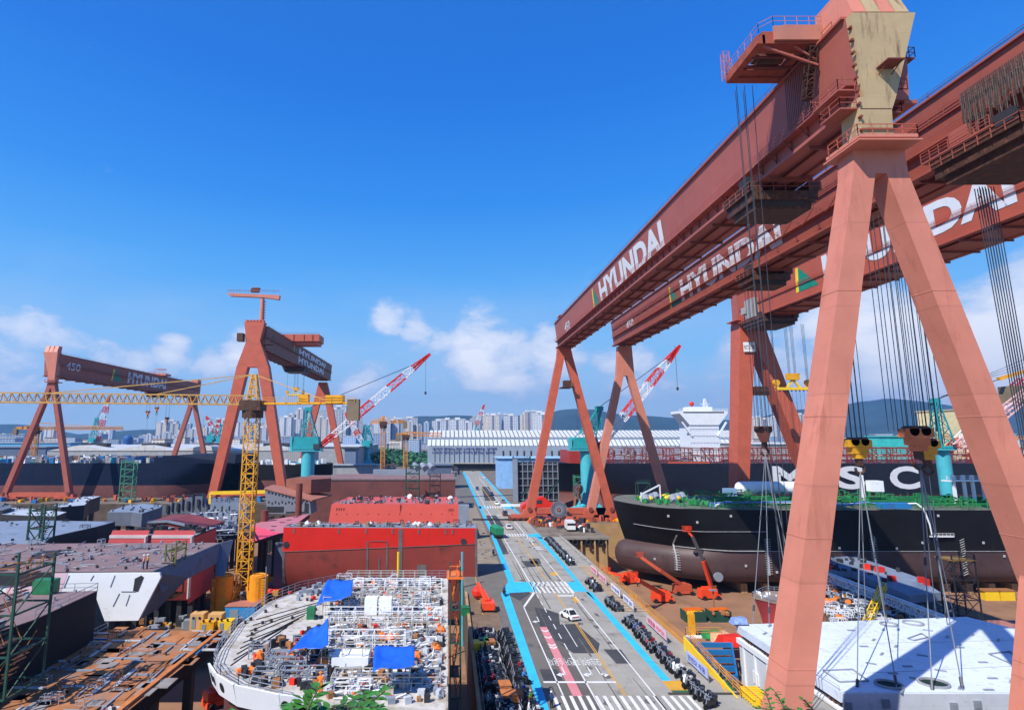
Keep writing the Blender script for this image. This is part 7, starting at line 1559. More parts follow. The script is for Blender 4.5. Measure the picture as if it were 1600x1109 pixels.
dk = mat('car_dark', (.03, .035, .045), .25, var=.1, spec=.7); wh = mat('car_white', (.78, .78, .78), .3, var=.03, spec=.6); sv = mat('car_silver', (.35, .36, .38), .3, .3, var=.05)
def put(root, x, y, rz, z=0): p = PZ(x, y, z); root.location = (p.x, p.y, z + .02); root.rotation_euler = (0, 0, rz); return root
r = car_proto('parked_car', 'small white hatchback alone on the dark asphalt patch, nearest car', wh, 3.6, 1.6, 1.48); put(r, 890, 966, R(112)); r.name = 'car'
ct = 'cars on the road'
for (lab, m, x, y, k, H) in (('dark blue van driving down the middle of the road before the crane base', dk, 789, 805, 'van', 1.9), ('white car halfway up the road, in front of a silver one', wh, 776, 788, 'sedan', 1.45), ('silver car to the right of the white one up the road', sv, 786, 785, 'sedan', 1.45),
                          ('dark car on the dark asphalt strip up the road', dk, 768, 773, 'sedan', 1.45), ('dark blue pickup farthest up the left lane', mat('car_blue', (.03, .06, .15), .3), 745.5, 765, 'van', 1.7), ('white car just left of the gantry crane base', wh, 795, 826, 'sedan', 1.45),
                          ('white car parked at the far right kerb line', wh, 756, 747, 'sedan', 1.45), ('dark car at the far end of the road', dk, 739, 736, 'sedan', 1.45)):
    r = car_proto('car', lab, m, 4.5, 1.8, H, k); r['group'] = ct; put(r, x, y, R(90 if x > 780 else -90))
r = thing('truck', 'green covered truck heading away at the crosswalk', 'truck')
mb = MB(); mb.hexa([(-3.6, -1.25, 1.1), (1.9, -1.25, 1.1), (1.9, 1.25, 1.1), (-3.6, 1.25, 1.1)], [(-3.7, -1.3, 2.9), (2., -1.3, 2.9), (2., 1.3, 2.9), (-3.7, 1.3, 2.9)]); mb.hexa([(-3.7, -1.3, 2.91), (2, -1.3, 2.91), (2, 1.3, 2.91), (-3.7, 1.3, 2.91)], [(-3.5, -.5, 3.4), (1.8, -.5, 3.4), (1.8, .5, 3.4), (-3.5, .5, 3.4)]); mb.build('covered_bed', mat('truck_green', (.02, .24, .11), .5), r)
mb = MB(); mb.hexa([(2.1, -1.15, .8), (3.9, -1.15, .8), (3.9, 1.15, .8), (2.1, 1.15, .8)], [(2.1, -1.1, 2.6), (3.5, -1.1, 2.6), (3.5, 1.1, 2.6), (2.1, 1.1, 2.6)]); mb.build('cab', green_p, r)
mb = MB(); mb.bb(-3.7, 3.8, -.9, .9, .6, 1.08); mb.build('chassis', dark, r)
for x in (-2.6, -1.5, 3.0):
    for s_ in (-1, 1): mb = MB(); mb.cyl((x, s_ * .85, .5), (x, s_ * 1.2, .5), .5, n=12); mb.build('wheel', black, r)
put(r, 776, 838, R(100))
r = thing('truck', 'white box van on the crane quay between orange equipment', 'truck'); mb = MB(); mb.bb(-1.3, 1.3, -3, 1.3, .6, 3.2); mb.build('box', wh, r); mb = MB(); mb.bb(-1.1, 1.1, 1.32, 2.8, .6, 2.4); mb.build('cab', wh, r); mb = MB(); mb.bb(-1.31, 1.31, -3.03, -3.0, 1.9, 2.6); mb.build('windows', glass, r)
for x in (-1.1, 1.1):
    for y in (-2, 1.8): mb = MB(); mb.cyl((x - .15, y, .45), (x + .15, y, .45), .45, n=10); mb.build('wheel', black, r)
put(r, 890, 828, 0)
# motorcycles
def moto(name, label, body, seat, shield=False):
    r = thing(name, label, 'motorcycle')
    for x in (-.65, .65): mb = MB(); mb.cyl((x, -.06, .3), (x, .06, .3), .3, n=12); mb.build('wheel', black, r)
    mb = MB(); mb.hexa([(-.75, -.14, .45), (.35, -.14, .4), (.35, .14, .4), (-.75, .14, .45)], [(-.8, -.12, .8), (.2, -.16, .85), (.2, .16, .85), (-.8, .12, .8)]); mb.hexa([(.3, -.2, .35), (.5, -.2, .45), (.5, .2, .45), (.3, .2, .35)], [(.25, -.22, 1.), (.42, -.22, 1.), (.42, .22, 1.), (.25, .22, 1.)]); mb.box((-.62, 0, .93), (.36, .36, .3)); mb.build('body', body, r)
    mb = MB(); mb.hexa([(-.45, -.15, .86), (.12, -.12, .86), (.12, .12, .86), (-.45, .15, .86)], [(-.42, -.13, .95), (.1, -.1, .93), (.1, .1, .93), (-.42, .13, .95)]); mb.build('seat', seat, r)
    mb = MB(); mb.bar((.35, -.36, 1.1), (.35, .36, 1.1), .05); mb.bar((.65, 0, .3), (.35, 0, 1.1), .06); mb.bar((.36, -.3, 1.1), (.3, -.34, 1.28), .04); mb.bar((.36, .3, 1.1), (.3, .34, 1.28), .04)
    if shield: mb.hexa([(.42, -.2, 1.05), (.44, -.2, 1.05), (.44, .2, 1.05), (.42, .2, 1.05)], [(.28, -.16, 1.42), (.3, -.16, 1.42), (.3, .16, 1.42), (.28, .16, 1.42)])
    mb.build('handlebar', white_p if shield else steel_grey, r); return r
kinds = [('black', mat('moto_black', (.018, .018, .022), .3, spec=.6), False), ('dark grey', mat('moto_grey', (.07, .075, .085), .35), False), ('white', mat('moto_white', (.6, .6, .6), .4), True), ('red', mat('moto_red', (.35, .02, .02), .35), False), ('dark blue', mat('moto_blue', (.02, .05, .2), .35), False)]
mc = [copier(moto('motorcycle', 'x', m, black, s)) for c, m, s in kinds]; wts = [0] * 13 + [1] * 5 + [2] * 2 + [3] * 1 + [4] * 1
mr = random.Random(11); cnt = 0
def bike(x, y, rz, where, grp):
    i = mr.choice(wts); mc[i]((x, y, .02), rz + mr.uniform(-.12, .12), '%s motorcycle %s' % (kinds[i][0], where), grp, 1.02)
y = 58.
while y < 90:
    for col in range(3):
        if mr.random() < .92 and not (68 < y < 70 and col == 0): bike(4.9 + col * 1.75 + (.9 if y < 66 else 0) + mr.uniform(-.25, .25), y + mr.uniform(-.15, .15), R(178) if col != 1 else R(8), 'in the packed rows left of the road', 'motorcycles packed left of the road')
    y += .62 if y < 80 else .8
y = 66.5
while y < 96:
    if not 84 < y < 84.5: bike(29.4 + mr.uniform(-.4, .4), y, R(200) + mr.uniform(-.2, .2), 'in the long single row right of the road, before the orange rail', 'motorcycles in the row right of the road')
    y += .62
y = 101.
while y < 168:
    if not (107 < y < 113) and not (121 < y < 135): bike(29.3 + mr.uniform(-.35, .35), y, R(195) + mr.uniform(-.2, .2), 'in the far row right of the road near the crane quay', 'motorcycles in the far row right of the road')
    y += .72
# people
def person(label, loc, rz=0., shirt=None, pants=None, pose='stand', helmet=white_p, sc=1., grp=None):
    r = thing('person', label, 'person', (0, 0, 0), grp)
    J = {'stand': dict(pel=(0, 0, .95), chest=(0, 0, 1.3), neck=(0, 0, 1.5), head=(0, .02, 1.62), kL=(-.1, .03, .5), fL=(-.11, .0, .06), kR=(.1, .06, .5), fR=(.12, .05, .06), eL=(-.28, .02, 1.15), hL=(-.27, .18, .95), eR=(.28, .02, 1.15), hR=(.26, .2, 1.0)),
         'ride': dict(pel=(0, -.15, .98), chest=(0, -.05, 1.3), neck=(0, .02, 1.5), head=(0, .06, 1.62), kL=(-.22, .25, .85), fL=(-.24, .1, .4), kR=(.22, .25, .85), fR=(.24, .1, .4), eL=(-.3, .15, 1.2), hL=(-.32, .4, 1.12), eR=(.3, .15, 1.2), hR=(.32, .4, 1.12))}[pose]
    V = [J['pel'], J['chest'], J['neck'], J['head'], (-.09, J['pel'][1], J['pel'][2] - .06), J['kL'], J['fL'], (.09, J['pel'][1], J['pel'][2] - .06), J['kR'], J['fR'], (-.19, J['chest'][1], J['chest'][2] + .1), J['eL'], J['hL'], (.19, J['chest'][1], J['chest'][2] + .1), J['eR'], J['hR'], (-.11, J['fL'][1] + .16, J['fL'][2] - .01), (.11, J['fR'][1] + .16, J['fR'][2] - .01)]
    E = [(0, 1), (1, 2), (2, 3), (0, 4), (4, 5), (5, 6), (0, 7), (7, 8), (8, 9), (1, 10), (10, 11), (11, 12), (1, 13), (13, 14), (14, 15), (6, 16), (9, 17)]
    rad = [.14, .17, .06, .10, .1, .07, .05, .1, .07, .05, .07, .05, .045, .07, .05, .045, .04, .04]
    me = bpy.data.meshes.new('body'); me.from_pydata(V, E, []); o = bpy.data.objects.new('body', me); COL.objects.link(o); o.parent = r
    s_ = o.modifiers.new('skin', 'SKIN'); 
    for i, q in enumerate(me.skin_vertices[0].data if me.skin_vertices else []): q.radius = (rad[i], rad[i]); q.use_root = (i == 0)
    u = o.modifiers.new('sub', 'SUBSURF'); u.levels = 1; u.render_levels = 1
    me.materials.append(shirt or blue_p)
    z = J['head'][2]; yh = J['head'][1]; mb = MB(); mb.ball((0, yh, z + .02), .105, 10, 1.15); mb.box((0, yh + .1, z), (.03, .05, .04)); mb.build('face', skin, r)
    mb = MB(); mb.ball((0, yh - .01, z + .09), .135, 10, .75); mb.box((0, yh + .12, z + .07), (.16, .1, .02)); mb.build('helmet', helmet, r)
    mb = MB(); mb.hexa([(-.17, J['pel'][1] - .11, J['pel'][2] - .12), (.17, J['pel'][1] - .11, J['pel'][2] - .12), (.17, J['pel'][1] + .11, J['pel'][2] - .12), (-.17, J['pel'][1] + .11, J['pel'][2] - .12)], [(-.16, J['pel'][1] - .12, J['pel'][2] + .08), (.16, J['pel'][1] - .12, J['pel'][2] + .08), (.16, J['pel'][1] + .12, J['pel'][2] + .08), (-.16, J['pel'][1] + .12, J['pel'][2] + .08)]); mb.build('trousers', pants or dark, r)
    for s in (-1, 1): a, b = J['kL' if s < 0 else 'kR'], J['fL' if s < 0 else 'fR']; mb = MB(); mb.cyl(b, a, .075, .09, 8); mb.cyl(a, (s * .09, J['pel'][1], J['pel'][2] - .06), .09, .115, 8); mb.build('trouser_leg', pants or dark, r)
    r.location = loc; r.rotation_euler = (0, 0, rz); r.scale = (sc,) * 3; return r
navy = mat('navy_cloth', (.03, .05, .12), .8); gry = mat('grey_cloth', (.2, .22, .25), .8)
def rider(lab, x, y, rz, shirt, hm):
    p = PZ(x, y); mc[0]((p.x, p.y, .02), rz, 'motorcycle %s' % lab, 'ridden motorcycles'); person('person %s' % lab.replace('ridden', 'riding a motorcycle'), (p.x, p.y, .02), rz - R(90), shirt, dark, 'ride', hm, 1.02)
rider('ridden away along the left edge of the upper blue line', 771, 867, R(95), navy, white_p)
rider('ridden past the blue crossing stripe', 788, 930, R(95), navy, black)
rider('ridden out of the packed rows onto the blue line', 819, 1070, R(10), mat('blue_cloth', (.05, .2, .5), .8), gry)
p = PZ(862, 1106); person('person in dark clothes walking on the zebra crossing at the bottom edge', (p.x, p.y, .02), 0, navy, dark)
p = PZ(829, 1104); person('person with a yellow green vest at the bottom of the motorcycle rows', (p.x, p.y, .02), 1, mat('vest_lime', (.5, .75, .05), .7), dark)
for k, (x, y, c) in enumerate(((224, 890, 'pink'), (230, 889, 'orange'))):
    p = PZ(x, y, 11.3); person('person in a %s vest standing at the edge of the big mauve deck' % c, (p.x, p.y, 11.37), 2, mat('vest_' + c, (.8, .25, .2) if c == 'pink' else (.9, .35, .03), .7), navy, sc=1.12)
p = PZ(500, 1087, 9.0); person('person in an orange suit standing near the bottom of the white deck', (p.x, p.y, 9.0), 0, orange_f, orange_f, helmet=orange_f, sc=1.05)
p = PZ(948, 889, -11); person('person by the tan dock wall left of the bulbous bow', (p.x, p.y, -11), 0, gry, dark)
p = PZ(996, 916, -11); person('person walking behind the low boom lift', (p.x, p.y, -11), 0, gry, dark)
p = PZ(1118, 962, -11); person('person at the green bins on the brown dock floor', (p.x, p.y, -11), 0, gry, navy)
p = PZ(1127, 1062, 0); person('person leaning at the foot of the yellow ramp rail', (p.x, p.y, 0.01), 0, green_d, green_d)
ORD = 'first second third fourth fifth sixth seventh eighth ninth tenth eleventh twelfth thirteenth fourteenth fifteenth'.split()
def ordinals():
    G = {}
    for o in bpy.data.objects:
        l = o.get('label')
        if l and o.parent is None and o.get('category') in ('apartment tower', 'motorcycle'): G.setdefault(l, []).append(o)
    for l, v in G.items():
        if not 1 < len(v) <= 15: continue
        if 'tower' in l:
            v.sort(key=lambda o: o.location.x / o.location.y)
            for i, o in enumerate(v): o['label'] = l.replace('pale distant apartment tower', 'apartment tower, %s from the left' % ORD[i]).replace('in the cluster', 'in the group') if i else l.replace('pale distant apartment tower', 'leftmost apartment tower').replace('in the cluster', 'in the group')
        else:
            v.sort(key=lambda o: o.location.y)
            for i, o in enumerate(v): o['label'] = (ORD[i] + ' nearest ' if i else 'nearest ') + l.replace('long single row right of the road, before the orange rail', 'long row right of the road').replace(' near the crane quay', '')
ordinals()
# ---------------------------------------------------------------- boom lifts on the brown dock floor
lift_red = mat('lift_red', (.82, .07, .02), .4, var=.08)
def boom_lift(label, bx, by, pts, rz=0., fade=None):
    b = PZ(bx, by, -11); r = thing('boom_lift', label, 'boom lift', tuple(b), 'boom lifts on the dock floors'); M = Matrix.Rotation(rz, 3, 'Z')
    m = fade or lift_red
    mb = MB(); 
    mb.box((b.x, b.y, -10.2), (5.2, 2.2, .8), rz); mb.build('chassis', m, r)
    for i in (-1.8, 1.8):
        for j in (-1.2, 1.2): c = Vector(b) + M @ Vector((i, j, .5)); d = M @ Vector((0, .25, 0)); mb = MB(); mb.cyl(c - d, c + d, .55, n=12); mb.build('wheel', black, r)
    mb = MB(); c = Vector(b) + M @ Vector((-.3, 0, 0)); mb.box((c.x, c.y, -9.1), (4.4, 2., 1.3), rz); mb.box((c.x, c.y, -8.35), (2.4, 1.7, .5), rz); mb.build('turntable', m, r)
    P = [PY(x, y, b.y if i == 0 else Y) for i, (x, y, Y) in enumerate(pts)]; P[0].x = b.x + (P[0].x - b.x) * .5
    w = [.75, .55, .4, .35, .3]
    for k in range(len(P) - 1): mb = MB(); mb.bar(P[k], P[k + 1], w[k], w[k] * 1.15); mb.build('boom_section', m if k != 1 else mat('boom_dark', (.06, .05, .05), .5) if len(P) > 3 else m, r)
    e = P[-1]; mb = MB(); mb.rail([(e.x - 1.2, e.y - .5, e.z), (e.x + 1., e.y - .5, e.z), (e.x + 1., e.y + .5, e.z), (e.x - 1.2, e.y + .5, e.z), (e.x - 1.2, e.y - .5, e.z)], 1.1, .06, .8, 3); mb.bb(e.x - 1.2, e.x + 1., e.y - .5, e.y + .5, e.z - .12, e.z); mb.build('basket', m, r)
boom_lift('red boom lift with its boom raised steeply to the black hull', 1108, 935, [(1122, 928, 137), (1099, 876, 146), (1082, 838, 149), (1074, 829, 149.5)], .1)
boom_lift('orange red boom lift with a thin boom reaching up left to the bulb', 1068, 928, [(1077, 918, 140), (1030, 890, 150), (1000, 869, 155)], .05, mat('lift_orange_dull', (.50, .09, .04), .5))
boom_lift('red boom lift nearest the road with its boom laid low to the left', 1035, 940, [(1046, 930, 134), (997, 906, 136), (990, 901, 137)], -.1)
boom_lift('red boom lift half hidden under the bulbous bow', 984, 911, [(988, 908, 150), (972, 899, 160), (948, 893, 162)], .2)
boom_lift('red boom lift standing in the dark dock under the bow of the white deck', 345, 1100, [(345, 1085, 90), (352, 1058, 80), (354, 1054, 79)], .8)
def red_lift(): 
    r = thing('boom_lift', 'folded red lift machine at the top of the left motorcycle rows', 'boom lift'); q = PZ(762, 953); x, y = q.x, q.y
    mb = MB(); mb.bb(x - 1.0, x + 1.2, y - 1.4, y + 1.2, .4, 1.5); mb.build('chassis', lift_red, r); mb = MB(); mb.bar((x - .3, y, 1.5), (x - 1.4, y + 5, 3.2), .5); mb.bar((x + .3, y, 1.6), (x - .6, y + 4, 2.4), .4); mb.build('boom_section', lift_red, r)
    for i in (-1, 1.2):
        for j in (-1.1, .9): mb = MB(); mb.cyl((x + i - .15, y + j, .4), (x + i + .15, y + j, .4), .4, n=10); mb.build('wheel', black, r)
    mb = MB(); mb.ball((x - 1.3, y + 6.8, 1.2), 1.2, 10); mb.build('red_cover', red_p, r)
red_lift()
# ---------------------------------------------------------------- rails, banners, racks beside the road
def banner(lab, y0, y1, m, words, wm):
    r = thing('banner', lab, 'banner', (32, y0, 0), 'banners beside the right motorcycle row'); mb = MB(); mb.bb(31.97, 32.03, y0, y1, .5, 1.7); mb.build('cloth', m, r)
    mb = MB()
    for y in (y0, (y0 + y1) / 2, y1): mb.bar((32.1, y, 0), (32.1, y, 1.8), .07)
    mb.build('post', steel_grey, r)
    text('lettering', words, wm, r, (31.95, y1 - .5, .75), (0, -1, 0), (0, 0, 1), width=y1 - y0 - 1, height=.7, bold=.02, depth=.02)
bw = mat('banner_white', (.72, .70, .76), .7); bp = mat('banner_pink', (.75, .5, .55), .7); bl = mat('banner_blue', (.45, .5, .75), .7); wr = mat('banner_red_text', (.6, .05, .15), .7); wb = mat('banner_blue_text', (.08, .12, .4), .7)
banner('pinkish white banner at the far row of motorcycles, the farthest', 124, 129, bp, '안전제일', wr); banner('pink banner second from the crane quay', 117, 122.5, bp, '안전운전', wr); banner('white banner with no bright colour, middle of the five', 108, 113.5, bw, '무재해', wb)
banner('white banner with blue writing above the gap in the motorcycles', 100.5, 106, bw, '안전한 일터', wb); banner('banner with red pink writing by the orange rail', 86, 94, bp, '생명을 지키는', wr); banner('pale violet banner nearest the camera by the yellow ramp', 73, 79, bl, '안전모 착용', wb)
r = thing('guard_rail', 'orange steel guard rail along the edge of the right dry dock', 'guard rail', (34.8, 120, 0)); mb = MB(); mb.rail([(34.8, 58, 0), (34.8, 136, 0)], 1.1, .06, 2.2, 3); mb.bb(34.3, 34.5, 83, 110, 0.01, .5); mb.build('rails', mat('rail_orange', (.55, .25, .06), .6, var=.2), r)
r = thing('guard_rail', 'pale railing with wooden planks by the far motorcycle row', 'guard rail', (33.5, 120, 0)); mb = MB()
for k in range(36): mb.bb(30.6, 34.6, 101 + k * .95, 101.3 + k * .95, .1, .22)
mb.build('plank_walk', mat('pale_plank', (.5, .38, .26), .8), r); mb = MB(); mb.rail([(33.4, 136, 0), (33.4, 171, 0)], 1., .06, 2., 2); mb.build('rails', off_white, r)
r = thing('ramp_panel', 'bright yellow triangular panel beside the dock edge', 'ramp', (33.6, 70, 0)); mb = MB(); mb.ext([(33.5, 69, .05), (33.5, 83.5, .05), (33.5, 83.5, 1.9)], (.2, 0, 0)); mb.build('panel', yellow_b, r); mb = MB(); mb.rail([(33.9, 69, .3), (33.9, 83.5, 2.1), (39, 83.5, 2.1)], 1., .05, 1.5, 3); mb.build('railing', mat('rail_orange', (1, 1, 1)), r)
r = thing('pallet_frame', 'row of blue open steel frames with rusty contents beside the white block', 'steel frames', (48, 95, -11)); mb = MB(); q = px_at([(1087, 1007), (1143, 1007), (1152, 1058), (1127, 1058)], -7.5)
A, B, C, D = [Vector((*p_, -7.5)) for p_ in q]
for k in range(5):
    a = A.lerp(D, k / 4); b = B.lerp(C, k / 4); mb.bar(a, b, .35, .8)
    for c in (a, b): mb.bar(c, c + Vector((0, 0, -3.5)), .3)
mb.bar(A, D, .6, 1.0); mb.bar(B, C, .3, .8); mb.build('frame', blue_p, r); mb = MB(); mb.prism(q, -11, -8.6); mb.build('contents', mat('rusty_contents', (.12, .05, .03), .9, var=.6, vs=1.), r)
for (lab, x, y, z, m, s, nm, cat) in (('small bright green tent on the dock floor behind the blue frames', 1112, 996, -11, green_b, 1.5, 'tent', 'tent'), ('cream and orange crate beside the green tent', 1124, 1000, -11, mat('cream_orange', (.65, .38, .22), .7, var=.3, vs=1.), 1.6, 'crate', 'crate'), ('red skip tight against the corner of the white block', 1141, 1008, -9, red_p, 1.8, 'skip', 'skip'),
                              ('blue and white bundle on the corner of the white block', 1154, 974, 2, mat('blue_white_bundle', (.2, .3, .6), .7, var=.5, vs=2.), .9, 'bundle', 'bundle'), ('blue drum beside a pink sheet near the yellow panel', 1069, 1004, -11, blue_p, 1., 'drum', 'drum')):
    p = PZ(x, y, z); r = thing(nm, lab, cat, tuple(p)); mb = MB(); mb.hexa([(p.x - s * 1.2, p.y - s, z), (p.x + s * 1.2, p.y - s, z), (p.x + s * 1.2, p.y + s, z), (p.x - s * 1.2, p.y + s, z)], [(p.x - s * .9, p.y - s * .5, z + s), (p.x + s, p.y - s * .7, z + s * 1.1), (p.x + s, p.y + s * .7, z + s), (p.x - s * .9, p.y + s * .6, z + s * .9)]); mb.build('body', m, r)
    mb = MB(); mb.bb(p.x - s * 1.25, p.x + s * 1.25, p.y - s * 1.05, p.y - s * 1.0, z + .02, z + s * .18); mb.build('base_rim', dark, r)
r = thing('bollard', 'yellow post on a white foot by the small tent', 'post'); p = PZ(1083, 995, -11); mb = MB(); mb.bb(p.x - .6, p.x + .6, p.y, p.y + .8, -11, -6.5); mb.build('post', yellow, r); mb = MB(); mb.bb(p.x - 1.6, p.x + 1.6, p.y - .6, p.y - .02, -11, -10.6); mb.build('foot', white_p, r)
for (x, lab) in ((1088, 'dark green bin full of yellow gear, left of the work post'), (1128, 'dark green bin with orange rods, right of the work post')):
    p = PZ(x, 972, -11); r = thing('bin', lab, 'bin', tuple(p), 'green bins on the dock floor'); w = 4.6; mb = MB(); mb.bb(p.x - w / 2, p.x + w / 2, p.y, p.y + .3, -11, -8.8); mb.bb(p.x - w / 2, p.x - w / 2 + .2, p.y + .31, p.y + 3, -11, -8.8); mb.bb(p.x + w / 2 - .2, p.x + w / 2, p.y + .31, p.y + 3, -11, -8.8); mb.build('sides', green_d, r)
    mb = MB()
    for k in range(16): mb.ball((p.x + rnd.uniform(-1.8, 1.8), p.y + rnd.uniform(-.2, 2.4), -9.1), rnd.uniform(.3, .6), 6)
    mb.build('contents', yellow if x < 1100 else wood, r); mb = MB()
    for k in range(5): mb.bar((p.x - 2.2, p.y + .6 + k * .4, -8.6), (p.x + 2.2, p.y + .8 + k * .4, -8.5), .12)
    mb.build('orange_rods', orange_p, r)
p = PZ(1117, 965, -11); r = thing('work_post', 'thin lamp pole with a round cage top between the green bins', 'pole', tuple(p)); mb = MB(); mb.bar((p.x, p.y, -11), (p.x, p.y, -5), .25); mb.rail([(p.x - .7, p.y - .5, -4.9), (p.x + .7, p.y - .5, -4.9), (p.x + .7, p.y + .5, -4.9)], .9, .05, .6); mb.build('pole', wood, r); mb = MB(); mb.bb(p.x - .8, p.x + .8, p.y - .6, p.y + .6, -5, -4.9); mb.build('platform', steel_grey, r)
p = PZ(983, 952, -11); r = thing('drum_trailer', 'yellow framed green machine with a coiled hose on the brown dock floor beside the rail', 'machine', tuple(p)); mb = MB()
for k in range(4): mb.tube([(p.x - 1 + k * .8 + 1.3 * math.cos(a * .6) * .25, p.y + 1.6 * math.sin(a * .6), -9.2 + 1.6 * math.cos(a * .6)) for a in range(11)], .12)
mb.build('hoop_frame', yellow, r); mb = MB(); mb.bb(p.x - 2.4, p.x + 2.6, p.y - 1.2, p.y + 1, -10.6, -9.6); mb.box((p.x - 3.6, p.y, -10), (1.4, 1.6, 1.2)); mb.build('machine_body', green_d, r); mb = MB()
for i in (-3.4, -1, 1.4, 3): mb.cyl((p.x + i, p.y - 1.4, -10.5), (p.x + i, p.y - 1.1, -10.5), .5, n=10)
mb.build('wheel', black, r)
# cable reel beside the crane foot
def reel(lab, x, y, Y, rr, m):
    c = PY(x, y, Y); r = thing('cable_reel', lab, 'cable reel', tuple(c)); mb = MB(); mb.cyl((c.x, Y - .3, c.z), (c.x, Y + .3, c.z), rr * .86, n=32); mb.build('drum', dark, r); mb = MB()
    for k in range(44): a = 2 * math.pi * k / 44; mb.bar((c.x + rr * .2 * math.cos(a), Y - .42, c.z + rr * .2 * math.sin(a)), (c.x + rr * math.cos(a), Y - .42, c.z + rr * math.sin(a)), .14)
    mb.build('spoke', m, r); mb = MB(); mb.cyl((c.x, Y - .7, c.z), (c.x, Y + .8, c.z), rr * .14, n=12); mb.build('hub', crane_bright, r); mb = MB(); mb.bar((c.x, Y + .6, c.z), (c.x - 2, Y + .8, 1.8), .5); mb.bar((c.x, Y + .6, c.z), (c.x + 2, Y + .8, 1.8), .5); mb.build('stand', crane_bright, r)
reel('big round cable reel with radial spokes between the far legs of the two right cranes', 873, 796, 203, 3.1, steel_grey); reel('smaller cable reel hanging by the light teal column', 903, 764, 224, 2.2, mat('reel_brown', (.18, .14, .13), .6))
# quay front with tyre fenders
r = thing('quay_front', 'concrete quay deck edge on posts with black tyres, under the crane feet', 'quay edge', (43, 171, 0)); mb = MB(); mb.bb(34.9, 48.7, 172.1, 173.46, -.6, .12); mb.build('edge_beam', concrete, r)
mb = MB(); mb.bb(35, 48.5, 172.9, 173.47, -2.2, -.62); mb.build('shadow_beam', dark, r)
for x in (36, 40, 44, 47.4): mb = MB(); mb.bb(x, x + .45, 172.4, 172.88, -11, -.62); mb.build('post', tan_wall, r)
for x in (38.2, 42.2, 46.0): mb = MB(); mb.tube([(x + .75 * math.cos(a * .6283), 171.9, -1.4 + .75 * math.sin(a * .6283)) for a in range(11)], .28, 8); mb.build('tyre', black, r)
r = thing('pier_edge', 'white topped pier on thin posts by the far dock, next to the road', 'pier', (35, 262, 0)); p0 = PY(783, 766, 246).x; mb = MB(); mb.bb(p0, p0 + 15, 246, 248, .02, .9); mb.build('deck_edge', white_p, r)
for k in range(5): mb = MB(); mb.bb(p0 + 1 + k * 3, p0 + 1.4 + k * 3, 246.2, 246.8, -9, 0.0); mb.build('post', tan_wall, r)
r = thing('bow_casing', 'red painted low hull casing lying behind the near gantry leg foot', 'hull part', (45, 232, 0)); mb = MB(); a = PY(815, 797, 226).x; b = PY(870, 785, 226).x; mb.ext([(a, 226, .1), (b + 4, 226, .1), (b, 226, 2.5), (a + 9, 226, 6.2), (a + 4, 226, 5.2), (a, 226, 2.6)], (0, 5, 0)); mb.build('shell', red_p, r); mb = MB(); mb.bb(a + 6, a + 8.2, 225.9, 226, 3.6, 5.0); mb.build('opening', dark, r)
r = thing('teal_machine', 'teal tarpaulin covered heap beside the light teal column', 'covered heap', (52, 215, 0)); mb = MB(); p = PY(898, 795, 214)
for k in range(7): mb.ball((p.x + rnd.uniform(-2, 4), 214 + rnd.uniform(-1, 1), 1 + rnd.uniform(0, 3)), 1.5, 7, .8)
mb.build('cover', teal_l, r)
# ---------------------------------------------------------------- things around the tower crane base and dock edge
def crate(lab, x, y, z, w, d, h, m, nm='container', cat='container', lid=None, grp=None, rz=0.):
    p = PZ(x, y, z); r = thing(nm, lab, cat, tuple(p), grp); mb = MB(); mb.box((p.x, p.y + d / 2, z + h / 2), (w, d, h), rz); mb.build('box', m, r)
    if lid: mb = MB(); mb.box((p.x, p.y + d / 2, z + h + .08), (w + .2, d + .2, .14), rz); mb.build('lid', lid, r)
    mb = MB(); mb.box((p.x - w * .2, p.y - .04, z + h * .5), (w * .28, .06, h * .7), rz); mb.build('door', steel_grey, r); return r
crate('bright blue site container with rusty flat roof at the foot of the yellow crane', 374, 975, -8, 6.2, 4, 3.4, mat('container_blue', (.03, .26, .60), .5, var=.12), lid=salmon)
crate('orange and rust shed roof left of the blue container', 333, 952, -8, 5.0, 6, 2.2, orange_p, 'shed', 'shed', lid=mat('rust_orange', (1, 1, 1)))
crate('big bright yellow box behind the right ballast tank', 430, 940, -11, 6.5, 3, 5.6, yellow, 'yellow_box', 'box')
for i, (x, y, c, lab) in enumerate(((306, 985, mat('tan_box', (.6, .36, .14), .7), 'tan box with two round holes, left of the pair by the rusty deck'), (334, 986, mat('tan_box', (1, 1, 1)), 'tan box with two round holes, right of the pair by the rusty deck'), (350, 988, yellow_b, 'small bright yellow box in front of the blue container'), (322, 990, yellow, 'small orange yellow box between the tan boxes'))):
    r = crate(lab, x, y, -8, 2.7, 2.2, 3.1 if i < 2 else 2.1, c, 'crate', 'crate', grp='boxes near the rusty deck')
    p = PZ(x, y, -8); mb = MB()
    for k in (-.6, .6): mb.cyl((p.x + k, p.y - .12, -5.6), (p.x + k, p.y - .02, -5.6), .25, n=10)
    mb.build('hole', black, r)
r = thing('yard_debris', 'loose pallets, grey covers and orange sheets between the white plate and the yellow crane', 'equipment', (-55, 120, -11), kind='stuff')
c = px_at([(225, 965), (250, 940), (330, 915), (440, 905), (440, 985), (330, 985), (200, 1000)], -8)
for nm, m, kd, n, s in (('grey_cover', steel_grey, 'box', 60, 1.5), ('orange_sheet', orange_p, 'sheet', 12, 1.4), ('pallet', wood, 'box', 40, 1.2), ('scrap', dark, 'box', 60, 1.2), ('white_scrap', white_p, 'box', 26, .9), ('yellow_scrap', yellow, 'box', 22, 1.1), ('pink_scrap', mat('coral_scrap', (.65, .12, .12), .6), 'box', 16, 1.3)): scatter(r, nm, m, c, -7.98, n, kd, s)
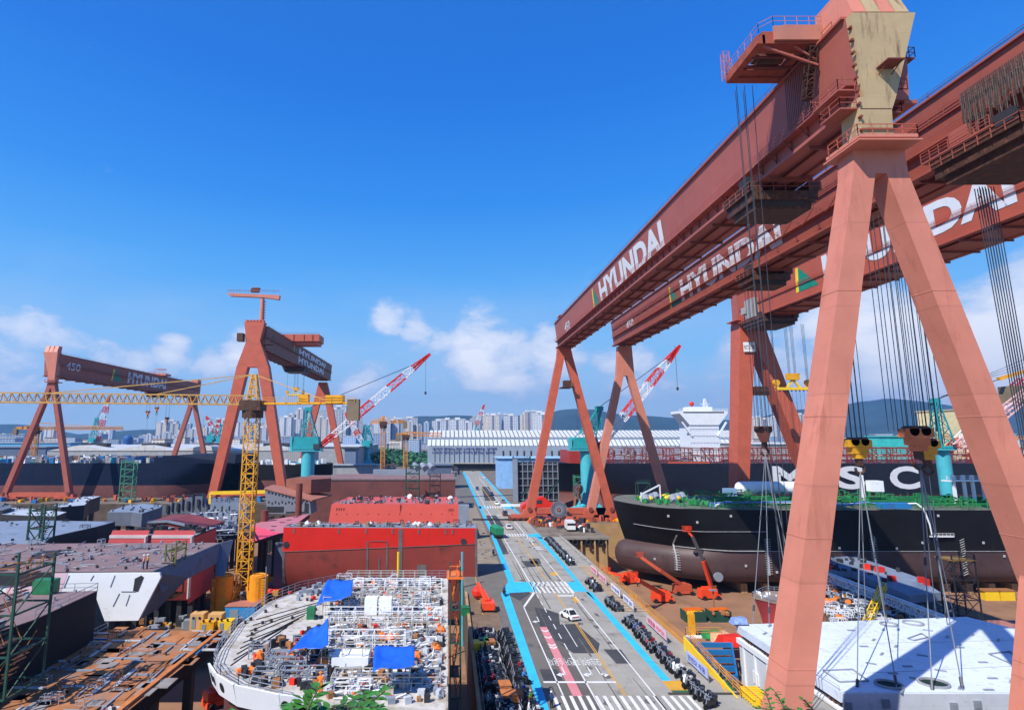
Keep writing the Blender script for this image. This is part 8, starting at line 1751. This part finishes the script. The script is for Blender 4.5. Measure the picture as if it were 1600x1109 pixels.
mb = MB(); q = PZ(405, 955, -11); mb.hexa([(q.x - 3, q.y - 6, -8.5), (q.x - 2, q.y - 6, -8.5), (q.x + 8, q.y + 12, -6.5), (q.x + 2, q.y + 12, -6.5)], [(q.x - 3, q.y - 6, -8.2), (q.x - 2, q.y - 6, -8.2), (q.x + 8, q.y + 12, -6.2), (q.x + 2, q.y + 12, -6.2)]); tag(mb.build('red_gangway', red_p), 'bright red sloping gangway plate right of the blue container', 'gangway')
r = thing('yellow_pipe_bar', 'long bright yellow horizontal bar across the feet of the left cranes', 'pipe bar', (-110, 256, 1)); mb = MB(); a, b = PY(329, 770, 256), PY(415, 768, 256); mb.bar(a, b, 1.4); mb.bar(a, (a.x, 256, .0), 1.0); mb.build('bar', yellow_b, r)
r = thing('shore_post', 'tall thin light blue post standing between the red hull and the white deck', 'post', (3, 88, -11)); p = PZ(722.5, 950, -4); mb = MB(); mb.bar((p.x, p.y, -11), (p.x, p.y, PY(722, 862, p.y).z), .42, n=8); mb.build('pole', teal_l, r)
r = thing('shore_post', 'short bright yellow post standing in front of the red hull', 'post', (-9, 90, -11)); p = PZ(622, 905, 5); mb = MB(); mb.bar((p.x, p.y, -9), (p.x, p.y, PY(622, 862, p.y).z), .45, n=8); mb.build('pole', yellow_b, r)
r = thing('lamp_pole', 'thin grey pole beside the red gangway', 'pole', (-40, 95, -11)); p = PZ(413, 955, -4); mb = MB(); mb.bar((p.x, p.y, -11), (p.x, p.y, PY(416, 885, p.y).z), .22, n=6); mb.build('pole', steel_grey, r)
for k, (x, h) in enumerate(((468, 755), (414, 797))): p = PY(x, h, 190 - 20 * k); r = thing('vent_post', 'thick red post %s' % ('beside the light teal column' if k == 0 else 'behind the pink deck panel'), 'post', (p.x, p.y, -11)); mb = MB(); mb.cyl((p.x, p.y, -11), (p.x, p.y, p.z), 1.1, n=12); mb.build('post', crane_dark, r)
# dock edge left of the road: parked gear
for k, (x, y, m, lab) in enumerate(((756, 1013, green_p, 'green lidded box among the motorcycles'), (766, 1015, wood, 'brown crate beside the green lidded box'), (789, 1085, mat('rust_orange', (1, 1, 1)), 'rusty orange crate at the foot of the motorcycle rows'), (800, 1100, mat('rust_orange', (1, 1, 1)), 'pair of rusty orange boxes at the bottom edge'), (748, 1017, yellow_b, 'small yellow box on the dock kerb'), (727, 960, green_p, 'green bin beside the stair tower with the orange top'), (757, 948, wood, 'tall brown board standing by the red lift'))):
    p = PZ(x, y); w = 1.3 if k != 3 else 2.4
    r = thing('crate', lab, 'crate', (p.x, p.y, 0)); mb = MB(); mb.box((p.x, p.y, .65), (w, 1.5, 1.2 if k != 6 else 1.2), .1); mb.build('box', m, r); mb = MB(); mb.box((p.x, p.y, 1.3), (w + .1, 1.6, .08), .1); mb.build('lid', m if k > 0 else green_b, r)
r = thing('kerb_wall', 'low tan kerb wall with worn edge along the left dock beside the motorcycles', 'kerb wall', (3.5, 80, 0)); mb = MB(); mb.bb(3.25, 3.7, 30, 112, 0, .45); mb.build('wall', tan_wall, r); mb = MB(); mb.rail([(4.0, 56, .02), (4.0, 92, .02)], .5, .03, 3, 1); mb.build('line_rail', off_white, r)
p = PZ(1180, 1096, 0); r = thing('cable_ladder', 'bright yellow plastic rack standing on the ground left of the near leg', 'rack', tuple(p)); mb = MB()
for k in range(7):
    for s_ in (0, 1): mb.box((p.x + s_ * 1.0 - .5, p.y - 1.6 + k * .5, .6), (.9, .18, .9)); 
mb.bar((p.x - 1, p.y - 1.8, 1.0), (p.x - 1, p.y + 1.6, 1.0), .15); mb.bar((p.x + 1.0, p.y - 1.8, 1.0), (p.x + 1.0, p.y + 1.6, 1.0), .15); mb.bar((p.x, p.y - 1.8, 1.0), (p.x, p.y + 1.6, 1.0), .15); mb.build('rack_frame', yellow_b, r)
# ---------------------------------------------------------------- foliage tops rising into the bottom edge
def tree(lab, base, tips, seed, leafL):
    rr = random.Random(seed); r = thing('tree', lab, 'tree', tuple(base)); b = Vector(base); tr = MB(); lf = MB()
    top = Vector((base[0], base[1], min(t[2] for t in tips) - 3.5)); tips = [(t[0], t[1], t[2] - .22) for t in tips]; tr.cyl(b, top, .28, .12, 10)
    for t in tips:
        t = Vector(t); m = top.lerp(t, .5) + Vector((0, 0, -.3)); pts = [top, m, t]; tr.bar(top, m, .09, n=6); tr.bar(m, t, .045, n=5)
        for tw in range(6):
            a = m.lerp(t, .35 + .13 * tw); d = Vector((rr.uniform(-1, 1), rr.uniform(-.6, .8), rr.uniform(-.2, .3))).normalized() * rr.uniform(.4, .8); e = a + d; tr.bar(a, e, .02, n=4)
            for k in range(7):
                f = (k + 1) / 7; q = a.lerp(e, f)
                for s_ in (-1, 1):
                    ld = (d.normalized() * .5 + Vector((rr.uniform(-.4, .4), rr.uniform(-.4, .4), rr.uniform(-.3, .4))) + d.normalized().cross(Vector((0, 0, 1))) * s_).normalized() * leafL * rr.uniform(.7, 1.15)
                    sd = ld.cross(Vector((rr.uniform(-.2, .2), rr.uniform(-.2, .2), 1))).normalized() * leafL * .23; dn = Vector((0, 0, -leafL * .12))
                    lf.face([q, q + ld * .35 + sd, q + ld * .75 + sd * .7 + dn * .5, q + ld + dn]); lf.face([q, q + ld + dn, q + ld * .75 - sd * .7 + dn * .5, q + ld * .35 - sd])
    tr.build('trunk', bark, r); lf.build('crown', leaf_m, r)
rr = random.Random(2)
tips = [tuple(PY(x, y, 12 + rr.uniform(-.6, .6))) for x, y in ((430, 1102), (445, 1096), (460, 1092), (478, 1094), (495, 1098), (515, 1093), (530, 1090), (545, 1086), (560, 1092), (575, 1088), (590, 1094), (420, 1108), (505, 1106), (540, 1104), (570, 1106))]
tree('green leafy tree top rising into the bottom edge in front of the white deck', (PY(505, 1100, 12).x, 12.2, 0), tips, 4, .30)
tips = [tuple(PY(x, y, 12 + rr.uniform(-.4, .4))) for x, y in ((1222, 1088), (1230, 1098), (1250, 1100), (1262, 1094), (1274, 1096), (1212, 1108), (1240, 1108))]
tree('sparse green twigs at the bottom edge in front of the near crane leg', (PY(1245, 1100, 12).x, 12.2, 0), tips, 9, .15)
# ---------------------------------------------------------------- haze
def haze():
    mb = MB(); mb.bb(-6000, 9000, -60, 8200, -12, 620)
    o = mb.build('haze', None); o.data.materials.clear()
    m = bpy.data.materials.new('haze_air'); m.use_nodes = True; nt = m.node_tree; nt.nodes.clear()
    out = nt.nodes.new('ShaderNodeOutputMaterial'); v = nt.nodes.new('ShaderNodeVolumePrincipled'); v.inputs['Color'].default_value = (.25, .55, 1, 1); v.inputs['Density'].default_value = HAZE; v.inputs['Anisotropy'].default_value = .2
    nt.links.new(v.outputs[0], out.inputs['Volume']); o.data.materials.append(m); o['kind'] = 'stuff'; o['label'] = 'pale blue haze over the yard and the distant hills'; o['category'] = 'haze'
    m.cycles.homogeneous_volume = True if hasattr(m.cycles, 'homogeneous_volume') else None
HAZE = .0001
haze()
